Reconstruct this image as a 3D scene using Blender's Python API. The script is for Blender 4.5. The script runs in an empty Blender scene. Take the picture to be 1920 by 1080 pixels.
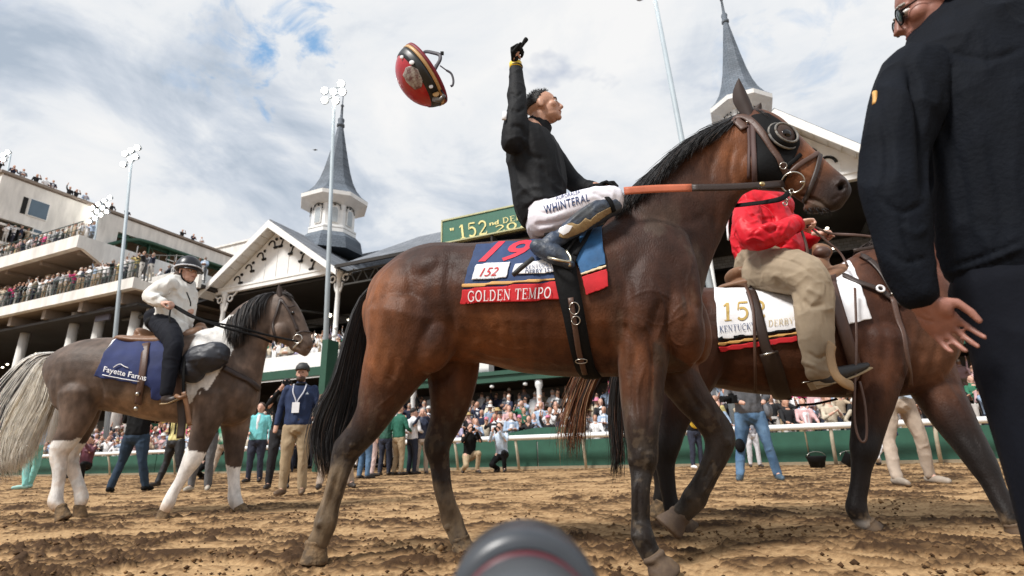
import bpy, bmesh, math, random
import numpy as np
from mathutils import Vector, Matrix
from mathutils.bvhtree import BVHTree
from mathutils.kdtree import KDTree
from mathutils.geometry import delaunay_2d_cdt

random.seed(7)
rng = np.random.default_rng(7)
SC = bpy.context.scene
COL = SC.collection

# ------------------------------------------------------------------ camera
PITCH, ROLL, CAMH, FPX = math.radians(17.3), math.radians(1.5), .45, 1000.0
fw = np.array([0, math.cos(PITCH), math.sin(PITCH)])
u0 = np.array([0, -math.sin(PITCH), math.cos(PITCH)])
r0 = np.array([1., 0, 0])
Ri = math.cos(ROLL)*r0-math.sin(ROLL)*u0
Ui = math.sin(ROLL)*r0+math.cos(ROLL)*u0
CP = np.array([0, 0, CAMH])
cam = bpy.data.cameras.new('camera')
cam.lens = FPX/1920*36
cam.sensor_width = 36
cam.clip_start = .02
cam.clip_end = 3000
cam.dof.use_dof = True
cam.dof.focus_distance = 2.7
cam.dof.aperture_fstop = 3.6
camo = bpy.data.objects.new('camera', cam)
M = Matrix.Identity(4)
for i in range(3):
    M[i][0] = Ri[i]; M[i][1] = Ui[i]; M[i][2] = -fw[i]; M[i][3] = CP[i]
camo.matrix_world = M
COL.objects.link(camo)
SC.camera = camo
SC.render.resolution_x, SC.render.resolution_y = 1024, 576

# ------------------------------------------------------------------ sun, sky
SUN_EL, SUN_AZ = math.radians(50), math.radians(228)      # azimuth clockwise from +Y
sd = bpy.data.lights.new('sun', 'SUN')
sd.energy = 3.9
sd.angle = math.radians(12)
sd.color = (1, .965, .92)
so = bpy.data.objects.new('sun', sd)
sv = Vector((math.sin(SUN_AZ)*math.cos(SUN_EL), math.cos(SUN_AZ)*math.cos(SUN_EL), math.sin(SUN_EL)))
so.rotation_euler = sv.to_track_quat('Z', 'Y').to_euler()
COL.objects.link(so)
world = bpy.data.worlds.new('World')
SC.world = world
world.use_nodes = True
nt = world.node_tree
nt.nodes.clear()
def N_(tree, typ, **kw):
    n = tree.nodes.new(typ)
    for k, v in kw.items():
        setattr(n, k, v)
    return n
def ray(x, y): return fw+(x-960)/FPX*Ri-(y-540)/FPX*Ui
def build_sky():
    L = nt.links.new
    out = N_(nt, 'ShaderNodeOutputWorld'); bg = N_(nt, 'ShaderNodeBackground')
    bg.inputs['Strength'].default_value = .108
    L(bg.outputs[0], out.inputs[0])
    sky = N_(nt, 'ShaderNodeTexSky', sky_type='NISHITA', sun_disc=False)
    sky.sun_elevation = SUN_EL; sky.sun_rotation = SUN_AZ
    tc = N_(nt, 'ShaderNodeTexCoord')
    sep = N_(nt, 'ShaderNodeSeparateXYZ'); L(tc.outputs['Generated'], sep.inputs[0])
    def math_(op, a, b=None):
        m = N_(nt, 'ShaderNodeMath', operation=op)
        for i, v in enumerate((a, b)):
            if v is None: continue
            if isinstance(v, (int, float)): m.inputs[i].default_value = v
            else: L(v, m.inputs[i])
        return m.outputs[0]
    zz = math_('ADD', math_('MAXIMUM', sep.outputs[2], 0.0), .22)
    px = math_('DIVIDE', sep.outputs[0], zz); py = math_('DIVIDE', sep.outputs[1], zz)
    cmb = N_(nt, 'ShaderNodeCombineXYZ'); L(px, cmb.inputs[0]); L(py, cmb.inputs[1])
    def noise(scale, detail, rough, dist, off):
        mp = N_(nt, 'ShaderNodeMapping'); L(cmb.outputs[0], mp.inputs[0])
        mp.inputs['Location'].default_value = off
        n = N_(nt, 'ShaderNodeTexNoise'); L(mp.outputs[0], n.inputs[0])
        n.inputs['Scale'].default_value = scale; n.inputs['Detail'].default_value = detail
        n.inputs['Roughness'].default_value = rough; n.inputs['Distortion'].default_value = dist
        return n.outputs[0]
    def ramp(inp, stops):
        r = N_(nt, 'ShaderNodeValToRGB'); L(inp, r.inputs[0])
        e = r.color_ramp.elements
        while len(e) < len(stops): e.new(.5)
        for i, (p, c) in enumerate(stops):
            e[i].position = p; e[i].color = (c[0], c[1], c[2], 1)
        return r.outputs[0]
    # cloud shade: bright white tops to blue-grey undersides
    n1 = noise(.95, 10, .58, .6, (3.1, 1.7, 0))
    n2 = noise(3.1, 9, .6, .5, (8.3, 4.1, 0))
    mixn = math_('ADD', math_('MULTIPLY', n1, .62), math_('MULTIPLY', n2, .38))
    shade = ramp(mixn, [(.40, (3.6, 4.2, 5.0)), (.465, (5.1, 5.55, 6.2)), (.52, (6.7, 6.9, 7.15)), (.59, (7.5, 7.5, 7.5))])
    gap = ramp(noise(1.35, 6, .6, .3, (SKYOFF[0], SKYOFF[1], 0)), [(.60, (0, 0, 0)), (.72, (1, 1, 1))])
    mx = N_(nt, 'ShaderNodeMixRGB'); L(gap, mx.inputs[0]); L(shade, mx.inputs[1])
    bl = N_(nt, 'ShaderNodeMixRGB', blend_type='MULTIPLY'); bl.inputs[0].default_value = 1
    L(sky.outputs[0], bl.inputs[1]); bl.inputs[2].default_value = (1.5, 1.5, 1.5, 1)
    L(bl.outputs[0], mx.inputs[2])
    # two real openings in the cloud, torn at the edges
    prev = mx.outputs[0]
    for (gx, gy, rad, amt) in ((512, 50, .12, .95), (1500, 60, .14, .35), (400, 110, .10, .4)):
        d = ray(gx, gy); d = d/np.linalg.norm(d)
        vd = N_(nt, 'ShaderNodeVectorMath', operation='DISTANCE'); L(tc.outputs['Generated'], vd.inputs[0]); vd.inputs[1].default_value = d
        k = math_('SUBTRACT', 1.0, math_('DIVIDE', vd.outputs['Value'], rad))
        tn = noise(7.5, 8, .62, .5, (gx*.01, 2.7, 0))
        kk = math_('ADD', k, math_('MULTIPLY', math_('SUBTRACT', tn, .56), 5.0))
        kr = ramp(kk, [(.18, (0, 0, 0)), (.95, (amt, amt, amt))])
        m2 = N_(nt, 'ShaderNodeMixRGB'); L(kr, m2.inputs[0]); L(prev, m2.inputs[1]); m2.inputs[2].default_value = (1.9, 3.6, 6.0, 1)
        prev = m2.outputs[0]
    L(prev, bg.inputs[0])
SKYOFF = (1.2, 5.6)
build_sky()
SC.view_settings.view_transform = 'Standard'
SC.view_settings.look = 'None'
SC.view_settings.exposure = 0.2
SC.view_settings.gamma = 1
SC.view_settings.use_curve_mapping = False

# ------------------------------------------------------------------ construction coordinates
def ray(x, y): return fw+(x-960)/FPX*Ri-(y-540)/FPX*Ui
def pY(x, y, Y):
    r = ray(x, y); return CP+r*(Y/r[1])
def depth(p): return float((np.asarray(p)-CP)@fw)
def proj(V):
    d = np.asarray(V, float)-CP
    z = d@fw
    return np.stack([960+FPX*(d@Ri)/z, 540-FPX*(d@Ui)/z], -1)
AL = math.radians(23.0)
DV = np.array([math.cos(AL), -math.sin(AL), 0]); NV = np.array([math.sin(AL), math.cos(AL), 0])
def ST(s, t, z): return DV*s+NV*t+np.array([0, 0, z])
def pT(x, y, t):
    r = ray(x, y); return CP+r*((t-CP@NV)/(r@NV))
def sT(x, y, t): return float(pT(x, y, t)@DV)

# ------------------------------------------------------------------ noise
def _hash(i, j, k):
    n = (i.astype(np.int64)*374761393+j.astype(np.int64)*668265263+k.astype(np.int64)*2147483647) & 0xffffffff
    n = ((n ^ (n >> 13))*1274126177) & 0xffffffff
    n = n ^ (n >> 16)
    return (n & 0xffff)/65535.0
def vnoise(P):
    P = np.asarray(P, float)
    if P.shape[1] == 2: P = np.concatenate([P, np.zeros((len(P), 1))], 1)
    i = np.floor(P).astype(np.int64); f = P-i; f = f*f*(3-2*f)
    r = 0
    for a in (0, 1):
        for b in (0, 1):
            for c in (0, 1):
                w = (f[:, 0] if a else 1-f[:, 0])*(f[:, 1] if b else 1-f[:, 1])*(f[:, 2] if c else 1-f[:, 2])
                r = r+w*_hash(i[:, 0]+a, i[:, 1]+b, i[:, 2]+c)
    return r
def fbm(P, oct=4, gain=.5):
    P = np.asarray(P, float); r = 0; a = 1; t = 0
    for o in range(oct):
        r = r+a*vnoise(P*2**o+17.3*o); t += a; a *= gain
    return r/t

# ------------------------------------------------------------------ materials
def mat(name, col, rough=.6, var=.15, scale=12., bump=0., bscale=60., metal=0., emis=None, estr=1., col2=None, spec=.5,
        vcol=False, objcol=False, stretch=(1, 1, 1), coat=0., sheen=0., coords='Object', detail=5):
    m = bpy.data.materials.new(name); m.use_nodes = True
    t = m.node_tree; L = t.links.new
    b = t.nodes['Principled BSDF']
    b.inputs['Roughness'].default_value = rough; b.inputs['Metallic'].default_value = metal
    b.inputs['Specular IOR Level'].default_value = spec
    b.inputs['Coat Weight'].default_value = coat
    b.inputs['Sheen Weight'].default_value = sheen
    if emis:
        b.inputs['Emission Color'].default_value = (*emis, 1); b.inputs['Emission Strength'].default_value = estr
    tc = N_(t, 'ShaderNodeTexCoord'); mp = N_(t, 'ShaderNodeMapping'); L(tc.outputs[coords], mp.inputs[0])
    mp.inputs['Scale'].default_value = stretch
    base = None
    if vcol:
        a = N_(t, 'ShaderNodeAttribute', attribute_name='Col'); base = a.outputs['Color']
    elif objcol:
        a = N_(t, 'ShaderNodeObjectInfo'); base = a.outputs['Color']
    n = N_(t, 'ShaderNodeTexNoise'); L(mp.outputs[0], n.inputs[0])
    n.inputs['Scale'].default_value = scale; n.inputs['Detail'].default_value = detail; n.inputs['Roughness'].default_value = .6
    if base is None and col2 is not None:
        r = N_(t, 'ShaderNodeValToRGB'); L(n.outputs[0], r.inputs[0])
        r.color_ramp.elements[0].position = .38; r.color_ramp.elements[0].color = (*col, 1)
        r.color_ramp.elements[1].position = .62; r.color_ramp.elements[1].color = (*col2, 1)
        L(r.outputs[0], b.inputs['Base Color'])
    else:
        mr = N_(t, 'ShaderNodeMapRange'); L(n.outputs[0], mr.inputs[0])
        mr.inputs[1].default_value = .3; mr.inputs[2].default_value = .7
        mr.inputs[3].default_value = 1-var; mr.inputs[4].default_value = 1+var
        mx = N_(t, 'ShaderNodeMixRGB', blend_type='MULTIPLY'); mx.inputs[0].default_value = 1
        if base is None: mx.inputs[1].default_value = (*col, 1)
        else: L(base, mx.inputs[1])
        L(mr.outputs[0], mx.inputs[2]); L(mx.outputs[0], b.inputs['Base Color'])
    if bump:
        n2 = N_(t, 'ShaderNodeTexNoise'); L(mp.outputs[0], n2.inputs[0])
        n2.inputs['Scale'].default_value = bscale; n2.inputs['Detail'].default_value = 4
        bp = N_(t, 'ShaderNodeBump'); bp.inputs['Strength'].default_value = bump
        bp.inputs['Distance'].default_value = .01
        L(n2.outputs[0], bp.inputs['Height']); L(bp.outputs[0], b.inputs['Normal'])
    return m

# ------------------------------------------------------------------ objects
def link(name, me, mt=None, parent=None, smooth=True, kind=None, label=None):
    o = bpy.data.objects.new(name, me)
    if mt is not None and len(me.materials) == 0:
        for x in (mt if isinstance(mt, (list, tuple)) else [mt]): me.materials.append(x)
    if smooth and me.polygons:
        me.polygons.foreach_set('use_smooth', [True]*len(me.polygons))
    COL.objects.link(o)
    if parent is not None:
        o.parent = parent
        if tuple(parent.location) != (0, 0, 0) or parent.rotation_euler.z:
            o.matrix_parent_inverse = pmat(parent).inverted()
    if kind: o['kind'] = kind
    if label: o['label'] = label
    return o
def pmat(o):
    m = Matrix.Translation(o.location) @ o.rotation_euler.to_matrix().to_4x4()
    return m
def empty(name, loc, label=None, cat=None, group=None):
    o = bpy.data.objects.new(name, None); o.location = Vector([float(v) for v in loc]); o.empty_display_size = .1
    COL.objects.link(o)
    return tag(o, label, cat, group)
def tag(o, label=None, cat=None, group=None, kind=None):
    if label: o['label'] = label
    if cat: o['category'] = cat
    if group: o['group'] = group
    if kind: o['kind'] = kind
    return o

class MB:
    """collects simple shapes into one mesh"""
    def __init__(s): s.v = []; s.f = []; s.m = []; s.n = 0
    def add(s, V, F, mi=0):
        V = np.asarray(V, float)
        s.v.append(V); s.f += [tuple(int(i)+s.n for i in f) for f in F]; s.m += [mi]*len(F); s.n += len(V)
        return s
    def box(s, c, size, ax=None, mi=0):
        """box centre c, full sizes along axes ax (3 vectors)"""
        ax = np.eye(3) if ax is None else np.asarray(ax)
        h = np.asarray(size)/2.
        V = [np.asarray(c)+sx*h[0]*ax[0]+sy*h[1]*ax[1]+sz*h[2]*ax[2] for sx in (-1, 1) for sy in (-1, 1) for sz in (-1, 1)]
        return s.add(V, [(0, 1, 3, 2), (4, 6, 7, 5), (0, 4, 5, 1), (2, 3, 7, 6), (0, 2, 6, 4), (1, 5, 7, 3)], mi)
    def sbox(s, s0, s1, t0, t1, z0, z1, mi=0):
        """box in stand coordinates (along, away, up)"""
        V = [ST(a, b, c) for a in (s0, s1) for b in (t0, t1) for c in (z0, z1)]
        return s.add(V, [(0, 1, 3, 2), (4, 6, 7, 5), (0, 4, 5, 1), (2, 3, 7, 6), (0, 2, 6, 4), (1, 5, 7, 3)], mi)
    def prism(s, loop, off, mi=0):
        """closed loop of points extruded by vector off"""
        L = np.asarray(loop, float); n = len(L)
        V = np.concatenate([L, L+np.asarray(off)])
        F = [tuple(range(n))[::-1], tuple(range(n, 2*n))]+[(i, (i+1) % n, (i+1) % n+n, i+n) for i in range(n)]
        return s.add(V, F, mi)
    def tube(s, pts, r, n=8, mi=0, r2=None, flat=None):
        """tube along pts; r scalar or list; flat = (vector) makes ribbon cross-section r x r2"""
        P = np.asarray(pts, float); k = len(P)
        R = np.full(k, r, float) if np.isscalar(r) else np.asarray(r, float)
        R2 = R if r2 is None else (np.full(k, r2, float) if np.isscalar(r2) else np.asarray(r2, float))
        T = np.gradient(P, axis=0); T /= np.linalg.norm(T, axis=1)[:, None]+1e-12
        ref = np.array([.13, .97, .21]) if flat is None else np.asarray(flat, float)
        V = []
        for i in range(k):
            B = ref if ref.ndim == 1 else ref[i]
            B = B-T[i]*(B@T[i]); B /= np.linalg.norm(B)+1e-12
            A = np.cross(T[i], B)
            for j in range(n):
                a = 2*math.pi*(j+.5)/n
                V.append(P[i]+A*math.cos(a)*R[i]+B*math.sin(a)*R2[i])
        F = []
        for i in range(k-1):
            for j in range(n):
                F.append((i*n+j, i*n+(j+1) % n, (i+1)*n+(j+1) % n, (i+1)*n+j))
        F.append(tuple(range(n))[::-1]); F.append(tuple((k-1)*n+j for j in range(n)))
        return s.add(V, F, mi)
    def ell(s, c, r, rot=None, mi=0, nu=12, nv=8):
        rot = np.eye(3) if rot is None else np.asarray(rot)
        V = [np.array([0, 0, 1.])]
        for i in range(1, nv):
            th = math.pi*i/nv
            for j in range(nu):
                ph = 2*math.pi*j/nu
                V.append(np.array([math.sin(th)*math.cos(ph), math.sin(th)*math.sin(ph), math.cos(th)]))
        V.append(np.array([0, 0, -1.]))
        V = (np.array(V)*np.asarray(r))@rot+np.asarray(c)      # rows of rot = local axes
        F = [(0, 1+j, 1+(j+1) % nu) for j in range(nu)]
        for i in range(nv-2):
            for j in range(nu):
                a = 1+i*nu
                F.append((a+j, a+nu+j, a+nu+(j+1) % nu, a+(j+1) % nu))
        a = 1+(nv-2)*nu
        F += [(a+j, len(V)-1, a+(j+1) % nu) for j in range(nu)]
        return s.add(V, F, mi)
    def lathe(s, c, prof, n=24, axis=(0, 0, 1), mi=0, ref=(1, 0, 0), a0=0):
        """prof: list of (radius, height along axis)"""
        Z = np.asarray(axis, float); Z /= np.linalg.norm(Z)
        X = np.asarray(ref, float); X = X-Z*(X@Z); X /= np.linalg.norm(X); Yv = np.cross(Z, X)
        V = []
        for (r, h) in prof:
            for j in range(n):
                a = 2*math.pi*j/n+a0
                V.append(np.asarray(c)+Z*h+(X*math.cos(a)+Yv*math.sin(a))*r)
        F = []
        for i in range(len(prof)-1):
            for j in range(n):
                F.append((i*n+j, i*n+(j+1) % n, (i+1)*n+(j+1) % n, (i+1)*n+j))
        F.append(tuple(range(n))[::-1]); F.append(tuple((len(prof)-1)*n+j for j in range(n)))
        return s.add(V, F, mi)
    def mesh(s, name='m'):
        me = bpy.data.meshes.new(name)
        V = np.concatenate(s.v) if s.v else np.zeros((0, 3))
        me.from_pydata(V.tolist(), [], s.f)
        me.update()
        return me
    def build(s, name, mt, parent=None, smooth=False, kind=None, label=None, fix=True):
        me = s.mesh(name)
        mts = mt if isinstance(mt, (list, tuple)) else [mt]
        for x in mts: me.materials.append(x)
        if len(mts) > 1: me.polygons.foreach_set('material_index', s.m)
        if fix:
            bm = bmesh.new(); bm.from_mesh(me); bmesh.ops.recalc_face_normals(bm, faces=bm.faces); bm.to_mesh(me); bm.free()
        return link(name, me, None, parent, smooth, kind, label)

def crm(P, n):
    """catmull-rom resample rows of P with n steps per segment"""
    P = np.asarray(P, float); k = len(P)
    if n <= 1: return P
    Q = np.concatenate([[2*P[0]-P[1]], P, [2*P[-1]-P[-2]]])
    out = []
    for i in range(k-1):
        a, b, c, d = Q[i], Q[i+1], Q[i+2], Q[i+3]
        for j in range(n):
            t = j/n
            out.append(.5*((2*b)+(-a+c)*t+(2*a-5*b+4*c-d)*t*t+(-a+3*b-3*c+d)*t**3))
    out.append(P[-1])
    return np.array(out)

class Soup(MB):
    """overlapping closed shapes, merged into one skin by a voxel remesh"""
    def limb(s, secs, g=0, n=4, seg=14, ry=.9, flat=None):
        """secs rows: px x, px y, world Y, px half-width[, depth half-width in metres]"""
        rows = []
        for q in secs:
            p = pY(q[0], q[1], q[2]); ra = q[3]*depth(p)/FPX
            rb = q[4] if len(q) > 4 else ra*ry
            rows.append([*p, ra, rb])
        R = crm(rows, n)
        s.w(R, g, seg, flat)
        return s
    def w(s, R, g=0, seg=14, flat=None):
        """R rows: x y z ra rb in metres; rounded ends"""
        R = np.asarray(R, float)
        d0 = R[0, :3]-R[1, :3]; d0 /= np.linalg.norm(d0)+1e-9
        d1 = R[-1, :3]-R[-2, :3]; d1 /= np.linalg.norm(d1)+1e-9
        def cap(row, d):
            out = []
            for a in (.5, .85, .98):
                q = row.copy(); q[:3] = q[:3]+d*min(row[3], row[4])*a*.8; q[3:] = q[3:]*math.sqrt(max(0, 1-a*a)); out.append(q)
            return out
        RR = np.array(cap(R[0], d0)[::-1]+list(R)+cap(R[-1], d1))
        s.tube(RR[:, :3], RR[:, 3], n=seg, mi=g, r2=RR[:, 4], flat=flat if flat is not None else (0.02, 1, .01))
        return s
    def trunk(s, secs, g=0, n=4, seg=28, pw=1.0):
        """secs: (xt,yt,xb,yb,Y,halfwidth m): cross-sections spanned by the top-bottom chord and the depth direction"""
        rows = []
        for xt, yt, xb, yb, Y, hw in secs:
            a = pY(xt, yt, Y); b = pY(xb, yb, Y)
            rows.append([*((a+b)/2), *((a-b)/2), hw])
        R = crm(rows, n)
        # rounded ends
        def cap(row, d):
            out = []
            for a in (.45, .8, .97):
                q = row.copy(); q[:3] += d*row[6]*a*.35; q[3:] *= math.sqrt(1-a*a); out.append(q)
            return out
        d0 = R[0, :3]-R[1, :3]; d0 /= np.linalg.norm(d0); d1 = R[-1, :3]-R[-2, :3]; d1 /= np.linalg.norm(d1)
        RR = np.array(cap(R[0], d0)[::-1]+list(R)+cap(R[-1], d1))
        V = []; k = len(RR)
        for r in RR:
            c, a, w = r[:3], r[3:6], r[6]
            for j in range(seg):
                th = 2*math.pi*j/seg
                V.append(c+a*math.cos(th)+np.array([0, 1, 0])*math.sin(th)*w)
        F = []
        for i in range(k-1):
            for j in range(seg):
                F.append((i*seg+j, i*seg+(j+1) % seg, (i+1)*seg+(j+1) % seg, (i+1)*seg+j))
        F.append(tuple(range(seg))[::-1]); F.append(tuple((k-1)*seg+j for j in range(seg)))
        return s.add(V, F, g)
    def eb(s, x, y, Y, rx, ry, rd, ang=0, g=0):
        """ellipsoid at px (x,y) with px radii rx,ry turned by ang degrees (clockwise), depth radius rd metres"""
        p = pY(x, y, Y); k = depth(p)/FPX; a = math.radians(ang)
        ux = np.array([math.cos(a), 0, -math.sin(a)]); uz = np.array([math.sin(a), 0, math.cos(a)])
        return s.ell(p, (rx*k, rd, ry*k), np.array([ux, [0, 1, 0], uz]), g, 16, 10)
    def skin(s, voxel=.008, smooth=4, fac=.5):
        me = s.mesh('soup')
        bm = bmesh.new(); bm.from_mesh(me); bmesh.ops.recalc_face_normals(bm, faces=bm.faces); bm.to_mesh(me); bm.free()
        o = bpy.data.objects.new('tmp', me); COL.objects.link(o)
        md = o.modifiers.new('r', 'REMESH'); md.mode = 'VOXEL'; md.voxel_size = voxel; md.adaptivity = 0
        if smooth:
            m2 = o.modifiers.new('s', 'SMOOTH'); m2.factor = fac; m2.iterations = smooth
        dg = bpy.context.evaluated_depsgraph_get()
        me2 = bpy.data.meshes.new_from_object(o.evaluated_get(dg))
        bpy.data.objects.remove(o)
        return me2

def vco(me):
    V = np.empty(len(me.vertices)*3); me.vertices.foreach_get('co', V); return V.reshape(-1, 3)
def vno(me):
    V = np.empty(len(me.vertices)*3); me.vertices.foreach_get('normal', V); return V.reshape(-1, 3)
def setco(me, V):
    me.vertices.foreach_set('co', np.asarray(V, float).ravel()); me.update()
def segdist(Q, line):
    """distance of points Q (n,2) from polyline and parameter 0..1 along"""
    L = np.asarray(line, float); best = np.full(len(Q), 1e9); par = np.zeros(len(Q)); m = len(L)-1
    for i in range(m):
        a, b = L[i], L[i+1]; d = b-a; t = np.clip(((Q-a)@d)/(d@d+1e-9), 0, 1)
        q = np.linalg.norm(Q-(a+t[:, None]*d), axis=1)
        k = q < best; best[k] = q[k]; par[k] = (i+t[k])/m
    return best, par
def crease(me, lines):
    """lines: (px polyline, amplitude m, px width). Raised or sunk along the surface facing the viewer side"""
    V = vco(me); Nn = vno(me); Q = proj(V)
    d = CP-V; d /= np.linalg.norm(d, axis=1)[:, None]
    fc = np.clip((Nn*d).sum(1)*2.2, 0, 1)
    off = np.zeros(len(V))
    for line, amp, w in lines:
        dd, t = segdist(Q, crm(line, 5) if len(line) > 2 else line)
        off += amp*np.exp(-(dd/w)**2)*np.clip(np.minimum(t, 1-t)*6+.15, 0, 1)
    V += Nn*(off*fc)[:, None]
    setco(me, V)
def wrinkle(me, amp, scale, oct=3, sharp=True, stretch=(1, 1, 1)):
    V = vco(me); Nn = vno(me)
    if sharp:      # narrow fold ridges that wander and fade in and out
        P = V*np.asarray(stretch)*scale*.8
        W = np.stack([fbm(P*.7+5, 2), fbm(P*.7+31, 2), fbm(P*.7+57, 2)], 1)*1.6
        r1 = (1-np.abs(vnoise(P+W)*2-1))**3.0; r2 = (1-np.abs(vnoise(P*2.1+W*1.7+9)*2-1))**3.0
        mk = np.clip((fbm(P*.6+77, 2)-.36)*4, .15, 1)
        V += Nn*(amp*1.5*(mk*(r1-.25)+.5*(r2-.25)))[:, None]
        setco(me, V); return
    n = fbm(V*np.asarray(stretch)*scale+3.3, oct)
    V += Nn*(amp*(n-.3))[:, None]
    setco(me, V)
def paint(me, C):
    a = me.color_attributes.new('Col', 'FLOAT_COLOR', 'POINT')
    C = np.concatenate([np.clip(C, 0, 1), np.ones((len(C), 1))], 1)
    a.data.foreach_set('color', C.ravel())
def bvh_of(*mes):
    V = []; F = []; n = 0
    for me in mes:
        W = vco(me); V += [tuple(v) for v in W]; F += [tuple(i+n for i in p.vertices) for p in me.polygons]; n += len(W)
    return BVHTree.FromPolygons(V, F)
def hit(bv, x, y, off):
    r = Vector(ray(x, y)).normalized(); o = Vector(CP)
    loc, nn, i, d = bv.ray_cast(o, r)
    if loc is None:
        # slip just past the outline: nearest surface point to the line of sight
        best = None
        for tt in np.linspace(1.5, 6.5, 26):
            q = o+r*tt; l2, n2, _, dd = bv.find_nearest(q)
            if l2 is not None and (best is None or dd < best[0]): best = (dd, l2, n2)
        loc, nn = best[1], best[2]
    if nn.dot(r) > 0: nn = -nn
    return np.array(loc+nn*off), np.array(nn)
def strap(name, bv, pts, wpx, off, mt, parent, thick=.004, n=6, w2=None):
    P = crm(np.asarray(pts, float), n); H = [hit(bv, x, y, off) for x, y in P]
    X = np.array([h[0] for h in H]); NN = np.array([h[1] for h in H])
    for _ in range(2):
        X[1:-1] = (X[:-2]+2*X[1:-1]+X[2:])/4; NN[1:-1] = (NN[:-2]+2*NN[1:-1]+NN[2:])/4
    k = len(X); dz = np.array([depth(x) for x in X])
    wp = np.linspace(wpx, w2 if w2 is not None else wpx, k)
    mb = MB(); mb.tube(X, wp/2*dz/FPX*1.25, n=8, r2=thick, flat=NN)
    return mb.build(name, mt, parent, smooth=True)
def drape(name, bv, poly, off, mt, parent, step=5, thick=.006, wav=0, colfn=None, mirror=None, smooth_it=3, subd=True):
    """cloth lying on a body: polygon in px laid onto the surface, with thickness"""
    P = np.asarray(poly, float)
    edge = []
    for i in range(len(P)):
        a, b = P[i], P[(i+1) % len(P)]; m = max(1, int(np.linalg.norm(b-a)/step))
        edge += [tuple(a+(b-a)*j/m) for j in range(m)]
    E = np.array(edge); x0, y0 = E.min(0); x1, y1 = E.max(0)
    def inside(q):
        c = False; j = len(E)-1
        for i in range(len(E)):
            if (E[i, 1] > q[1]) != (E[j, 1] > q[1]) and q[0] < (E[j, 0]-E[i, 0])*(q[1]-E[i, 1])/(E[j, 1]-E[i, 1])+E[i, 0]: c = not c
            j = i
        return c
    pts = [tuple(e) for e in E]
    gx = np.arange(x0+step*.5, x1, step); gy = np.arange(y0+step*.5, y1, step)
    for a in gx:
        for b in gy:
            if inside((a, b)) and np.min(np.abs(E-np.array([a, b])).sum(1)) > step*.55: pts.append((a, b))
    ne = len(E)
    vv, _, ff, _, _, _ = delaunay_2d_cdt([Vector(p) for p in pts], [(i, (i+1) % ne) for i in range(ne)], [], 1, 1e-4)
    Q = np.array([tuple(v) for v in vv]); H = [hit(bv, x, y, off) for x, y in Q]
    X = np.array([h[0] for h in H]); NN = np.array([h[1] for h in H])
    # light smoothing of the draped surface
    nb = [[] for _ in X]
    for f in ff:
        for i in range(3): nb[f[i]].append(f[(i+1) % 3]); nb[f[(i+1) % 3]].append(f[i])
    for _ in range(smooth_it):
        X2 = X.copy()
        for i in range(len(X)):
            if nb[i]: X2[i] = .5*X[i]+.5*X[nb[i]].mean(0)
        X = X2 if smooth_it > 1 else X
        NN = np.array([.5*NN[i]+.5*NN[nb[i]].mean(0) if nb[i] else NN[i] for i in range(len(X))])
    NN /= np.linalg.norm(NN, axis=1)[:, None]
    if wav:
        X = X+NN*(wav*(fbm(Q/22., 3)-.35))[:, None]
    B = X-NN*thick; n = len(X)
    mb = MB(); be = {}
    for f in ff:
        for i in range(3):
            e = (f[i], f[(i+1) % 3]); be[e] = be.get(e, 0)+1
    side = [(a, b, b+n, a+n) for (a, b) in be if (b, a) not in be]
    F = [tuple(f) for f in ff]+[tuple(i+n for i in f[::-1]) for f in ff]+side
    mb.add(np.concatenate([X, B]), F)
    me = mb.mesh(name)
    bm = bmesh.new(); bm.from_mesh(me); bmesh.ops.recalc_face_normals(bm, faces=bm.faces); bm.to_mesh(me); bm.free()
    if colfn is not None:
        C = colfn(Q); paint(me, np.concatenate([C, C]))
    return link(name, me, mt, parent, True)
def text_px(name, txt, quad, bv, off, mt, parent, bold=.0, shear=0., fn=None, spacing=1.0, serif=False):
    """flat lettering fitted to a px quad (tl, tr, br, bl) and laid on a surface"""
    cu = bpy.data.curves.new('t', 'FONT'); cu.body = txt; cu.resolution_u = 3; cu.shear = shear; cu.offset = bold
    cu.space_character = spacing
    o = bpy.data.objects.new('t', cu); COL.objects.link(o)
    dg = bpy.context.evaluated_depsgraph_get()
    me = bpy.data.meshes.new_from_object(o.evaluated_get(dg)); bpy.data.objects.remove(o)
    bm = bmesh.new(); bm.from_mesh(me)
    if serif:      # small slab serifs at the foot and head of every vertical stroke
        pass
    bmesh.ops.triangulate(bm, faces=bm.faces)
    for _ in range(2):
        es = [e for e in bm.edges if e.calc_length() > .22]
        if es: bmesh.ops.subdivide_edges(bm, edges=es, cuts=1); bmesh.ops.triangulate(bm, faces=bm.faces)
    bm.to_mesh(me); bm.free()
    V = vco(me); lo = V.min(0); hi = V.max(0); U = (V-lo)/(hi-lo+1e-9)
    tl, tr, br, bl = [np.asarray(q, float) for q in quad]
    u, v = U[:, :1], U[:, 1:2]
    Q = (bl*(1-u)+br*u)*(1-v)+(tl*(1-u)+tr*u)*v
    if fn is None: X = np.array([hit(bv, x, y, off)[0] for x, y in Q])
    else: X = np.array([fn(x, y) for x, y in Q])
    setco(me, X)
    return link(name, me, mt, parent, False)
def _arc(cx, cy, rx, ry, a0, a1, n=9): return [(cx+rx*math.cos(math.radians(a0+(a1-a0)*i/n)), cy+ry*math.sin(math.radians(a0+(a1-a0)*i/n))) for i in range(n+1)]
def _sf(x, y, w=.13): return ([(x-w, y), (x+w, y)], .05)
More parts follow.
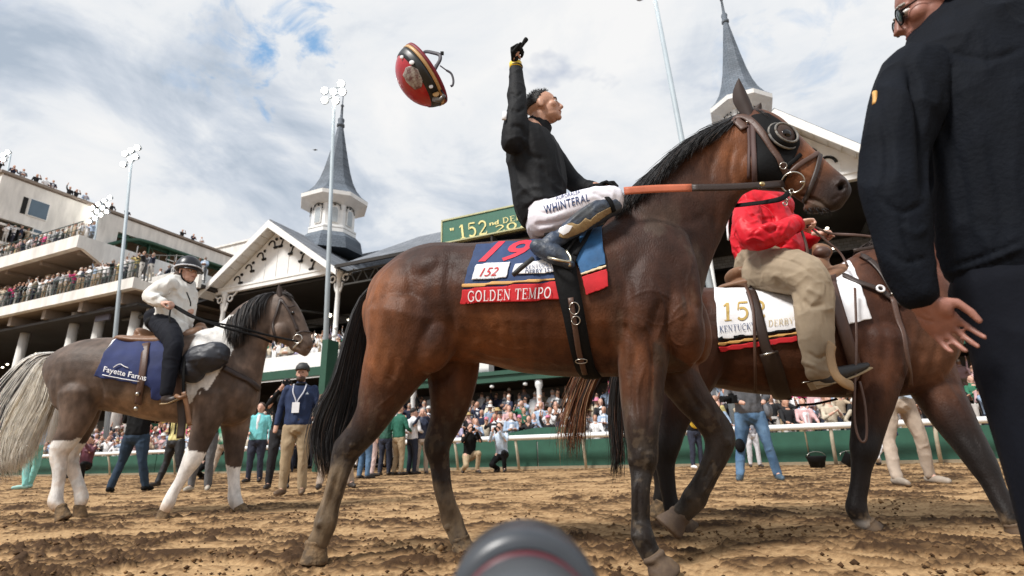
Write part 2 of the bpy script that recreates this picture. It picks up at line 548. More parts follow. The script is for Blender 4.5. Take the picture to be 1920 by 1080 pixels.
SERIF = {      # letter: (advance, strokes (points, width)); thick stems, thin joins, slab feet
 'G': (.95, [(_arc(.48, .5, .38, .47, 50, 180), .12), (_arc(.48, .5, .38, .47, 180, 325), .12), ([(.80, .42), (.80, .1)], .13), _sf(.76, .43, .16), ([(.82, .95), (.80, .70)], .05)]),
 'O': (.98, [(_arc(.48, .5, .38, .47, 90, 270), .13), (_arc(.48, .5, .38, .47, -90, 90), .13)]),
 'L': (.78, [([(.24, .02), (.24, .98)], .14), _sf(.24, .975), ([(.10, .03), (.72, .03)], .06), ([(.72, .03), (.74, .28)], .05)]),
 'D': (.98, [([(.22, .02), (.22, .98)], .14), ([(.08, .97), (.45, .97)], .06), ([(.08, .03), (.45, .03)], .06), (_arc(.42, .5, .42, .47, -90, 90), .12)]),
 'E': (.82, [([(.22, .02), (.22, .98)], .14), ([(.08, .97), (.72, .97)], .06), ([(.08, .03), (.75, .03)], .06), ([(.22, .52), (.55, .52)], .06), ([(.72, .97), (.73, .76)], .05), ([(.75, .03), (.77, .26)], .05), ([(.55, .62), (.55, .40)], .05)]),
 'N': (1.0, [([(.20, .02), (.20, .98)], .06), ([(.20, .95), (.80, .05)], .14), ([(.80, .02), (.80, .98)], .06), _sf(.18, .975), _sf(.20, .025), _sf(.80, .975)]),
 'T': (.86, [([(.43, .02), (.43, .98)], .14), ([(.06, .97), (.80, .97)], .06), _sf(.43, .025), ([(.06, .97), (.05, .74)], .05), ([(.80, .97), (.81, .74)], .05)]),
 'M': (1.15, [([(.20, .02), (.20, .98)], .06), ([(.20, .95), (.56, .08)], .14), ([(.56, .08), (.92, .95)], .06), ([(.93, .02), (.93, .98)], .14), _sf(.16, .975), _sf(.20, .025), _sf(.93, .025), _sf(.95, .975)]),
 'P': (.84, [([(.22, .02), (.22, .98)], .14), ([(.08, .97), (.45, .97)], .06), ([(.22, .46), (.45, .46)], .06), (_arc(.44, .715, .28, .255, -90, 90), .12), _sf(.22, .025)]),
 'K': (.92, [([(.22, .02), (.22, .98)], .14), _sf(.22, .975), _sf(.22, .025), ([(.78, .95), (.24, .42)], .06), ([(.38, .56), (.80, .05)], .13), _sf(.78, .975, .1), _sf(.80, .025, .1)]),
 'U': (.96, [([(.22, .98), (.22, .35)], .14), (_arc(.50, .35, .28, .32, 180, 360), .08), ([(.78, .35), (.78, .98)], .06), _sf(.22, .975), _sf(.78, .975)]),
 'C': (.88, [(_arc(.48, .5, .38, .47, 50, 180), .12), (_arc(.48, .5, .38, .47, 180, 310), .12), ([(.80, .95), (.78, .70)], .05)]),
 'Y': (.90, [([(.12, .97), (.45, .45)], .13), ([(.78, .97), (.45, .45)], .06), ([(.45, .48), (.45, .02)], .14), _sf(.14, .975), _sf(.78, .975), _sf(.45, .025)]),
 'R': (.92, [([(.22, .02), (.22, .98)], .14), ([(.08, .97), (.45, .97)], .06), ([(.22, .48), (.45, .48)], .06), (_arc(.44, .725, .28, .245, -90, 90), .12), ([(.45, .48), (.80, .03)], .13), _sf(.22, .025), _sf(.82, .025, .09)]),
 'B': (.86, [([(.22, .02), (.22, .98)], .14), ([(.08, .97), (.42, .97)], .06), ([(.22, .52), (.42, .52)], .06), ([(.08, .03), (.42, .03)], .06), (_arc(.42, .745, .25, .225, -90, 90), .11), (_arc(.42, .275, .31, .245, -90, 90), .12)]),
 '1': (.62, [([(.32, .02), (.32, .98)], .16), _sf(.32, .025, .2), ([(.32, .96), (.12, .80)], .08)]),
 '5': (.80, [([(.22, .96), (.68, .96)], .10), ([(.22, .96), (.18, .55)], .07), (_arc(.40, .34, .28, .32, 120, -140, 12), .13)]),
 '2': (.84, [(_arc(.40, .70, .27, .27, 160, -30, 9), .12), ([(.63, .57), (.14, .06)], .09), ([(.12, .05), (.72, .05)], .12), ([(.72, .05), (.74, .22)], .06)]),
 '0': (.86, [(_arc(.42, .5, .31, .46, 90, 270), .14), (_arc(.42, .5, .31, .46, -90, 90), .14)]),
 '6': (.84, [(_arc(.42, .32, .29, .30, 0, 360, 14), .12), (_arc(.50, .45, .37, .50, 180, 90), .12)]), ' ': (.45, [])}
def serif_px(name, txt, quad, bv, off, mt, parent, fn=None, shear=0., gap=.06):
    tot = sum(SERIF[c][0]+gap for c in txt); tl, tr, br, bl = [np.asarray(q, float) for q in quad]; mb = MB(); x0 = 0; k = 0
    def mp(u, v):
        u = (u+shear*(v-.5))/tot; return (bl*(1-u)+br*u)*(1-v)+(tl*(1-u)+tr*u)*v
    for ch in txt:
        for pts, w in SERIF[ch][1]:
            P = np.array(pts, float); T = np.gradient(P, axis=0); T /= np.linalg.norm(T, axis=1)[:, None]+1e-9; Nn = np.stack([-T[:, 1], T[:, 0]], 1)*w/2
            if len(P) == 2:
                P = np.array([P[0], P.mean(0), P[1]]); Nn = np.array([Nn[0]]*3)
            V = []
            for s in (1, -1):
                for p, n_ in zip(P, Nn):
                    q = p+n_*s; z = mp(x0+q[0], q[1]); V.append(hit(bv, z[0], z[1], off+k*.00012)[0] if fn is None else fn(z[0], z[1])-NV*(k*.0015))
            m = len(P); mb.add(V, [(i, i+1, m+i+1, m+i) for i in range(m-1)]); k += 1
        x0 += SERIF[ch][0]+gap
    return mb.build(name, mt, parent, fix=False)
def hair(name, guides, n, mt, parent, w=.003, jit=.02, seg=10, tipj=.12, lenv=.15, mats=None, colfn=None):
    """strands between guide curves; a guide is a list of 3D points (all the same count)"""
    G = np.asarray(guides, float); mb = MB(); C = []
    for i in range(n):
        u = random.random()*(len(G)-1); a = int(u); fr = u-a
        g = G[a]*(1-fr)+G[min(a+1, len(G)-1)]*fr
        g = crm(g, 3); L = 1-random.random()**2*lenv
        idx = np.linspace(0, (len(g)-1)*L, seg); g = np.array([[np.interp(t, range(len(g)), g[:, c]) for c in range(3)] for t in idx])
        t = np.linspace(0, 1, seg)[:, None]
        off = rng.normal(0, 1, 3)*jit; off2 = rng.normal(0, 1, 3)*tipj*jit*6; ph = random.random()*6
        g = g+off*(.25+t*.75)+off2*t**2+np.stack([np.sin(t[:, 0]*5+ph), np.cos(t[:, 0]*4+ph*2), 0*t[:, 0]], 1)*jit*.5*t
        ww = w*random.uniform(.5, 1.4)*np.clip(1.15-t[:, 0]**2, .12, 1)
        nv = mb.n
        mb.tube(g, ww, n=3)
        if colfn is not None:
            c = colfn(u/(len(G)-1), i); C += [c]*(mb.n-nv)
    o = mb.build(name, mt, parent, smooth=True, fix=False)
    if colfn is not None: paint(o.data, np.array(C))
    return o
# ------------------------------------------------------------------ shared materials
m_coat = mat('horse coat', (0, 0, 0), rough=.5, var=.28, scale=16, bump=.3, bscale=130, vcol=True, spec=.18, stretch=(1, 1, .55), sheen=.05, detail=8)
m_hair_black = mat('black horse hair', (.012, .010, .010), rough=.5, var=.3, scale=8)
m_hair_vc = mat('mixed horse hair', (0, 0, 0), rough=.55, var=.2, vcol=True)
m_leather = mat('dark brown leather', (.03, .016, .011), rough=.5, bump=.15, bscale=120)
m_leather_tan = mat('saddle leather tan', (.20, .10, .05), rough=.5, bump=.1, bscale=90)
m_leather_mid = mat('worn brown leather', (.085, .042, .028), rough=.5, bump=.15, bscale=90)
m_leather_pale = mat('pale rawhide', (.34, .21, .10), rough=.6, bump=.1)
m_black = mat('black fabric', (.006, .006, .0065), rough=.8, bump=.2, bscale=60, spec=.18)
m_rubber = mat('orange rein rubber', (.50, .13, .06), rough=.6, bump=.1)
m_steel = mat('polished steel', (.55, .52, .47), rough=.28, metal=1)
m_brass = mat('brass buckle', (.5, .38, .2), rough=.35, metal=1)
m_eye = mat('dark eye', (.008, .005, .004), rough=.06, var=0)
m_eyewhite = mat('eye white', (.7, .66, .62), rough=.2, var=0)
m_hoof = mat('muddy hoof', (.13, .085, .05), rough=.8, bump=.4, bscale=40, col2=(.07, .045, .03))
m_mud = mat('caked mud', (.24, .155, .08), rough=.95, bump=.8, bscale=60, col2=(.09, .062, .038), scale=22)
m_white = mat('white cloth', (.78, .78, .80), rough=.8, bump=.1, bscale=60, var=.05)
m_whitepaint = mat('white paint', (.82, .82, .80), rough=.55, var=.07, scale=3)
m_red = mat('red cloth', (.55, .012, .02), rough=.75, bump=.1, bscale=80)
m_gold = mat('gold trim', (.62, .34, .10), rough=.6)
m_goldtext = mat('gold lettering', (.48, .33, .09), rough=.6)
m_cream = mat('cream lettering', (.66, .60, .26), rough=.6)
m_navycloth = mat('navy cloth', (.018, .045, .13), rough=.75, bump=.15, bscale=60, var=.3, scale=9)
m_blueflap = mat('blue flap cloth', (.02, .10, .24), rough=.7, bump=.15, var=.3, scale=9)
m_skin = mat('skin', (.50, .27, .18), rough=.5, var=.12, scale=25, bump=.05)
m_skinp = mat('light skin', (.60, .35, .26), rough=.5, var=.12, scale=25)
m_hairdark = mat('dark hair', (.014, .011, .010), rough=.6, bump=.6, bscale=120)
m_hairgrey = mat('grey hair', (.38, .36, .33), rough=.7, bump=.6, bscale=120)
m_hairbrown = mat('brown hair', (.07, .04, .025), rough=.6, bump=.6, bscale=120)
# ------------------------------------------------------------------ ground
def sstep0(a, b, x):
    t = np.clip((x-a)/(b-a), 0, 1); return t*t*(3-2*t)
def make_ground():
    m = bpy.data.materials.new('track dirt'); m.use_nodes = True
    t = m.node_tree; L = t.links.new; b = t.nodes['Principled BSDF']; b.inputs['Roughness'].default_value = .95
    b.inputs['Specular IOR Level'].default_value = .15
    a = N_(t, 'ShaderNodeAttribute', attribute_name='Col')
    tc = N_(t, 'ShaderNodeTexCoord')
    n = N_(t, 'ShaderNodeTexNoise'); L(tc.outputs['Object'], n.inputs[0]); n.inputs['Scale'].default_value = 55; n.inputs['Detail'].default_value = 8
    n.inputs['Roughness'].default_value = .7
    mr = N_(t, 'ShaderNodeMapRange'); L(n.outputs[0], mr.inputs[0]); mr.inputs[1].default_value = .3; mr.inputs[2].default_value = .7
    mr.inputs[3].default_value = .72; mr.inputs[4].default_value = 1.25
    mx = N_(t, 'ShaderNodeMixRGB', blend_type='MULTIPLY'); mx.inputs[0].default_value = 1
    L(a.outputs['Color'], mx.inputs[1]); L(mr.outputs[0], mx.inputs[2]); L(mx.outputs[0], b.inputs['Base Color'])
    bp = N_(t, 'ShaderNodeBump'); bp.inputs['Strength'].default_value = .7; bp.inputs['Distance'].default_value = .012
    L(n.outputs[0], bp.inputs['Height']); L(bp.outputs[0], b.inputs['Normal'])
    def height(P):
        """P (n,2) world xy -> height, moist mask"""
        ca, sa = math.cos(.35), math.sin(.35); P = np.stack([P[:, 0]*ca-P[:, 1]*sa, P[:, 0]*sa+P[:, 1]*ca], 1)
        wp = (np.stack([vnoise(P*3.1+4), vnoise(P*3.1+40)], 1)-.5)*.35; P = P+wp
        f1 = fbm(P*1.1, 3); f2 = fbm(P*np.array([5.2, 6.4])+9, 4); f3 = fbm(P*np.array([17, 19])+31, 3); f4 = fbm(P*np.array([44, 50.])+5, 2)
        rid = 1-np.abs(f3-.5)*2
        patch = np.clip((fbm(P*np.array([1.7, 3.0])+2.5, 4)-.45)*5.5, 0, 1)*.8+.2
        clod = np.clip(f3-.47, 0, 1)*3.2
        h = (f1-.5)*.045+(f2-.5)*.030+clod*.038*patch+(rid-.7)*.016+(f4-.5)*.030*(.5+patch)
        near = 1
        # hoof prints
        moist = np.clip(patch*.55+np.clip((f3-.46)*5, -.5, 1)*.5*patch+(f2-.5)*1.1+(f4-.5)*1.3, 0, 1)
        return h*.75*near, moist
    rows = 640; cols = 760
    Ys = np.exp(np.linspace(math.log(.55), math.log(60), rows))
    U = np.linspace(-1.35, 1.35, cols)
    X = Ys[:, None]*U[None, :]; Yg = np.repeat(Ys[:, None], cols, 1)
    P = np.stack([X.ravel(), Yg.ravel()], 1)
    h, mo = height(P)
    # fine relief fades where the grid is too coarse to carry it
    fade = np.clip(1.4-Yg.ravel()/45, .3, 1)
    h = h*fade
    for (x, y, r) in PRINTS:
        d2 = ((P[:, 0]-x)**2+(P[:, 1]-y)**2)/(r*r); h = h*(1-.7*np.exp(-d2))-.015*np.exp(-d2)
    V = np.concatenate([P, h[:, None]], 1)
    idx = np.arange(rows*cols).reshape(rows, cols)
    F = np.stack([idx[:-1, :-1], idx[:-1, 1:], idx[1:, 1:], idx[1:, :-1]], -1).reshape(-1, 4)
    me = bpy.data.meshes.new('dirt_track'); me.vertices.add(len(V)); me.vertices.foreach_set('co', V.ravel()); me.loops.add(F.size); me.loops.foreach_set('vertex_index', F.ravel().astype(np.int32)); me.polygons.add(len(F)); me.polygons.foreach_set('loop_start', np.arange(0, F.size, 4, dtype=np.int32)); me.update(calc_edges=True)
    big = fbm(P*.5+11, 2)
    tone = fbm(P*np.array([5, 11])+77, 4)
    light = np.array([.46, .298, .153]); mid = np.array([.25, .147, .069]); dark = np.array([.062, .034, .017])
    mo = np.clip(mo*(.8+.7*big)+(tone-.5)*1.1+.10*sstep0(.5, 3.0, P[:, 0])*sstep0(9, 3, P[:, 1]), 0, 1)[:, None]
    C = np.where(mo < .5, light+(mid-light)*mo*2, mid+(dark-mid)*(mo-.5)*2)
    paint(me, C)
    tag(link('dirt_track', me, m), kind='structure')
    # apron outside the dense patch, out to the horizon, a little lower
    mb = MB(); mb.add([(-900, -400, -.16), (900, -400, -.16), (900, 1200, -.16), (-900, 1200, -.16)], [(0, 1, 2, 3)])
    tag(mb.build('ground', mat('outer ground', (.30, .19, .09), rough=.95, col2=(.22, .14, .07)), fix=False), kind='structure')
    # loose clods lying on the track: nobody could count them
    mb = MB(); cc = []
    k = 9000
    yy = np.exp(rng.uniform(math.log(.9), math.log(11), k)); xx = rng.uniform(-1.15, 1.15, k)*yy
    pt = np.clip((fbm(np.stack([xx, yy], 1)*np.array([1.7, 3.0])+2.5, 4)-.45)*5.5, 0, 1)
    hh, _ = height(np.stack([xx, yy], 1))
    base = np.array([(0, 0, 1), (.9, 0, .3), (.28, .85, .3), (-.73, .53, .25), (-.73, -.53, .3), (.28, -.85, .2), (0, 0, -.6)])
    bf = [(0, 1, 2), (0, 2, 3), (0, 3, 4), (0, 4, 5), (0, 5, 1), (6, 2, 1), (6, 3, 2), (6, 4, 3), (6, 5, 4), (6, 1, 5)]
    for i in range(k):
        if random.random() > .18+.82*pt[i]: continue
        r = random.uniform(.004, .012)*(1+1.1*random.random()**5)
        a = random.random()*6.28; ca, sa = math.cos(a), math.sin(a)
        b_ = base*(1+rng.uniform(-.35, .35, (7, 3))); b_ = b_@np.array([[ca, sa, 0], [-sa, ca, 0], [0, 0, .75]])
        mb.add(b_*r+np.array([xx[i], yy[i], hh[i]+r*.3]), bf)
        c = dark*random.uniform(.8, 2.4) if random.random() < .6 else mid*random.uniform(.7, 1.2)
        cc += [c]*7
    o = mb.build('dirt_clods', m, smooth=True, fix=False); paint(o.data, np.array(cc)); tag(o, 'loose brown dirt clods scattered over the track', 'dirt', kind='stuff')
PRINTS = []
for q in ((590, 1056), (868, 1032), (1250, 1078), (1290, 992), (1635, 990), (1905, 998)):
    r = ray(*q); p = CP+r*(-CAMH/r[2]); PRINTS.append((p[0], p[1], .13))
make_ground()
# ------------------------------------------------------------------ stand materials
m_cream = mat('cream concrete', (.76, .74, .70), rough=.8, var=.20, scale=1.6, bump=.08, stretch=(1, 1, .25), detail=8)
m_concrete = mat('brown-grey concrete', (.26, .215, .18), rough=.9, var=.15, scale=1.5)
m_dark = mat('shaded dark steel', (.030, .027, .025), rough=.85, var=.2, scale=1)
m_green = mat('green paint', (.018, .075, .045), rough=.55, var=.12, scale=2)
m_greenwall = mat('green boards', (.022, .095, .062), rough=.6, var=.15, scale=3)
m_pole = mat('galvanised pole', (.36, .42, .46), rough=.55, var=.08, scale=2)
m_glass = mat('blue-grey glass', (.10, .15, .20), rough=.12, var=.2, scale=.6)
m_railing = mat('dark green railing', (.02, .045, .035), rough=.6)
m_cut = mat('dark cut-out', (.012, .012, .012), rough=.9)
m_bulb = mat('lit bulb', (.9, .85, .7), emis=(1, .9, .7), estr=5)
m_lamp = mat('stadium lamp lens', (1, 1, 1), emis=(1, .95, .84), estr=20)
def slate_mat(name, c1, c2, sc):
    m = bpy.data.materials.new(name); m.use_nodes = True; t = m.node_tree; L = t.links.new; b = t.nodes['Principled BSDF']; b.inputs['Roughness'].default_value = .75
    tc = N_(t, 'ShaderNodeTexCoord'); mp = N_(t, 'ShaderNodeMapping'); L(tc.outputs['Object'], mp.inputs[0]); mp.inputs['Rotation'].default_value = (0, 0, AL)
    sp = N_(t, 'ShaderNodeSeparateXYZ'); L(mp.outputs[0], sp.inputs[0]); cb = N_(t, 'ShaderNodeCombineXYZ'); L(sp.outputs[0], cb.inputs[0]); L(sp.outputs[2], cb.inputs[1])
    br = N_(t, 'ShaderNodeTexBrick'); L(cb.outputs[0], br.inputs[0]); br.inputs['Scale'].default_value = sc
    br.inputs['Color1'].default_value = (*c1, 1); br.inputs['Color2'].default_value = (*c2, 1); br.inputs['Mortar'].default_value = (c1[0]*.45, c1[1]*.45, c1[2]*.45, 1)
    br.inputs['Brick Width'].default_value = .36; br.inputs['Row Height'].default_value = .2; br.inputs['Mortar Size'].default_value = .012
    n = N_(t, 'ShaderNodeTexNoise'); L(tc.outputs['Object'], n.inputs[0]); n.inputs['Scale'].default_value = .9; n.inputs['Detail'].default_value = 5
    mr = N_(t, 'ShaderNodeMapRange'); L(n.outputs[0], mr.inputs[0]); mr.inputs[1].default_value = .3; mr.inputs[2].default_value = .7; mr.inputs[3].default_value = .75; mr.inputs[4].default_value = 1.2
    mx = N_(t, 'ShaderNodeMixRGB', blend_type='MULTIPLY'); mx.inputs[0].default_value = 1; L(br.outputs[0], mx.inputs[1]); L(mr.outputs[0], mx.inputs[2]); L(mx.outputs[0], b.inputs['Base Color'])
    return m
m_slate = slate_mat('slate roof', (.13, .145, .17), (.20, .215, .24), 1.4)
m_spire = slate_mat('spire slate', (.10, .125, .155), (.14, .165, .20), 1.6)

def part(name, mb, mt, parent, smooth=False, label=None, kind=None): return mb.build(name, mt, parent, smooth, kind, label)
def sheet(mb, pts, thick=.06):
    """flat polygon in stand coords with thickness downwards"""
    P = [ST(*p) for p in pts]; mb.prism(P, (0, 0, -thick)); return mb

# ================================================= the old grandstand with gables
GS = empty('grandstand', ST(-12, 21, 0), 'white historic grandstand with two gables, slate roof and dark interior', 'grandstand')
def gable(sc, half, za, ze, beam, tf=19.9, tw=20.7, tb=27.5, big=1.0, npanel=12):
    sl = (za-ze)/half
    for sg, nm in ((-1, 'roof'), (1, 'roof')):
        mb = MB(); P = [(sc, tf, za), (sc+sg*half, tf, ze), (sc+sg*half, tb, ze), (sc, tb, za)]; sheet(mb, P, .10); part('roof', mb, m_slate, GS)
        # rake board, white
        mb = MB(); w = .36
        mb.prism([ST(sc, tf-.02, za-.10), ST(sc+sg*half, tf-.02, ze-.10), ST(sc+sg*half, tf-.02, ze-.10-w), ST(sc, tf-.02, za-.10-w*1.25)], -NV*.08); part('rake_board', mb, m_whitepaint, GS)
        # soffit between rake and wall, with panel joints
        mb = MB(); sheet(mb, [(sc, tf+.002, za-.11), (sc+sg*half, tf+.002, ze-.11), (sc+sg*half, tw+.3, ze-.11), (sc, tw+.3, za-.11)], .05); so_ = part('soffit', mb, m_whitepaint, GS)
        for i in range(1, npanel):
            k = i/npanel; s_ = sc+sg*half*k; z_ = za-.165-(za-ze)*k
            mb = MB(); mb.sbox(s_-.02, s_+.02, tf+.06, tw+.0, z_-.05, z_+.02); part('joint', mb, m_cream, so_)
    # pediment wall
    hb = half*.78
    pz = za-.25-sl*0
    mb = MB(); mb.prism([ST(sc-hb-.25, tw, beam+.15), ST(sc+hb+.25, tw, beam+.15), ST(sc+.0, tw, za-.28)], NV*.12); pd = part('pediment', mb, m_whitepaint, GS)
    nb = 9
    for i in range(nb):
        s_ = sc-hb+2*hb*(i+.5)/nb; zt = za-.34-abs(s_-sc)*sl
        if zt > beam+.5:
            mb = MB(); mb.sbox(s_-.022, s_+.022, tw-.03, tw-.002, beam+.2, zt-.25); part('batten', mb, m_whitepaint, pd)
    mb = MB(); mb.sbox(sc-hb-.55, sc+hb+.55, tw-.10, tw+.14, beam-.18, beam+.14); part('beam', mb, m_whitepaint, GS)
    mb = MB(); mb.sbox(sc-hb-.5, sc+hb+.5, tw-.14, tw-.104, beam+.05, beam+.16); part('moulding', mb, m_whitepaint, GS)
    # cut-out ornaments following the rakes
    n = 4
    for sg in (-1, 1):
        for i in range(n+ (1 if big == 1 else 0)):
            k = (i+.62)/(n+.9); s_ = sc+sg*hb*k; z_ = za-.78*big-abs(s_-sc)*sl*1.0
            if z_ < beam+.35: continue
            q = big*1.1; mb = MB(); c = np.array([s_, tw-.03, z_])
            arc = [ST(c[0]+sg*math.cos(a)*.20*q, c[1], c[2]+math.sin(a)*.20*q-.04) for a in np.linspace(.0, 3.1, 9)]
            mb.tube(arc, .035*q, n=6)
            e = MB(); e.tube(arc, .038*q, n=6)
            foot = ST(c[0]-sg*.30*q, c[1], c[2]-.24*q)
            e.tube([arc[-1], ST(c[0]-sg*.23*q, c[1], c[2]-.14*q), foot], .035*q, n=6)
            e.tube([foot-DV*.11*q, foot+DV*.13*q], .07*q, n=8)
            part('cut_out', e, m_cut, pd, True)
            d = MB().ell(ST(s_-sg*.30*q, tw-.02, z_+.30*q*sl-.0), (.085*q, .085*q, .085*q), nu=10, nv=8); part('cut_out_dot', d, m_cut, pd, True)
def column(parent, s_, t_, z0, z1, r=.13, bracket=True, mt=None):
    mb = MB(); mb.lathe(ST(s_, t_, z0), [(r*1.4, 0), (r*1.4, .15), (r, .2), (r*.95, z1-z0-.35), (r*1.5, z1-z0-.2), (r*1.5, z1-z0)], 12)
    c = part('column', mb, mt or m_whitepaint, parent, True)
    if bracket:
        for sg in (-1, 1):
            mb = MB(); ring_ = [ST(s_+sg*(.42+.17*math.cos(a)), t_, z1-.38+.17*math.sin(a)) for a in np.linspace(0, 6.283, 13)]
            mb.tube(ring_, .05, n=6); 
            b = part('scroll', mb, mt or m_whitepaint, c, True)
            mb = MB(); mb.tube(crm(np.array([ST(s_+sg*.12, t_, z1-1.15), ST(s_+sg*.22, t_, z1-.85), ST(s_+sg*.24, t_, z1-.62)]), 3), .055, n=6); part('scroll', mb, mt or m_whitepaint, c, True)
            mb = MB(); mb.tube(crm(np.array([ST(s_+sg*.58, t_, z1-.28), ST(s_+sg*.78, t_, z1-.16), ST(s_+sg*.95, t_, z1-.02)]), 3), .05, n=6); part('scroll', mb, mt or m_whitepaint, c, True)
    return c
gable(-23.1, 5.1, 13.4, 9.72, 9.95)
gable(2.52, 3.5, 12.72, 9.50, 9.72, big=1.25, npanel=9)
def old_stand():
    for a, b, ze in ((-18.0, -1.0, 9.72), (6.0, 22, 9.72), (-34, -28.2, 9.2)):
        mb = MB(); sheet(mb, [(a, 19.8, ze), (b, 19.8, ze), (b, 27.3, ze+4.45), (a, 27.3, ze+4.45)], .12); part('roof', mb, m_slate, GS)
        mb = MB(); mb.sbox(a, b, 19.68, 19.78, ze-.14, ze+.03); part('gutter', mb, m_dark, GS)
    mb = MB(); mb.sbox(-34, 22, 27.2, 27.6, 9, 13.7); part('ridge_wall', mb, m_slate, GS)
    # eave truss
    z0, z1 = 8.85, 9.5
    for a, b in ((-17.9, -3.6),):
        for z in (z0, z1):
            mb = MB(); mb.sbox(a, b, 20.25, 20.33, z-.04, z+.04); part('truss_chord', mb, m_dark2, GS)
        n = 18
        for i in range(n):
            s0 = a+(b-a)*i/n; s1 = a+(b-a)*(i+1)/n
            P = [ST(s0, 20.29, z0), ST((s0+s1)/2, 20.29, z1), ST(s1, 20.29, z0)]
            for u, v in ((0, 1), (1, 2)):
                mb = MB(); mb.tube([P[u], P[v]], .028, n=6); part('truss_web', mb, m_dark2, GS)
    # interior: ceiling, back wall, raking seats
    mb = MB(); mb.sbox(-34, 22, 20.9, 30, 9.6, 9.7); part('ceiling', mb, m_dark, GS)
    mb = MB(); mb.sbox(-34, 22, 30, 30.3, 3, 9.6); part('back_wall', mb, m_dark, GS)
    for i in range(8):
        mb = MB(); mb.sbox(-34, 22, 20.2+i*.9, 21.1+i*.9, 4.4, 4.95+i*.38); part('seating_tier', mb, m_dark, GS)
    for i in range(7):
        s_ = -33+i*3.9
        mb = MB(); mb.tube([ST(s_, 21, 8.1), ST(s_, 29, 9.2)], .06, n=6); part('roof_brace', mb, m_dark2, GS)
    for s_ in (-26.85, -18.55, -0.55, 5.9, 12, 18): column(GS, s_, 20.7, 5.1, 9.80, mt=m_whitepaint)
    for s_, z_ in ((-26.9, 7.8), (-26.9, 6.9), (-18.75, 7.4), (-18.3, 6.7), (-18.4, 6.3)):
        d = MB().ell(ST(s_, 20.45, z_), (.10, .10, .10)); part('globe_lamp', d, m_bulb if z_ == 7.4 else m_whitepaint, GS, True)
    for i in range(26):
        d = MB().ell(ST(-33+random.random()*50, 22+random.random()*7, 8.2+random.random()*.9), (.07, .07, .05)); part('ceiling_lamp', d, m_bulb, GS, True)
    # terrace: white front, green fascia
    mb = MB(); mb.sbox(-60, -14.2, 18.8, 19.0, 4.48, 5.16); part('terrace_front', mb, m_whitepaint, GS)
    mb = MB(); mb.sbox(-60, -14.2, 18.75, 19.1, 4.08, 4.478); part('terrace_fascia', mb, m_green, GS)
    mb = MB(); mb.sbox(-60, -14.2, 18.8, 18.86, 4.0, 4.06); part('moulding', mb, m_whitepaint, GS)
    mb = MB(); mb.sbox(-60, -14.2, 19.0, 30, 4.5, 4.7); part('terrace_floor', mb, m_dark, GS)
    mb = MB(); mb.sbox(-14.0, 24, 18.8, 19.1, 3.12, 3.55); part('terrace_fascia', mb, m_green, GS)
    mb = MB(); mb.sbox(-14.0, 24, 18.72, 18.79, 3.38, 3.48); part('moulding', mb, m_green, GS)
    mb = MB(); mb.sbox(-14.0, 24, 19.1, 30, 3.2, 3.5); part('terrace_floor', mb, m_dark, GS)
    for z in (4.05,):
        mb = MB(); mb.sbox(-14, 24, 18.9, 18.98, z, z+.10); part('handrail', mb, m_green, GS)
    for i in range(20):
        s_ = -14+i*1.95; mb = MB(); mb.sbox(s_, s_+.07, 18.9, 18.97, 3.55, 4.05); part('baluster', mb, m_whitepaint, GS)
    for s0 in (-10.2, -8.2):
        mb = MB(); mb.sbox(s0, s0+.9, 19.3, 19.8, 3.55, 4.4); part('equipment_box', mb, m_whitepaint, GS)
    # under the terrace
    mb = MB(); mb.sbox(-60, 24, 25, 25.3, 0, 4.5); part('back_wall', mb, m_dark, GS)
    mb = MB(); mb.sbox(-60, 24, 21.5, 21.7, 2.5, 3.1); part('awning', mb, m_dark2, GS)
    for s_ in (-36.7, -30, -25, -12.65, -7.07, -1.5, 4.0, 9.5): column(GS, s_, 19.0, 0, 4.05 if s_ < -14 else 3.1, r=.10, bracket=False)
    for s_ in (-13.2, -10.1, -9.0, -7.6, -5.2, -3.4, -1, 1.6, 4.6, 6.2):
        d = MB().ell(ST(s_, 18.95, 2.98), (.09, .09, .07)); part('globe_lamp', d, m_whitepaint, GS, True)
    for i in range(22):
        d = MB().ell(ST(-44+random.random()*50, 21.2+random.random()*3, 2.75+random.random()*.2), (.05, .05, .04)); part('ceiling_lamp', d, m_bulb, GS, True)
m_dark2 = mat('grey-brown steel', (.075, .075, .07), rough=.7)
old_stand()
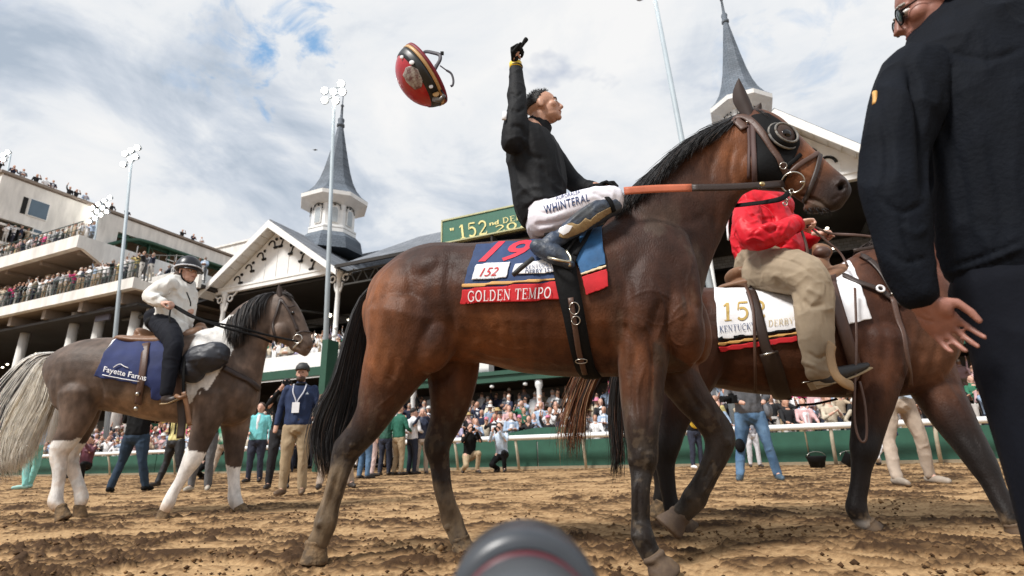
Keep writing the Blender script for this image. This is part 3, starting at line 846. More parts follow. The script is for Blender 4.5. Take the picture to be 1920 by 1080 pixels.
def cupola(s_, t_, k, kz, label, z0=12.2, ze=15.75):
    T = empty('cupola', ST(s_, t_, z0), label, 'cupola', 'spires on the old grandstand roof')
    O = ST(s_, t_, 0); n = 8; a0 = math.pi/8+.0
    def lz(prof): return [(r*k, z) for r, z in prof]
    zz = lambda z: ze+(z-15.75)*kz
    def oct_(name, prof, mt, parent=T, sm=False):
        mb = MB(); mb.lathe(O, [(r*k, zz(z)) for r, z in prof], 8, ref=DV, a0=a0); return part(name, mb, mt, parent, sm)
    oct_('base', [(2.3, 12.0), (2.1, 12.9), (1.72, 13.3)], m_spire)
    oct_('skirt', [(1.72, 13.0), (1.72, 13.55), (1.66, 13.6)], m_whitepaint)
    oct_('drum', [(1.56, 12.9), (1.56, 15.7)], m_whitepaint)
    oct_('ledge', [(1.74, 13.6), (1.74, 13.72), (1.6, 13.8)], m_whitepaint)
    oct_('eave', [(1.62, 15.4), (1.9, 15.55), (2.42, 15.75), (2.45, 16.02), (2.2, 16.05)], m_whitepaint)
    sp = oct_('spire', [(2.44, 16.03), (1.95, 16.42), (1.55, 16.95), (1.25, 17.6), (.98, 18.5), (.74, 19.6), (.5, 20.8), (.27, 22.0), (.20, 22.35)], m_spire)
    mb = MB(); mb.lathe(O, [(r*k, zz(z)) for r, z in [(.2, 22.3), (.30, 22.35), (.30, 22.5), (.2, 22.6), (.26, 22.9), (.22, 23.0), (.12, 23.1), (.08, 24.1), (.14, 24.15), (.05, 24.3), (.03, 26.2)]], 10); part('finial', mb, m_spire, T, True)
    for i in range(8):
        a = a0+math.pi/8+i*math.pi/4; d = DV*math.cos(a)+np.cross([0, 0, 1], DV)*math.sin(a)
        if (d@(-NV)) < -.2: continue
        w = np.cross([0, 0, 1], d); c = O+d*(1.60*math.cos(math.pi/8)*k+.012)
        def arch(hw, zb, zt, m=7):
            P = [c-w*hw+np.array([0, 0, zb]), c+w*hw+np.array([0, 0, zb])]+[c+w*hw*math.cos(q)+np.array([0, 0, zt+hw*math.sin(q)*1.1]) for q in np.linspace(0, math.pi, m)]
            return P
        mb = MB(); mb.prism(arch(.30*k, zz(13.95), zz(14.85)), d*.03); wd = part('window', mb, m_whitepaint, T)
        mb = MB(); mb.prism([p+d*.032 for p in arch(.23*k, zz(14.0), zz(14.85))], d*.015); part('pane', mb, mat('pale louvre glass', (.42, .46, .48), rough=.3) if 'pale louvre glass' not in bpy.data.materials else bpy.data.materials['pale louvre glass'], wd)
        P = [q+d*.05 for q in arch(.42*k, zz(14.7), zz(14.95))[2:]]
        mb = MB(); mb.tube(P, .035*k, n=6); part('arch_moulding', mb, m_dark2, T, True)
        for j in (-1, 0, 1):
            mb = MB().ell(c+w*j*.34*k+np.array([0, 0, zz(15.28)])+d*.02, (.06*k, .06*k, .06*k)); part('cut_out_dot', mb, m_cut, T, True)
    return T
cupola(-22.35, 24, .88, .90, 'left spire on white octagonal cupola behind the left gable')
cupola(1.72, 24.5, .60, .80, 'right spire on small cupola behind the racehorse\'s ear', ze=15.75)

# ================================================= big green scoreboard sign
def sign():
    T = empty('sign', ST(-9, 19.3, 9.6), 'green sign reading 152nd DERBY in yellow on the roof edge behind the jockey', 'sign')
    tf = 19.35; f = lambda x, y: pT(x, y, tf-.025)
    A = pT(830, 417, tf); Bq = pT(832, 458, tf); s0 = float(A@DV); 
    mb = MB(); mb.sbox(s0, s0+5.6, tf, tf+.25, 9.62, 10.66); part('board', mb, m_greenwall2, T)
    for a, b, c, d in ((s0-.05, s0+5.65, 10.66, 10.73), (s0-.05, s0+5.65, 9.56, 9.62)):
        mb = MB(); mb.sbox(a, b, tf-.04, tf+.2, c, d); part('frame', mb, m_cream2, T)
    for a in (s0-.06, s0+5.6):
        mb = MB(); mb.sbox(a, a+.06, tf-.04, tf+.2, 9.56, 10.73); part('frame', mb, m_cream2, T)
    for a in (s0+.6, s0+2.4, s0+4.6):
        mb = MB(); mb.sbox(a, a+.08, tf+.02, tf+.5, 8.9, 9.56); part('support', mb, m_dark, T)
    mk = m_cream
    serif_px('lettering', '152', ((858, 422), (915, 412), (917, 438), (861, 448)), None, 0, m_signtext, T, fn=f)
    text_px('lettering', 'nd', ((917, 416), (935, 412), (935, 420), (918, 423)), None, 0, m_signtext, T, bold=.03, fn=f)
    serif_px('lettering', 'DERBY', ((941, 409), (1004, 395), (1005, 406), (942, 419)), None, 0, m_signtext, T, fn=f)
    serif_px('lettering', '2026', ((926, 424), (1016, 406), (1017, 418), (927, 437)), None, 0, m_signtext, T, fn=f)
    text_px('lettering', '"', ((843, 428), (851, 427), (851, 432), (844, 433)), None, 0, m_signtext, T, bold=.02, fn=f)
m_cream2 = mat('sign frame', (.45, .45, .25), rough=.6); m_greenwall2 = mat('sign green', (.03, .13, .085), rough=.6)
m_signtext = mat('sign lettering', (.78, .70, .30), rough=.6)
sign()

# ================================================= modern left grandstand
def left_stand():
    T = empty('grandstand', ST(-50, 20, 0), 'cream concrete multi-storey grandstand at the left with crowded open decks', 'grandstand')
    P = lambda nm, mt, *b: [part(nm, MB().sbox(*x), mt, T) for x in b]
    L0 = -90
    # lower deck
    P('deck_fascia', m_cream, (L0, -29.3, 17.0, 17.35, 9.48, 10.08)); P('deck_fascia', m_cream, (-29.6, -29.302, 17.35, 19.0, 9.48, 10.0))
    P('deck_slab', m_concrete, (L0, -29.6, 17.35, 34, 9.5, 9.9))
    for i in range(12):
        s_ = -31-i*3.6; P('deck_beam', m_concrete, (s_, s_+.35, 17.4, 30, 8.9, 9.5))
    # upper deck
    P('deck_fascia', m_cream, (L0, -35.4, 17.0, 17.35, 12.92, 13.72))
    mb = MB(); mb.prism([ST(-35.4, 17.35, 13.70), ST(-35.4, 17.35, 12.94), ST(-35.4, 19.2, 12.0), ST(-35.4, 21.2, 11.2), ST(-35.4, 27, 11.2), ST(-35.4, 27, 13.70)], DV*-.3); part('side_wall', mb, m_cream, T)
    mb = MB(); mb.prism([ST(-35.7, 17.36, 12.93), ST(-35.7, 21.5, 13.0), ST(-35.7, 30, 13.0), ST(-35.7, 30, 13.4), ST(-35.7, 17.36, 13.4)], DV*(L0+35.7)); part('deck_slab', mb, m_concrete, T)
    P('rear_wall', m_concrete, (L0, -35.8, 23.5, 23.8, 9.9, 13.0))
    for i in range(10):
        s_ = -36.2-i*3.9; P('ceiling_rib', m_concrete, (s_, s_+.25, 17.5, 23.4, 12.7, 12.93))
    for s_ in (-37.3, -42.6, -47.9, -53, -58): P('pier', m_cream, (s_-.3, s_+.3, 19.2, 19.7, 9.9, 12.95))
    # top block: front face with two open galleries
    P('front_wall', m_cream, (L0, -46.8, 17.0, 17.3, 19.55, 20.7), (L0, -46.8, 17.0, 17.3, 16.75, 17.35), (-47.6, -46.8, 17.0, 17.3, 14.3, 19.55), (-60.4, -59.7, 17.0, 17.3, 14.3, 19.55), (L0, -46.8, 17.0, 17.3, 13.75, 15.2))
    mb = MB(); mb.prism([ST(-47.6, 17.02, 19.56), ST(-47.6, 17.02, 18.9), ST(-48.7, 17.02, 19.56)], NV*.25); part('corner_chamfer', mb, m_cream, T)
    P('gallery_back', m_greenwall, (L0, -47.2, 21, 21.2, 14, 20.4)); P('gallery_floor', m_concrete, (L0, -47.2, 17.3, 21, 16.9, 17.1)); P('gallery_ceiling', m_concrete, (L0, -47.2, 17.3, 21, 19.7, 19.9))
    # end wall, running away to the right
    e0, e1 = -47.1, -46.8
    P('end_wall', m_cream, (e0, e1, 17.302, 23.6, 17.4, 20.68), (e0, e1, 23.6, 44, 19.3, 20.68), (e0, e1, 19.9, 44, 13.7, 17.0), (e0, e1, 17.302, 19.9, 13.7, 15.5), (e0, e1, 23.6, 25.2, 17.0, 19.3))
    P('end_wall', m_cream, (e0, e1, 19.9, 23.6, 17.0, 17.4))
    P('green_gallery', m_green, (-52, e0, 25.2, 44, 16.9, 17.1), (-52, -51.6, 25.2, 44, 17.0, 19.4), (e0-.1, e0, 25.2, 44, 18.9, 19.3))
    for i in range(9):
        t_ = 26+i*1.9; P('green_strut', m_green, (e0, e1-.05, t_, t_+.12, 17.0, 19.3))
    for i in range(5):
        mb = MB(); t_ = 26+i*3.6; mb.tube([ST(-46.9, t_, 17.1), ST(-46.9, t_+1.8, 19.2), ST(-46.9, t_+3.6, 17.1)], .06, n=6); part('green_strut', mb, m_green, T)
    mb = MB(); mb.tube([ST(-46.6, t, 17.0+2.2*math.sin(min(1, (t-23.6)/4.0)*1.57)) for t in np.linspace(23.6, 44, 20)], .16, n=8); part('green_arch', mb, m_green, T, True)
    for t_, z_ in ((26, 17.8), (29.5, 18.2), (31, 17.9)):
        P('window_frame', m_whitepaint, (e1, e1+.06, t_, t_+.9, z_, z_+.07), (e1, e1+.06, t_+.9, t_+.97, z_, z_+.8))
    for (t0, t1, z0, z1) in ((18.95, 20.1, 18.25, 19.5), (19.55, 20.05, 15.9, 17.3)):
        w_ = part('window', MB().sbox(e1, e1+.07, t0-.06, t1+.06, z0-.06, z1+.06), m_whitepaint, T); part('pane', MB().sbox(e1+.07, e1+.09, t0, t1, z0, z1), m_glass, w_)
    w_ = part('doorway', MB().sbox(e1, e1+.03, 18.5, 18.8, 18.2, 19.5), m_cut, T)
    P('recess', m_cut, (e1, e1+.03, 17.9, 19.35, 15.9, 17.2)); P('ledge', m_cream, (e1, e1+.2, 17.6, 20.4, 15.5, 15.7))
    P('roof_edge', m_concrete, (L0, e1+.15, 16.85, 17.05, 20.7, 20.9), (e1, e1+.15, 17.05, 44, 20.7, 20.9)); P('roof', m_concrete, (L0, e1, 17.05, 44, 20.6, 20.8))
    P('lower_ledge', m_cream, (e1, e1+.12, 17.3, 44, 16.9, 17.05))
    # structure between the decks at the right: sloping side wall and green rails
    mb = MB(); mb.prism([ST(-46, 24.0, 13.9), ST(-46, 24.0, 16.0), ST(-37, 24.0, 14.3), ST(-33.5, 24.0, 13.4), ST(-33.5, 24.0, 12.6), ST(-40, 24.0, 12.6)], NV*.2); part('ramp_wall', mb, m_cream, T)
    for i in range(12):
        s_ = -46+i*.9; P('ramp_baluster', m_dark2, (s_, s_+.05, 23.95, 24.0, 16.0-(s_+46)*.19, 16.7-(s_+46)*.19))
    mb = MB(); mb.tube([ST(-46, 23.97, 16.7), ST(-36, 23.97, 14.8)], .04, n=6); part('ramp_rail', mb, m_dark2, T)
    P('balcony_front', m_cream, (-33.6, -27.4, 19.3, 19.5, 9.85, 11.1)); P('balcony_slab', m_dark, (-33.6, -27.4, 19.5, 24, 9.9, 10.1))
    for z in (8.4, 8.9): 
        mb = MB(); mb.tube(crm(np.array([ST(-33, 19, z+.2), ST(-30.5, 18.6, z), ST(-27.5, 18.6, z+.5)]), 5), .10, n=6); part('cable_tray', mb, m_dark2, T, True)
    # deck railings
    for a, b, t_, z_ in ((L0, -29.4, 17.15, 10.08), (L0, -35.6, 17.15, 13.72)):
        P('handrail', m_railing, (a, b, t_-.02, t_+.02, z_+.95, z_+.99), (a, b, t_-.015, t_+.015, z_+.45, z_+.48))
        n = int((b+62)/.45)
        for i in range(n):
            s_ = b-.1-i*.45
            part('baluster', MB().sbox(s_-.012, s_+.012, t_-.012, t_+.012, z_, z_+.95), m_railing, T)
    # columns and dark space below
    for s_ in (-29.9, -31.2, -34.5, -37.0, -42.2, -47.5, -53, -59): part('column', MB().lathe(ST(s_, 18.6, 0), [(.26, 0), (.26, 9.4)], 12), m_cream, T, True)
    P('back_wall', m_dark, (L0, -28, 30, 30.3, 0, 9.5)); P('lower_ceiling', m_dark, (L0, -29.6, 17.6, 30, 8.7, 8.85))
    for i in range(44):
        d = MB().ell(ST(-52+random.random()*22, 20+random.random()*9.5, 7.2+random.random()*1.3-random.random()*1.6), (.085, .085, .06)); part('ceiling_lamp', d, m_bulb, T, True)
    P('screen', mat('violet-grey screen', (.10, .09, .12), rough=.4), (-33.9, -32.6, 18.0, 18.1, 8.35, 9.1))
    # pale penthouse beyond
    Q = empty('building', ST(-60, 50, 0), 'pale flat-roofed upper storey seen beyond the left grandstand roof', 'building')
    part('wall', MB().sbox(-75, -58, 50, 60, 20, 30.3), m_cream, Q); part('roof', MB().sbox(-75.3, -57.7, 49.8, 60.2, 30.3, 30.55), m_cream, Q)
    part('wall', MB().sbox(-78, -70, 47, 50-.01, 20, 29.2), m_whitepaint, Q)
left_stand()

# ================================================= floodlight poles
def pole(foot, top, t_, label, heads, base=True, r=.125, rt=.07, glow=1.0):
    a = pT(*foot, t_); b = pT(*top, t_); d = (b-a)/max(b[2]-a[2], .1); g = a-d*a[2]
    T = empty('floodlight_pole', g, label, 'floodlight', 'floodlight poles')
    part('pole', MB().tube([g, g+(b-g)*.5, b], [r, (r+rt)/2, rt], n=12), m_pole, T, True)
    if base:
        part('base_cabinet', MB().sbox(float(g@DV)-.16, float(g@DV)+.14, float(g@NV)-.32, float(g@NV)+.3, 0, 5.0), m_green, T)
    for (dx, dz, lit) in heads:
        c = b+DV*dx*1.25+np.array([0, 0, dz*1.25])
        h = part('floodlight', MB().lathe(c, [(.06, .26), (.15, .12), (.20, 0), (.20, -.05)], 12, axis=(0.05, .75, .25)), m_pole, T, True)
        if lit: part('lens', MB().lathe(c-unit((0.05, .75, .25))*.052, [(.155, 0), (.13, -.05), (.01, -.07)], 12, axis=(0.05, .75, .25)), m_lamp, h, True)
        part('arm', MB().tube([b+np.array([0, 0, dz*.8]), c], .03, n=6), m_pole, T)
    return T
def unit_(v): return np.asarray(v)/np.linalg.norm(v)
unit = unit_
pole((215, 640), (247, 292), 17, 'tall floodlight pole rising behind the pinto\'s rump', [(-.55, .25, 1), (-.1, .3, 1), (.35, .35, 1), (-.5, -.35, 1), (.0, -.2, 1), (.35, -.15, 1)], base=False)
pole((610, 660), (627, 178), 16.6, 'tall floodlight pole in front of the left spire', [(-.5, .35, 1), (.3, .4, 1), (-.45, -.1, 1), (.4, 0, 1), (-.05, .15, 1), (.1, -.3, 1)])
pole((1278, 260), (1226, -12), 16.4, 'grey floodlight pole rising behind the racehorse\'s neck', [(-.4, .1, 1), (.4, .1, 1)], base=False)
pole((170, 500), (182, 412), 23, 'short floodlight mast with a bank of lamps on the left grandstand', [(-1.3+.55*i, .9-.5*j+.12*i, 1) for i in range(5) for j in range(3)], base=False, r=.1, rt=.08)
pole((14, 322), (20, 290), 19, 'floodlight mast on the roof corner of the left grandstand', [(-.9, .2, 1), (-.4, .3, 1), (-.7, -.2, 1)], base=False, r=.08, rt=.06)

# ================================================= rail and green wall
def rail():
    for a, b, lab in ((-62, -16.4, 'white running rail with posts along the left half of the track'), (-11.0, 16, 'white running rail with posts along the right half of the track')):
        T = empty('running_rail', ST((a+b)/2, 15.5, 0), lab, 'rail')
        part('top_rail', MB().tube([ST(s, 15.5, .92) for s in np.linspace(a, b, 24)], .10, n=10, r2=.075, flat=(0, 0, 1)), m_whitepaint, T, True)
        n = int((b-a)/2.1)
        for i in range(n+1):
            s_ = a+.2+i*2.1
            part('post', MB().tube([ST(s_, 15.75, -.1), ST(s_, 15.62, .5), ST(s_, 15.5, .86)], .042, n=8), m_postgrey, T, True)
        g = empty('barrier_wall', ST((a+b)/2, 16.0, 0), 'low green board wall behind the rail, '+('left' if a < -20 else 'right')+' of the gap', 'wall')
        m = int((b-a)/2.4)
        for i in range(m):
            s0 = a+i*(b-a)/m; s1 = a+(i+1)*(b-a)/m
            part('panel', MB().sbox(s0+.02, s1-.02, 16.0, 16.06, .08, .82), m_greenwall, g)
        part('base_board', MB().sbox(a, b, 15.93, 16.10, -.05, .08), mat('weathered sill', (.26, .21, .14), rough=.9) if 'weathered sill' not in bpy.data.materials else bpy.data.materials['weathered sill'], g)
    mb = MB(); mb.prism([ST(-9.2, 16.15, .8), ST(-4.6, 16.15, .8), ST(-4.6, 16.15, 1.22), ST(-6.2, 16.15, 1.22)], NV*.1)
    tag(mb.build('ramp_panel', m_greenwall, None), 'green sloping panel above the rail wall under the racehorse', 'panel')
m_postgrey = mat('weathered post', (.42, .37, .28), rough=.85)
rail()
# ------------------------------------------------------------------ horses
def near_leg(S, secs, Yf, off, g=0, ry=.85):
    S.limb([(x, y, Yf(x)+(off if np.isscalar(off) else off[i]), r) for i, (x, y, r) in enumerate(secs)], g, 4, 14, ry)
def hoof(parent, a, b, Y, ra, rb, mt, tilt=(0, 0), name='hoof'):
    """a: px top centre, b: px sole centre"""
    p = pY(a[0], a[1], Y); q = pY(b[0], b[1], Y); k = depth(p)/FPX
    mb = MB(); tt = np.array([0, .06, .14, .2, .3, .42, .55, .68, .8, .9, .97, 1]); P = np.array([p+(q-p)*t for t in tt])
    R = np.interp(tt, [0, .06, .16, .24, .55, .9, 1], [ra*.93, ra*1.05, ra*1.08, ra*1.0, ra*.45+rb*.55, rb, rb*.95])*k
    mb.tube(P, R, n=22, r2=R*.92)
    o = mb.build(name, mt, parent, smooth=True); V = vco(o.data)
    setco(o.data, V+vno(o.data)*((fbm(V*38, 3)-.5)*.016)[:, None]); return o
def ear(parent, pts, Y, mt, name='ear', thick=.018):
    """pts: px centreline with half widths, cupped"""
    mb = MB(); rows = []
    for x, y, r in pts:
        p = pY(x, y, Y); rows.append([*p, r*depth(p)/FPX])
    R = crm(rows, 4); k = len(R); seg = 9; V = []
    for r in R:
        for j in range(seg):
            a = -1+2*j/(seg-1)
            V.append(r[:3]+np.array([r[3]*a, r[3]*1.0*(a*a)*.8-.004, 0]))
    F = [(i*seg+j, i*seg+j+1, (i+1)*seg+j+1, (i+1)*seg+j) for i in range(k-1) for j in range(seg-1)]
    n = len(V); V = V+[v+np.array([0, .006, 0]) for v in V]; F = F+[tuple(i+n for i in f[::-1]) for f in F]
    mb.add(V, F)
    return mb.build(name, mt, parent, smooth=True)

def in_poly(Q, poly):
    E = np.asarray(poly, float); c = np.zeros(len(Q), bool); j = len(E)-1
    for i in range(len(E)):
        with np.errstate(divide='ignore', invalid='ignore'):
            k = ((E[i, 1] > Q[:, 1]) != (E[j, 1] > Q[:, 1])) & (Q[:, 0] < (E[j, 0]-E[i, 0])*(Q[:, 1]-E[i, 1])/(E[j, 1]-E[i, 1])+E[i, 0])
        c ^= k; j = i
    return c
def sstep(a, b, x):
    t = np.clip((x-a)/(b-a), 0, 1); return t*t*(3-2*t)
def mixc(A, B, t):
    return A*(1-t[:, None])+np.asarray(B)*t[:, None]

def soft(S, vox, it, grow, ylim=690):
    """remesh, melt the joins between the masses, give thin limbs back what the melting took"""
    me = S.skin(vox, it)
    V = vco(me); Q = proj(V)
    V += vno(me)*(grow*(.35+.65*sstep(ylim, ylim+60, Q[:, 1])))[:, None]
    setco(me, V)
    return me
# ================================================= main bay horse
YM = lambda x: 2.82-(x-700)/600*.33
H1 = empty('horse', pY(1000, 700, YM(1000))*np.array([1, 1, 0]), 'large dark bay racehorse walking in front, carrying the jockey in black', 'horse')
def build_main():
    S = Soup(); Y = YM
    S.trunk([(691, 560, 693, 640, Y(690), .10), (708, 520, 716, 700, Y(705), .20), (758, 480, 785, 705, Y(760), .275), (815, 462, 845, 684, Y(815), .30),
             (886, 463, 898, 679, Y(886), .30), (960, 457, 975, 697, Y(960), .31), (1040, 452, 1060, 705, Y(1050), .31), (1110, 438, 1140, 706, Y(1130), .28),
             (1165, 405, 1195, 704, Y(1190), .24), (1215, 400, 1248, 700, Y(1240), .23), (1262, 420, 1292, 694, Y(1290), .20)], n=4)
    # neck, head
    S.trunk([(1120, 440, 1262, 700, Y(1200), .17), (1158, 388, 1300, 640, Y(1240), .17), (1192, 352, 1314, 560, Y(1260), .13), (1240, 312, 1334, 490, Y(1290), .10), (1296, 272, 1356, 440, Y(1320), .088),
             (1342, 243, 1372, 400, Y(1355), .082), (1388, 215, 1390, 368, Y(1390), .078), (1408, 214, 1412, 356, Y(1410), .075)], n=4)
    S.trunk([(1392, 216, 1390, 330, Y(1390)-.0, .07), (1420, 207, 1412, 352, Y(1425), .092), (1455, 222, 1445, 356, Y(1455), .10), (1482, 245, 1470, 358, Y(1480), .088),
             (1510, 271, 1486, 364, Y(1505), .072), (1538, 297, 1506, 378, Y(1530), .062), (1562, 318, 1527, 392, Y(1555), .060), (1582, 336, 1553, 398, Y(1575), .062), (1590, 352, 1572, 388, Y(1588), .05)], n=4)
    S.eb(1428, 318, Y(1430)-.03, 40, 38, .085)                   # cheek
    S.eb(1462, 247, Y(1462)-.075, 17, 12, .03, 35)                # brow
    S.eb(1572, 352, Y(1570)-.03, 20, 22, .045)                    # nostril mass
    S.eb(1530, 388, Y(1530)-.0, 24, 13, .042, -8)                 # lower lip
    S.eb(1563, 380, Y(1560)-.01, 20, 16, .045, -30)
    # chest, shoulder, withers masses
    S.eb(1270, 600, Y(1270)-.10, 44, 85, .13, -12)
    S.eb(1285, 600, Y(1285)+.10, 40, 85, .13, -12)
    S.eb(1210, 560, Y(1210)-.14, 62, 110, .13, 18)
    S.eb(1210, 560, Y(1210)+.14, 62, 110, .13, 18)
    # quarters
    S.eb(762, 585, Y(760)-.12, 74, 112, .19, 10)
    S.eb(762, 585, Y(760)+.12, 74, 112, .19, 10)
    S.eb(820, 520, Y(820)-.15, 60, 48, .14)
    S.eb(812, 640, Y(812)-.17, 46, 62, .11, 20)
    S.eb(826, 640, Y(812)+.14, 46, 62, .11, 10)
    S.eb(856, 560, Y(850)-.2, 30, 40, .08)
    # legs
    near_leg(S, [(770, 600, 84), (756, 655, 72), (733, 703, 57), (716, 742, 45), (702, 774, 35), (681, 808, 29), (655, 838, 26), (645, 858, 23), (637, 885, 19), (628, 918, 17), (618, 950, 17), (611, 977, 20), (605, 998, 18), (596, 1016, 19)],
             Y, [-.15]*4+[-.16]*4+[-.18]*3+[-.19]*3)
    near_leg(S, [(838, 640, 62), (848, 690, 52), (846, 740, 40), (838, 785, 31), (824, 820, 26), (820, 842, 23), (825, 872, 18), (830, 912, 16), (838, 945, 16), (848, 975, 19), (856, 996, 17), (862, 1010, 18)],
             Y, [.12]*3+[.14]*3+[.16]*3+[.20]*3)
    S.eb(640, 836, Y(640)-.16, 14, 18, .03, 20); S.eb(808, 830, Y(808)+.14, 12, 16, .03)
    near_leg(S, [(1205, 600, 58), (1206, 655, 49), (1204, 705, 43), (1203, 755, 38), (1203, 800, 32), (1205, 835, 28), (1205, 862, 27), (1203, 885, 21), (1201, 915, 17), (1201, 950, 16.5), (1202, 985, 18), (1205, 1006, 21), (1213, 1026, 19), (1222, 1042, 19)],
             Y, [-.13]*4+[-.16]*4+[-.19]*3+[-.22]*3)
    near_leg(S, [(1255, 660, 48), (1272, 705, 40), (1298, 745, 33), (1325, 780, 28), (1345, 808, 28), (1349, 832, 26), (1342, 858, 21), (1328, 888, 18), (1313, 915, 19), (1302, 935, 22), (1288, 953, 18), (1276, 965, 18)],
             Y, [.12]*4+[.14]*8)
    me = soft(S, .0068, 20, .0042)
    cl = [
        ([(846, 470), (838, 540), (848, 600), (842, 650)], -.010, 9), ([(700, 560), (722, 620), (740, 680), (730, 720)], -.006, 8),
        ([(905, 640), (880, 655), (850, 690)], .010, 10), ([(862, 660), (838, 700), (800, 720)], -.008, 8),
        ([(770, 560), (800, 610), (790, 680)], -.005, 10), ([(930, 610), (935, 650)], -.004, 7), ([(955, 600), (962, 660)], -.004, 7), ([(985, 600), (992, 665)], -.004, 7), ([(1015, 600), (1022, 670)], -.004, 7), ([(1130, 600), (1150, 660), (1140, 700)], -.008, 8), ([(740, 560), (752, 620), (770, 660)], .0022, 1.8), ([(1250, 640), (1262, 590), (1290, 560)], .003, 2.2), ([(1300, 480), (1290, 540), (1300, 600)], .0028, 2.2), ([(1236, 600), (1262, 640), (1282, 650)], .0028, 2), ([(920, 640), (960, 655), (1000, 650)], .0022, 1.6), ([(690, 700), (712, 730), (722, 760)], .0026, 1.8), ([(780, 520), (830, 500), (880, 520)], -.006, 12),
        ([(1150, 470), (1180, 560), (1170, 640)], -.010, 11), ([(1250, 470), (1290, 560), (1280, 640)], -.008, 10),
        ([(1240, 560), (1220, 630), (1235, 700)], -.010, 9), ([(1160, 600), (1190, 650), (1180, 710)], -.009, 8), ([(1200, 600), (1225, 640), (1240, 690)], .006, 6),
        ([(1210, 680), (1195, 740), (1200, 800)], .006, 4), ([(1225, 660), (1222, 740), (1215, 820)], -.006, 5), ([(1186, 700), (1186, 780)], -.005, 4),
        ([(1220, 520), (1245, 580), (1232, 640)], .004, 3), ([(1190, 590), (1240, 610), (1290, 585)], .0025, 2), ([(1175, 560), (1220, 545), (1260, 560)], .0025, 2),
        ([(735, 640), (760, 690), (745, 730), (700, 770)], .003, 2.2), ([(720, 700), (750, 720), (770, 740)], .003, 2), ([(880, 650), (940, 670), (1010, 670), (1060, 690)], .003, 2.5),
        ([(1345, 270), (1330, 330), (1345, 380), (1340, 440)], -.006, 8), ([(1215, 400), (1280, 420), (1330, 400)], -.004, 10), ([(1376, 270), (1368, 320), (1374, 350)], -.008, 6),
        ([(1480, 305), (1510, 325), (1545, 340)], .004, 3.5), ([(1495, 290), (1520, 312)], -.004, 5), ([(1440, 300), (1470, 320), (1480, 345)], -.004, 6),
        ([(1500, 366), (1522, 372), (1540, 380), (1556, 396)], -.012, 2.8), ([(1505, 374), (1530, 384), (1545, 398)], .005, 4),
        ([(1570, 350), (1576, 338), (1586, 342), (1586, 356), (1577, 364)], .006, 3.0),
        ([(1576, 344), (1580, 356)], -.034, 6.0), ([(1575, 365), (1560, 376)], -.004, 3),
        ([(810, 908), (826, 902), (846, 900)], .002, 2), ([(1330, 740), (1345, 790), (1360, 830)], .004, 4), ([(1285, 720), (1310, 770)], -.007, 6),
        ([(1203, 840), (1196, 866)], .005, 6), ([(1216, 846), (1218, 872)], .006, 5), ([(1187, 905), (1187, 985)], .005, 3), ([(1197, 905), (1196, 985)], -.006, 3), ([(1186, 1000), (1188, 1012)], .007, 5), ([(1210, 1014), (1222, 1034)], -.005, 3), ([(1180, 858), (1182, 872)], .007, 5), ([(1352, 868), (1330, 905), (1316, 928)], .006, 3), ([(1338, 862), (1318, 900)], -.006, 3), ([(1362, 820), (1368, 838)], .007, 5), ([(1290, 930), (1294, 940)], .007, 5), ([(651, 880), (636, 930), (626, 962)], .004, 3), ([(628, 880), (614, 930), (604, 965)], .006, 3), ([(600, 976), (596, 988)], .008, 5), ([(812, 880), (818, 915), (830, 955)], .006, 3), ([(822, 880), (830, 930)], -.006, 3), ([(836, 985), (842, 992)], .008, 5), ([(660, 830), (652, 856)], .006, 5), ([(830, 830), (834, 850)], .006, 5), ([(1300, 735), (1330, 775), (1350, 800)], .004, 2.5), ([(1222, 905), (1219, 980)], -.005, 4), ([(1192, 905), (1190, 980)], .002, 2),
        ([(640, 870), (618, 950)], -.004, 3), ([(843, 860), (846, 930)], -.003, 3),
    ]
    crease(me, [(l, a*1.1, w) for l, a, w in cl])
    V = vco(me); Nn = vno(me)
    V += Nn*((fbm(V*np.array([7, 7, 10]), 3)-.5)*.007)[:, None]; setco(me, V)
    # ---- coat: bay with black points; the lit rear edge of the rump is painted in too
    Q = proj(V); x, y = Q[:, 0], Q[:, 1]
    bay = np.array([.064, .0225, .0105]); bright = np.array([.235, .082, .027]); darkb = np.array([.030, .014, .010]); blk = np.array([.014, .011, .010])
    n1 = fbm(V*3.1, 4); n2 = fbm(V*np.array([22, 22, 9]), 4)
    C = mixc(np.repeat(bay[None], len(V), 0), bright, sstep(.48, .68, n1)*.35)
    C = mixc(C, bright, sstep(110, 20, np.hypot((x-702)*1.0, (y-590)*.55))*.8)         # orange highlight along the edge of the quarters, painted into the coat
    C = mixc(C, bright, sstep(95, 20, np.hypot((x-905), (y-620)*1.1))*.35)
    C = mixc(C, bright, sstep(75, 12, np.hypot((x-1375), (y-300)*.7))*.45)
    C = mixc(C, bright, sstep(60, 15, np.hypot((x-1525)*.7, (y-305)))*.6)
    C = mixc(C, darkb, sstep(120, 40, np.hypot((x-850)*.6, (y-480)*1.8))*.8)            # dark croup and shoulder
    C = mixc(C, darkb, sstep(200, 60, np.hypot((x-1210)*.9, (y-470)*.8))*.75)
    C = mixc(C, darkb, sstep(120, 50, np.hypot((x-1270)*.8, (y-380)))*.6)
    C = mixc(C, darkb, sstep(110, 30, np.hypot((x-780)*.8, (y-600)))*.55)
    C = mixc(C, blk, sstep(1490, 1560, x)*sstep(290, 345, y)*.8)
    leg = np.where(x < 1000, sstep(670, 830, y), sstep(620, 840, y))
    C = mixc(C, blk, leg*.93)
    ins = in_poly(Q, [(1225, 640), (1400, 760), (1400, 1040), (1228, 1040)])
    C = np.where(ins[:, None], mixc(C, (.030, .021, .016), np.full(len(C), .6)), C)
    C *= (.75+.55*n2)[:, None]
    # dried track mud on the legs and belly
    mud = np.array([.30, .215, .13])
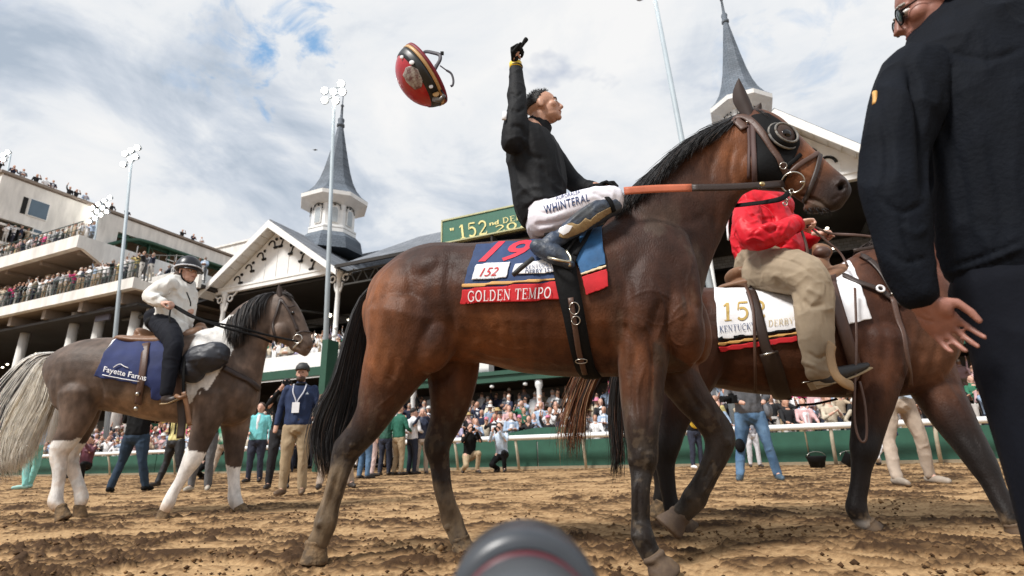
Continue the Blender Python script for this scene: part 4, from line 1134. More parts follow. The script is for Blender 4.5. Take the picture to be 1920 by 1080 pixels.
    mm = fbm(V*np.array([14, 14, 5])+40, 4)
    lowm = np.where(x < 720, sstep(862, 895, y+18*(mm-.5)), np.where(x < 1000, sstep(895, 915, y+18*(mm-.5)), np.where(x < 1230, .30*sstep(640, 950, y)+sstep(1020, 1060, y)*.5, .3*sstep(760, 900, y)+sstep(930, 975, y)*.7)))
    st_ = fbm(V*np.array([26, 26, 6])+90, 4)
    k = np.clip(lowm*(.25+sstep(.30, .72, mm)*.55+(st_-.5)*1.1), 0, 1)
    k = np.where(x > 1000, k*.30, k*1.2)
    C = mixc(C, mud*.85, np.clip(k, 0, 1)*.8)
    dustl = sstep(.46, .62, fbm(V*np.array([34, 34, 7])+13, 4))*sstep(700, 800, y)
    C = mixc(C, (.085, .070, .056), dustl*.22)
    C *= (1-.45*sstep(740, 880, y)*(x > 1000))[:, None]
    sp = sstep(.60, .66, fbm(V*30+5, 3))*sstep(600, 900, y)
    C = mixc(C, mud, sp*.12)
    dusty = sstep(.54, .66, fbm(V*np.array([9, 9, 4])+60, 4))*sstep(1130, 1180, x)*sstep(330, 460, y)*(x < 1330)
    C = mixc(C, (.13, .10, .075), dusty*.35)
    rub = fbm(V*24, 2)
    C *= (.85+.3*rub)[:, None]
    nos = np.exp(-((x-1578)/6.5)**2-((y-350)/8)**2)*1.3
    C = mixc(C, (.006, .004, .004), np.clip(nos, 0, 1))
    C = mixc(C, (.17, .13, .10), np.exp(-((x-1535)/16)**2-((y-384)/10)**2)*.6)
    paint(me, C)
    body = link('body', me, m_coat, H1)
    bv = bvh_of(me)
    # hooves
    hoof(H1, (594, 1012), (588, 1056), Y(590)-.19, 19, 25, m_mud)
    hoof(H1, (862, 1006), (870, 1036), Y(860)+.20, 17, 23, m_mud)
    hoof(H1, (1224, 1040), (1250, 1082), Y(1240)-.24, 20, 31, m_hoof)
    hoof(H1, (1278, 962), (1252, 992), Y(1262)+.14, 19, 28, m_hoof)
    # ears
    ear(H1, [(1408, 216, 9), (1403, 200, 14), (1396, 183, 16), (1390, 166, 12), (1386, 152, 4), (1385, 147, .5)], Y(1395)-.05, mat('dark ear', (.03, .016, .012), rough=.7))
    ear(H1, [(1420, 214, 8), (1421, 205, 10), (1424, 197, 6), (1426, 193, 1)], Y(1400)+.07, m_coat_dark, 'ear')
    return bv
m_coat_dark = mat('dark ear hair', (.035, .02, .014), rough=.7)
BV1 = build_main()

def px3(pts, Yo):
    """px polyline with depth offset relative to a depth function -> 3D"""
    return [tuple(pY(q[0], q[1], Yo(q[0])+(q[2] if len(q) > 2 else 0))) for q in pts]
def main_hair():
    T = YM
    # tail
    g = [[(712, 522, -.02), (672, 565, -.03), (648, 640, -.06), (628, 715, -.08), (598, 770, -.1), (588, 830, -.1), (600, 880, -.1)],
         [(712, 524, .0), (680, 580, -.0), (655, 660, -.03), (635, 740, -.06), (615, 800, -.08), (612, 850, -.08), (622, 890, -.08)],
         [(712, 526, .03), (685, 600, .03), (668, 680, .03), (652, 760, .0), (636, 820, -.03), (636, 860, -.04), (640, 885, -.04)],
         [(714, 528, .06), (692, 610, .06), (682, 690, .06), (675, 760, .04), (660, 800, .02), (650, 830, .0), (640, 860, -.0)]]
    def c(u, i):
        r = random.random()
        return (.012, .010, .010) if r < .93 else (.06, .035, .022)
    hair('tail', [px3(a, T) for a in g], 1500, m_hair_vc, H1, w=.0028, jit=.012, seg=14, tipj=.22, lenv=.3, colfn=c)
    g2 = [[(600, 740, -.08), (592, 800, -.08), (600, 850, -.08), (612, 895, -.08)], [(640, 740, -.04), (622, 800, -.05), (618, 850, -.05), (625, 900, -.05)]]
    hair('tail', [px3(a, T) for a in g2], 160, m_hair_vc, H1, w=.0022, jit=.012, seg=9, tipj=.4, colfn=lambda u, i: (.16, .10, .06))
    # mane lying along the crest
    g = [[(1398, 208, -.0), (1375, 222, -.03), (1352, 236, -.05), (1330, 252, -.06)],
         [(1372, 222, .0), (1345, 234, -.04), (1310, 250, -.07), (1286, 276, -.09)],
         [(1345, 240, .0), (1312, 252, -.04), (1274, 276, -.08), (1250, 306, -.10)],
         [(1310, 264, .0), (1280, 270, -.04), (1245, 300, -.08), (1222, 332, -.11)],
         [(1275, 290, .0), (1246, 300, -.04), (1216, 330, -.08), (1200, 356, -.12)],
         [(1240, 318, .0), (1215, 328, -.04), (1192, 352, -.09), (1178, 372, -.12)],
         [(1205, 346, .0), (1185, 352, -.04), (1170, 370, -.09), (1162, 392, -.12)],
         [(1180, 376, .0), (1168, 378, -.03), (1155, 390, -.06), (1148, 402, -.09)]]
    hair('mane', [[tuple(np.array(p)+np.array([.012*j/3, -.0, -.012*j/3])) for j, p in enumerate(px3(a, T))] for a in g], 900, m_hair_vc, H1, w=.0026, jit=.009, seg=9, tipj=.25, lenv=.35, colfn=lambda u, i: (.012, .010, .010))
    g = [[(q[0]+(2.5*j), q[1]+(3.5*j), (q[2] if len(q) > 2 else 0)-.012*j) for j, q in enumerate(a)] for a in g]
    hair('mane', [px3(a, T) for a in g], 1500, m_hair_vc, H1, w=.0026, jit=.009, seg=9, tipj=.25, lenv=.35, colfn=lambda u, i: (.012, .010, .010) if random.random() < .9 else (.05, .03, .02))
    g = [[(1410, 206, -.0), (1424, 208, -.06), (1438, 222, -.08)], [(1415, 205, .02), (1430, 212, -.04), (1446, 230, -.07)]]
    hair('forelock', [px3(a, T) for a in g], 60, m_hair_vc, H1, w=.002, jit=.006, seg=6, colfn=lambda u, i: (.02, .014, .012))
main_hair()
def whiskers():
    mb = MB(); 
    for i in range(70):
        x, y = random.uniform(1508, 1556), random.uniform(388, 400); p = hit(BV1, x, min(y, 396), 0)[0]
        q = p+np.array([random.uniform(-.01, .02), random.uniform(-.01, .01), -random.uniform(.012, .035)]); mb.tube([p, (p+q)/2, q], [.0011, .0009, .0003], n=3)
    mb.build('chin_whiskers', m_hair_black, H1, smooth=True)
whiskers()
# ------------------------------------------------------------------ tack of the main horse (parts of the horse: it wears them)
def ring(name, c, r, rr, mt, parent, nrm=(0, 1, 0), sq=1.0, up=(0, 0, 1)):
    mb = MB(); n = 20; Z = np.asarray(nrm, float); Z /= np.linalg.norm(Z)
    U = np.asarray(up, float); U = U-Z*(U@Z); U /= np.linalg.norm(U); W = np.cross(Z, U)
    P = [np.asarray(c)+(W*math.cos(a)*r*sq+U*math.sin(a)*r) for a in np.linspace(0, 2*math.pi, n+1)]
    mb.tube(P, rr, n=6, flat=Z)
    return mb.build(name, mt, parent, smooth=True)
def blob(name, c, r, mt, parent, rot=None):
    return MB().ell(c, (r, r, r) if np.isscalar(r) else r, rot, nu=14, nv=10).build(name, mt, parent, smooth=True)
def rein(name, pts, Yo, wpx, mt, parent, thick=.0025, n=5, flat=(0, 1, .05)):
    """leather band through the air"""
    P = crm(np.array(px3(pts, Yo)), n); mb = MB(); k = np.array([depth(p) for p in P])/FPX
    mb.tube(P, wpx/2*k*1.2, n=8, r2=thick, flat=flat)
    return mb.build(name, mt, parent, smooth=True)
def main_tack():
    T = YM; bv = BV1
    # ---- saddle cloth
    cl = [(893, 460), (1000, 452), (1060, 452), (1060, 560), (1048, 566), (862, 572), (866, 540)]
    c1 = drape('saddle_cloth', bv, [(892, 461), (930, 456), (975, 452), (1056, 450), (1062, 540), (866, 546), (876, 505)], .012, m_navycloth, H1, step=5, wav=.008)
    bvc = bvh_of(c1.data)
    bd = drape('name_band', bv, [(866, 541), (1052, 528), (1054, 566), (862, 572)], .018, m_red, c1, step=5)
    drape('trim', bv, [(867, 533), (1052, 521), (1052, 530), (866, 543)], .020, m_gold, c1, step=4)
    f1 = drape('front_flap', bv, [(1078, 430), (1130, 412), (1138, 500), (1087, 520), (1076, 490)], .016, m_blueflap, c1, step=5, wav=.006)
    drape('trim', bv, [(1086, 514), (1137, 498), (1138, 505), (1088, 522)], .020, mat('cream piping', (.75, .6, .38)), c1, step=4)
    drape('red_hem', bv, [(1088, 521), (1138, 504), (1142, 540), (1097, 557)], .018, m_red, c1, step=4)
    for q, nm in (([(893, 497), (961, 492), (953, 527), (883, 530)], 'sponsor_patch'), ([(966, 498), (1040, 486), (1042, 516), (958, 520)], 'sponsor_patch')):
        drape(nm, bv, q, .021, m_white, c1, step=4, thick=.003)
    bb = bvh_of(*[o.data for o in c1.children]+[c1.data])
    serif_px('lettering', 'GOLDEN TEMPO', ((877, 546), (1036, 539), (1034, 559), (877, 566)), bb, .003, m_white, bd)
    m_num = mat('red number', (.62, .02, .05), rough=.7)
    n19 = num19(bb, c1, m_num)
    text_px('lettering', '152', ((903, 503), (936, 501), (932, 517), (899, 519)), bb, .003, m_red, c1, shear=.3)
    text_px('lettering', 'thoroughbreds', ((890, 522), (948, 519), (947, 524), (889, 527)), bb, .003, m_navycloth, c1)
    serif_px('lettering', 'KENTUCKY', ((985, 499), (1036, 494), (1036, 501), (985, 506)), bb, .003, m_navycloth, c1)
    text_px('lettering', 'DERBY 152', ((985, 507), (1036, 502), (1036, 511), (985, 516)), bb, .003, m_navycloth, c1)
    # ---- girth, straps, buckles
    gi = strap('girth', bv, [(1052, 455), (1056, 490), (1066, 545), (1076, 590), (1086, 640), (1098, 685), (1112, 702)], 40, .018, m_black, H1, thick=.007, w2=30)
    bg = bvh_of(gi.data, f1.data, c1.data)
    for q in ([(1072, 570), (1078, 610)],):
        strap('girth_strap', bv, [(1070, 560), (1078, 610), (1086, 655), (1097, 692)], 9, .030, m_leather_mid, H1)
    for (x, y, w, h) in ((1077, 578, 16, 20), (1080, 600, 14, 14), (1090, 668, 20, 10)):
        p, nn = hit(bv, x, y, .034)
        ring('buckle', p, h/2*.0027, .0022, m_steel, H1, nn, sq=w/h)
    drape('saddle', bv, [(1016, 440), (1080, 424), (1094, 470), (1072, 520), (1050, 500), (1030, 475)], .030, m_black, H1, step=6, thick=.02)
    strap('elastic_surcingle', bv, [(1122, 418), (1102, 452), (1078, 486)], 7, .032, m_black, H1)
    # ---- blinker hood
    hd = drape('blinker_hood', bv, [(1404, 216), (1438, 207), (1462, 222), (1490, 250), (1504, 268), (1492, 296), (1480, 330), (1470, 352), (1440, 356), (1412, 352), (1416, 300), (1410, 255)], .006, m_black, H1, step=6, thick=.003, wav=.004)
    c, nn = hit(bv, 1470, 254, .010)
    m_rim = mat('muddy grey rim', (.10, .10, .10), rough=.6, col2=(.22, .2, .17), scale=40)
    ax = np.array([.22, -.95, .18]); ax /= np.linalg.norm(ax)
    cup = MB().lathe(c-ax*.022, [(.080, 0), (.080, .016), (.072, .030), (.062, .036), (.058, .034), (.064, .02), (.066, .008), (.062, .002)], 26, ax)
    cup.build('eye_cup', m_black, H1, smooth=True)
    ring('cup_rim', c+ax*.013, .061, .0060, m_rim, H1, ax); ring('cup_rim', c-ax*.010, .081, .006, m_rim, H1, ax)
    blob('eye', c+ax*.000, (.030, .024, .026), m_eye, H1)
    fur = MB(); fur.ell(c+ax*.002, (.058, .012, .056), np.array([np.cross(ax, [0, 0, 1]), ax, [0, 0, 1]]))
    fur.build('eyelid', mat('brown eyelid', (.05, .024, .014), rough=.55, bump=.4), H1, smooth=True)
    strap('cheek_panel', bv, [(1412, 232), (1414, 290), (1416, 345)], 8, .012, mat('brown elastic', (.07, .035, .03), rough=.7), H1)
    strap('cheek_panel', bv, [(1403, 232), (1405, 290), (1405, 335)], 5, .008, bpy.data.materials['brown elastic'], H1)
    # ---- bridle
    L = m_leather
    strap('headpiece', bv, [(1380, 222), (1396, 222), (1415, 235), (1436, 262), (1452, 288), (1464, 310), (1476, 328)], 11, .012, m_leather_mid, H1)
    strap('headpiece', bv, [(1372, 222), (1384, 232), (1396, 244)], 13, .012, m_leather_mid, H1)
    strap('noseband', bv, [(1536, 286), (1520, 296), (1500, 308), (1484, 322), (1478, 330)], 8, .008, m_leather_mid, H1)
    strap('flash_strap', bv, [(1536, 292), (1530, 320), (1520, 350), (1510, 376), (1500, 392)], 7, .010, m_leather, H1)
    strap('nose_strap', bv, [(1500, 290), (1488, 302), (1477, 312), (1474, 322)], 7, .009, m_black, H1)
    p, nn = hit(bv, 1466, 312, .02); ring('buckle', p, .016, .0028, m_steel, H1, nn)
    p, nn = hit(bv, 1400, 234, .02); blob('rivet', p, .006, m_steel, H1)
    c, nn = hit(bv, 1487, 342, .022); ring('bit_ring', c, .050, .0042, m_steel, H1, nn)
    p, _ = hit(bv, 1504, 344, .03); blob('bit_lug', p, (.014, .008, .007), m_steel, H1)
    # reins
    cx = c[1]-T(1487)
    rein('rein', [(1170, 358, -.26), (1230, 354, -.24), (1297, 352, -.22)], T, 14, m_rubber, H1)
    rein('rein', [(1296, 352, -.22), (1360, 351, -.20), (1420, 348, -.17), (1470, 344, cx)], T, 13, L, H1)
    p = pY(1429, 345, T(1429)-.19); blob('rivet', p, (.014, .008, .012), m_brass, H1)
    rein('lead_strap', [(1480, 360, cx), (1466, 372, -.14), (1440, 378, -.12), (1410, 382, -.06), (1374, 386, .02)], T, 9, m_black, H1)
    for i in range(5):
        t = i/4; p = pY(1484-12*t, 358+24*t, T(1480)+cx); ring('chain_link', p, .010, .0025, m_steel, H1, (1, .2*(-1)**i, .3) if i % 2 else (0, 1, 0))
def num19(bv, parent, mt):
    cu = text_px('race_number', '19', ((912, 454), (1002, 450), (990, 488), (896, 492)), bv, .003, mt, parent, bold=.02, shear=.35)
    return cu
main_tack()
# ================================================= brown lead pony behind
Y2 = lambda x: 3.62-(x-1250)/500*.30
H2 = empty('horse', pY(1500, 700, Y2(1500))*np.array([1, 1, 0]), 'brown lead pony behind the racehorse, ridden by the rider in red, white saddle cloth', 'horse')
def build_h2():
    S = Soup(); Y = Y2
    S.trunk([(1198, 600, 1202, 690, Y(1200), .12), (1225, 562, 1240, 715, Y(1225), .22), (1290, 543, 1310, 720, Y(1290), .29), (1370, 545, 1390, 734, Y(1370), .32), (1450, 545, 1468, 742, Y(1450), .33),
             (1530, 528, 1545, 745, Y(1530), .31), (1600, 480, 1620, 745, Y(1600), .27), (1680, 475, 1700, 742, Y(1680), .25), (1735, 500, 1752, 722, Y(1740), .22), (1765, 545, 1772, 690, Y(1770), .16)])
    S.trunk([(1600, 478, 1760, 690, Y(1690), .17), (1650, 452, 1780, 610, Y(1720), .14), (1694, 408, 1795, 530, Y(1745), .115), (1745, 348, 1838, 455, Y(1790), .10), (1800, 290, 1880, 395, Y(1830), .09), (1838, 262, 1905, 370, Y(1870), .085)])
    S.trunk([(1830, 262, 1880, 350, Y(1850), .075), (1880, 262, 1900, 375, Y(1890), .09), (1930, 300, 1930, 395, Y(1930), .085), (1985, 345, 1965, 425, Y(1970), .065), (2030, 385, 2005, 445, Y(2010), .058)])
    S.eb(1290, 620, Y(1290)-.12, 66, 90, .18); S.eb(1290, 620, Y(1290)+.12, 66, 90, .18)
    S.eb(1690, 590, Y(1690)-.12, 60, 105, .14, 15); S.eb(1690, 590, Y(1690)+.12, 60, 105, .14, 15)
    S.eb(1755, 600, Y(1755)-.06, 32, 70, .13, -10); S.eb(1755, 600, Y(1755)+.08, 32, 70, .12, -10)
    near_leg(S, [(1310, 640, 62), (1296, 700, 48), (1280, 740, 38), (1262, 790, 28), (1250, 838, 24), (1247, 868, 18), (1251, 905, 15), (1256, 935, 14), (1262, 955, 17), (1272, 970, 15)], Y, [-.15]*4+[-.18]*6)
    near_leg(S, [(1290, 650, 58), (1272, 700, 44), (1262, 750, 34), (1255, 800, 28), (1235, 845, 23), (1238, 875, 17), (1242, 905, 15), (1243, 925, 16), (1238, 940, 14)], Y, [.14]*4+[.2]*5)
    near_leg(S, [(1650, 640, 52), (1646, 700, 44), (1637, 755, 35), (1627, 805, 27), (1620, 845, 24), (1616, 870, 18), (1612, 905, 15), (1607, 935, 15), (1606, 955, 18), (1614, 972, 15), (1622, 982, 15)], Y, [-.15]*4+[-.18]*7)
    near_leg(S, [(1715, 640, 56), (1745, 712, 46), (1778, 770, 38), (1806, 815, 31), (1830, 852, 27), (1847, 880, 23), (1862, 908, 18), (1877, 938, 17), (1890, 962, 17), (1898, 980, 17)], Y, [.10, .05, 0, -.03, -.06, -.08, -.1, -.12, -.14, -.15])
    me = soft(S, .0095, 12, .004, 740)
    crease(me, [([(1640, 560), (1660, 640), (1650, 720)], -.010, 9), ([(1745, 520), (1735, 600), (1720, 680)], -.010, 9), ([(1770, 600), (1745, 690), (1700, 740)], -.008, 8),
                ([(1775, 730), (1810, 790), (1840, 850)], -.008, 6), ([(1760, 700), (1800, 760)], .006, 6), ([(1600, 700), (1560, 730)], -.006, 8), ([(1640, 740), (1628, 830)], -.005, 5)])
    V = vco(me); V += vno(me)*((fbm(V*np.array([7, 7, 10]), 3)-.5)*.008)[:, None]; setco(me, V)
    Q = proj(V); x, y = Q[:, 0], Q[:, 1]
    C = np.repeat(np.array([[.052, .019, .010]]), len(V), 0)
    n1 = fbm(V*3.3+8, 4)
    C = mixc(C, (.13, .05, .024), sstep(.5, .68, n1)*.5)
    C = mixc(C, (.17, .075, .04), sstep(90, 20, np.hypot(x-1765, (y-650)*.7))*.6)
    C = mixc(C, (.15, .055, .035), sstep(100, 30, np.hypot(x-1750, (y-440)*.7))*.7)
    C = mixc(C, (.010, .008, .007), sstep(700, 840, y)*.95)
    C *= (.7+.6*fbm(V*np.array([20, 20, 9]), 4))[:, None]
    C = mixc(C, (.28, .19, .11), sstep(950, 975, y)*.5*sstep(.4, .6, fbm(V*20, 3)))
    C = mixc(C, (.5, .45, .4), sstep(972, 982, y)*(x < 1700)*(x > 1500)*.4)
    paint(me, C); link('body', me, m_coat, H2)
    hoof(H2, (1275, 970), (1296, 994), Y(1275)-.18, 14, 18, m_hoof); hoof(H2, (1240, 938), (1229, 972), Y(1240)+.2, 14, 19, m_mud)
    hoof(H2, (1624, 976), (1638, 996), Y(1622)-.18, 14, 20, m_hoof); hoof(H2, (1898, 978), (1912, 1002), Y(1898)-.15, 17, 22, m_hoof)
    ear(H2, [(1838, 268, 8), (1832, 250, 12), (1832, 232, 9), (1836, 216, 1)], Y(1840)-.06, m_coat_dark); ear(H2, [(1850, 266, 8), (1850, 248, 11), (1852, 232, 8), (1856, 216, 1)], Y(1840)+.06, m_coat_dark)
    # tail seen under and behind the racehorse
    g = [[(1196, 610, 0), (1140, 640, .02), (1090, 690, .04), (1066, 750, .05), (1052, 810, .05), (1058, 850, .05)], [(1200, 615, .02), (1150, 650, .04), (1112, 700, .05), (1088, 760, .06), (1078, 810, .06), (1075, 858, .06)],
         [(1200, 620, .04), (1160, 660, .05), (1125, 710, .06), (1104, 750, .07), (1098, 790, .07), (1094, 845, .07)]]
    def c(u, i):
        r = random.random(); return (.20, .065, .022) if r < .5 else ((.035, .016, .010) if r < .85 else (.36, .2, .1))
    hair('tail', [px3(a, Y) for a in g], 420, m_hair_vc, H2, w=.0030, jit=.016, seg=11, tipj=.3, lenv=.35, colfn=c)
    g = [[(1200, 615, -.02), (1165, 650, -.02), (1146, 720, -.02), (1142, 790, -.02), (1150, 850, -.02), (1148, 895, -.02)], [(1202, 620, 0), (1180, 660, 0), (1172, 720, 0), (1170, 790, 0), (1166, 850, 0), (1160, 890, 0)]]
    hair('tail', [px3(a, Y) for a in g], 360, m_hair_vc, H2, w=.0028, jit=.012, seg=11, tipj=.3, lenv=.35, colfn=lambda u, i: (.012, .009, .008) if random.random() < .85 else (.08, .035, .02))
    g = [[(1600, 476, -.0), (1620, 462, -.03), (1634, 462, -.06), (1640, 476, -.09)], [(1650, 452, 0), (1656, 440, -.03), (1664, 448, -.06), (1668, 470, -.09)], [(1745, 348, 0), (1740, 340, -.04), (1745, 352, -.08), (1752, 376, -.1)], [(1836, 262, 0), (1828, 262, -.04), (1828, 280, -.08), (1832, 300, -.1)]]
    hair('mane', [px3(a, Y) for a in g], 500, m_hair_vc, H2, w=.0028, jit=.01, seg=7, colfn=lambda u, i: (.03, .016, .012))
    bv = bvh_of(me)
    # ---- white saddle cloth with stripes
    c1 = drape('saddle_cloth', bv, [(1336, 540), (1420, 538), (1560, 500), (1590, 476), (1604, 500), (1636, 600), (1574, 618), (1560, 560), (1500, 560), (1500, 622), (1342, 640)], .014, m_white, H2, step=6, wav=.012)
    # hem at the foot of the rear half
    drape('black_band', bv, [(1342, 632), (1494, 614), (1494, 622), (1343, 642)], .016, m_black, c1, step=4)
    drape('trim', bv, [(1343, 641), (1494, 621), (1494, 629), (1343, 650)], .017, m_gold, c1, step=4)
    drape('red_hem', bv, [(1343, 649), (1494, 628), (1496, 642), (1345, 662)], .018, m_red, c1, step=4)
    bb = bvh_of(c1.data, me)
    serif_px('lettering', '152', ((1352, 568), (1440, 564), (1438, 597), (1354, 602)), bb, .004, m_goldtext, c1)
    serif_px('lettering', 'KENTUCKY', ((1348, 612), (1416, 605), (1416, 617), (1349, 624)), bb, .004, m_navycloth, c1)
    serif_px('lettering', 'DERBY', ((1440, 601), (1488, 596), (1488, 607), (1440, 613)), bb, .004, mat('pale gold lettering', (.55, .45, .28)), c1)
    # ---- western saddle
    sd = Soup(); 
    sd.trunk([(1352, 536, 1352, 552, Y(1352), .12), (1390, 528, 1392, 556, Y(1390), .22), (1440, 534, 1442, 560, Y(1440), .24), (1500, 530, 1502, 560, Y(1500), .22), (1560, 500, 1562, 540, Y(1560), .17)], n=3)
    sd.trunk([(1376, 506, 1378, 530, Y(1376), .14), (1390, 505, 1392, 540, Y(1390), .20), (1408, 520, 1410, 545, Y(1408), .18)], n=3)
    sd.limb([(1542, 468, Y(1542), 19, .05), (1538, 490, Y(1540), 15, .05), (1545, 520, Y(1545), 20, .08)])
    me2 = sd.skin(.008, 5); sdl = link('western_saddle', me2, m_leather_tan, H2); bs = bvh_of(me2, me)
    blob('saddle_horn', pY(1541, 474, Y(1541)-.03), (.055, .05, .045), m_leather_mid, sdl)
    strap('rear_billet', bs, [(1402, 536), (1414, 570), (1424, 610), (1436, 655), (1444, 664)], 16, .02, m_leather, H2, thick=.005)
    strap('rear_cinch', bs, [(1440, 660), (1452, 695), (1464, 735), (1470, 744)], 28, .02, m_leather, H2, thick=.007)
    p, nn = hit(bv, 1443, 661, .035); MB().tube([p-np.array([.045, 0, .008]), p+np.array([.045, 0, .01])], .007, n=8).build('buckle', m_steel, H2, smooth=True)
    strap('saddle_string', bs, [(1398, 545), (1410, 580), (1414, 650), (1416, 728)], 4.5, .03, m_leather_mid, H2)
    strap('fender', bs, [(1552, 520), (1560, 560), (1584, 640), (1602, 700), (1604, 740)], 20, .03, m_leather_mid, H2, thick=.006)
    strap('breast_collar', bs, [(1575, 515), (1610, 533), (1645, 545), (1690, 574)], 9, .02, m_leather, H2, thick=.005)
    strap('breast_collar', bs, [(1606, 474), (1640, 500), (1668, 540), (1690, 574)], 9, .02, m_leather, H2)
    p, nn = hit(bv, 1646, 546, .035); ring('concho', p, .02, .007, m_white, H2, nn)
    p, nn = hit(bv, 1671, 556, .035); blob('rivet', p, .011, m_steel, H2)
    strap('hanging_strap', bs, [(1672, 560), (1686, 620), (1694, 680), (1702, 720)], 8, .03, m_leather_mid, H2)
    rein('bridle_rein', [(1600, 470, -.2), (1645, 462, -.2), (1700, 450, -.2), (1760, 420, -.15)], Y, 6, m_leather, H2)
    P = [(1603, 540, -.3), (1606, 640, -.34), (1603, 720, -.36), (1602, 780, -.36), (1608, 815, -.36), (1618, 829, -.36), (1625, 815, -.36), (1622, 760, -.36), (1612, 715, -.36)]
    rein('hanging_rein', P, Y, 4, m_leather_mid, H2, thick=.004)
    rein('strap_under_belly', [(1495, 760, .1), (1530, 757, 0), (1570, 748, -.15)], Y, 4, m_black, H2)
    # stirrup with the rawhide band
    st = MB(); C_ = pY(1572, 690, Y(1572)-.38)
    pts = px3([(1560, 645, -.46), (1557, 662, -.50), (1560, 684, -.52), (1568, 704, -.53), (1582, 717, -.52), (1598, 724, -.46)], Y)
    st.tube(crm(pts, 4), .030, n=8, r2=.009, flat=(.22, -.95, .05)); st.build('stirrup', m_leather_pale, H2, smooth=True)
    return bv
BV2 = build_h2()

# ================================================= grey-brown and white pinto at left
Y3 = lambda x: 5.12+(x-280)*.0004
H3 = empty('horse', pY(280, 700, Y3(280))*np.array([1, 1, 0]), 'grey-brown and white pinto horse with a pale tail and a dark blue saddle cloth', 'horse')
def build_h3():
    S = Soup(); Y = Y3
    S.trunk([(101, 680, 106, 720, Y(100), .14), (120, 660, 134, 762, Y(120), .26), (163, 640, 182, 768, Y(163), .32), (207, 634, 225, 775, Y(207), .33), (270, 634, 285, 788, Y(270), .34), (330, 632, 345, 794, Y(330), .34),
             (385, 618, 400, 796, Y(385), .30), (430, 620, 440, 796, Y(430), .27), (462, 660, 466, 782, Y(462), .20)])
    S.trunk([(395, 622, 462, 786, Y(430), .21), (424, 598, 482, 740, Y(450), .17), (450, 574, 492, 690, Y(468), .13), (478, 558, 500, 650, Y(490), .105), (505, 552, 508, 636, Y(506), .09), (520, 551, 516, 636, Y(518), .085)])
    S.trunk([(510, 555, 508, 632, Y(508), .08), (530, 550, 520, 640, Y(528), .10), (550, 561, 536, 648, Y(548), .095), (566, 586, 549, 655, Y(562), .075), (577, 614, 560, 664, Y(572), .065), (586, 640, 571, 669, Y(582), .06)])
    S.eb(526, 622, Y(526)-.04, 22, 20, .08); S.eb(553, 652, Y(553), 12, 8, .045, 30)
    S.eb(138, 715, Y(135)-.14, 36, 58, .175); S.eb(138, 715, Y(135)+.14, 36, 58, .175)
    S.eb(400, 715, Y(400)-.14, 36, 66, .15, 14); S.eb(400, 715, Y(400)+.14, 36, 66, .15, 14); S.eb(455, 735, Y(450), 28, 46, .22, -8)
    near_leg(S, [(152, 738, 38), (145, 780, 28), (132, 812, 22), (116, 838, 18), (110, 856, 14), (112, 885, 10.5), (108, 915, 9.5), (104, 938, 11.5), (110, 952, 10)], Y, [-.17]*9, ry=.9)
    near_leg(S, [(158, 750, 34), (156, 785, 25), (148, 815, 19), (134, 845, 15), (133, 866, 12), (141, 892, 10), (149, 915, 10), (153, 934, 11.5), (150, 948, 9)], Y, [.17]*9)
    near_leg(S, [(398, 740, 34), (392, 775, 28), (382, 806, 23), (372, 836, 18), (360, 862, 17), (350, 880, 13), (338, 902, 10), (324, 925, 10), (316, 943, 11.5), (309, 957, 9.5)], Y, [-.15]*10)
    near_leg(S, [(440, 760, 32), (442, 800, 25), (440, 832, 19), (439, 862, 15.5), (438, 885, 11.5), (439, 912, 10), (440, 935, 11.5), (447, 950, 10)], Y, [.14]*8)
    me = soft(S, .0125, 8, .004, 740)
    crease(me, [([(390, 640), (408, 700), (402, 760)], -.012, 6), ([(440, 700), (436, 760), (425, 800)], -.014, 6), ([(462, 720), (445, 770), (415, 800)], .008, 4), ([(180, 690), (190, 740), (170, 775)], -.012, 6),
                ([(485, 600), (490, 650), (486, 690)], -.008, 6), ([(548, 640), (556, 650), (566, 655)], -.008, 1.8), ([(578, 652), (581, 655)], -.02, 2.5), ([(540, 600), (556, 626)], .006, 3), ([(250, 770), (300, 784), (350, 788)], .006, 3)])
    V = vco(me); V += vno(me)*((fbm(V*6, 3)-.5)*.010)[:, None]; setco(me, V)
    Q = proj(V); x, y = Q[:, 0], Q[:, 1]
    C = np.repeat(np.array([[.105, .073, .056]]), len(V), 0)
    n1 = fbm(V*3.+8, 4)
    C = mixc(C, (.17, .115, .085), sstep(.46, .66, n1)*.7)
    C = mixc(C, (.26, .16, .09), sstep(60, 15, np.hypot((x-255)*.6, y-775))*.7)
    C = mixc(C, (.045, .032, .028), sstep(800, 830, y)*.6)
    C *= (.62+.76*fbm(V*np.array([20, 20, 12]), 4))[:, None]*(.8+.4*sstep(.35, .65, fbm(V*9+21, 3)))[:, None]
    wob = (fbm(V*9+3, 3)-.5)*26; wt = np.array([.80, .77, .73])
    Qw = Q+np.stack([wob*.5, wob*.5], 1)
    white = in_poly(Qw, [(444, 588), (438, 622), (436, 655), (418, 692), (352, 760), (344, 700), (360, 640), (400, 600)])
    legw = ((x < 200) & (y+wob*.8 > 828)) | ((x > 280) & (x < 400) & (y+wob > 836+(x-345)*.35)) | ((x >= 400) & (y+wob > 874))
    k = (white | legw)
    C = np.where(k[:, None], wt*(.85+.2*fbm(V*12, 3))[:, None], C)
    C = mixc(C, (.50, .33, .19), (sstep(930, 965, y)*.75+((x < 200) & (y > 840))*.35*sstep(.4, .6, fbm(V*16, 3))))
    paint(me, C); link('body', me, m_coat, H3)
    for a, b, o, r in (((112, 948), (120, 974), -.17, 10), ((149, 946), (150, 975), .17, 9.5), ((308, 955), (304, 975), -.15, 9.5), ((449, 948), (456, 967), .14, 10)):
        hoof(H3, a, b, Y(a[0])+o, r, r*1.35, m_mud)
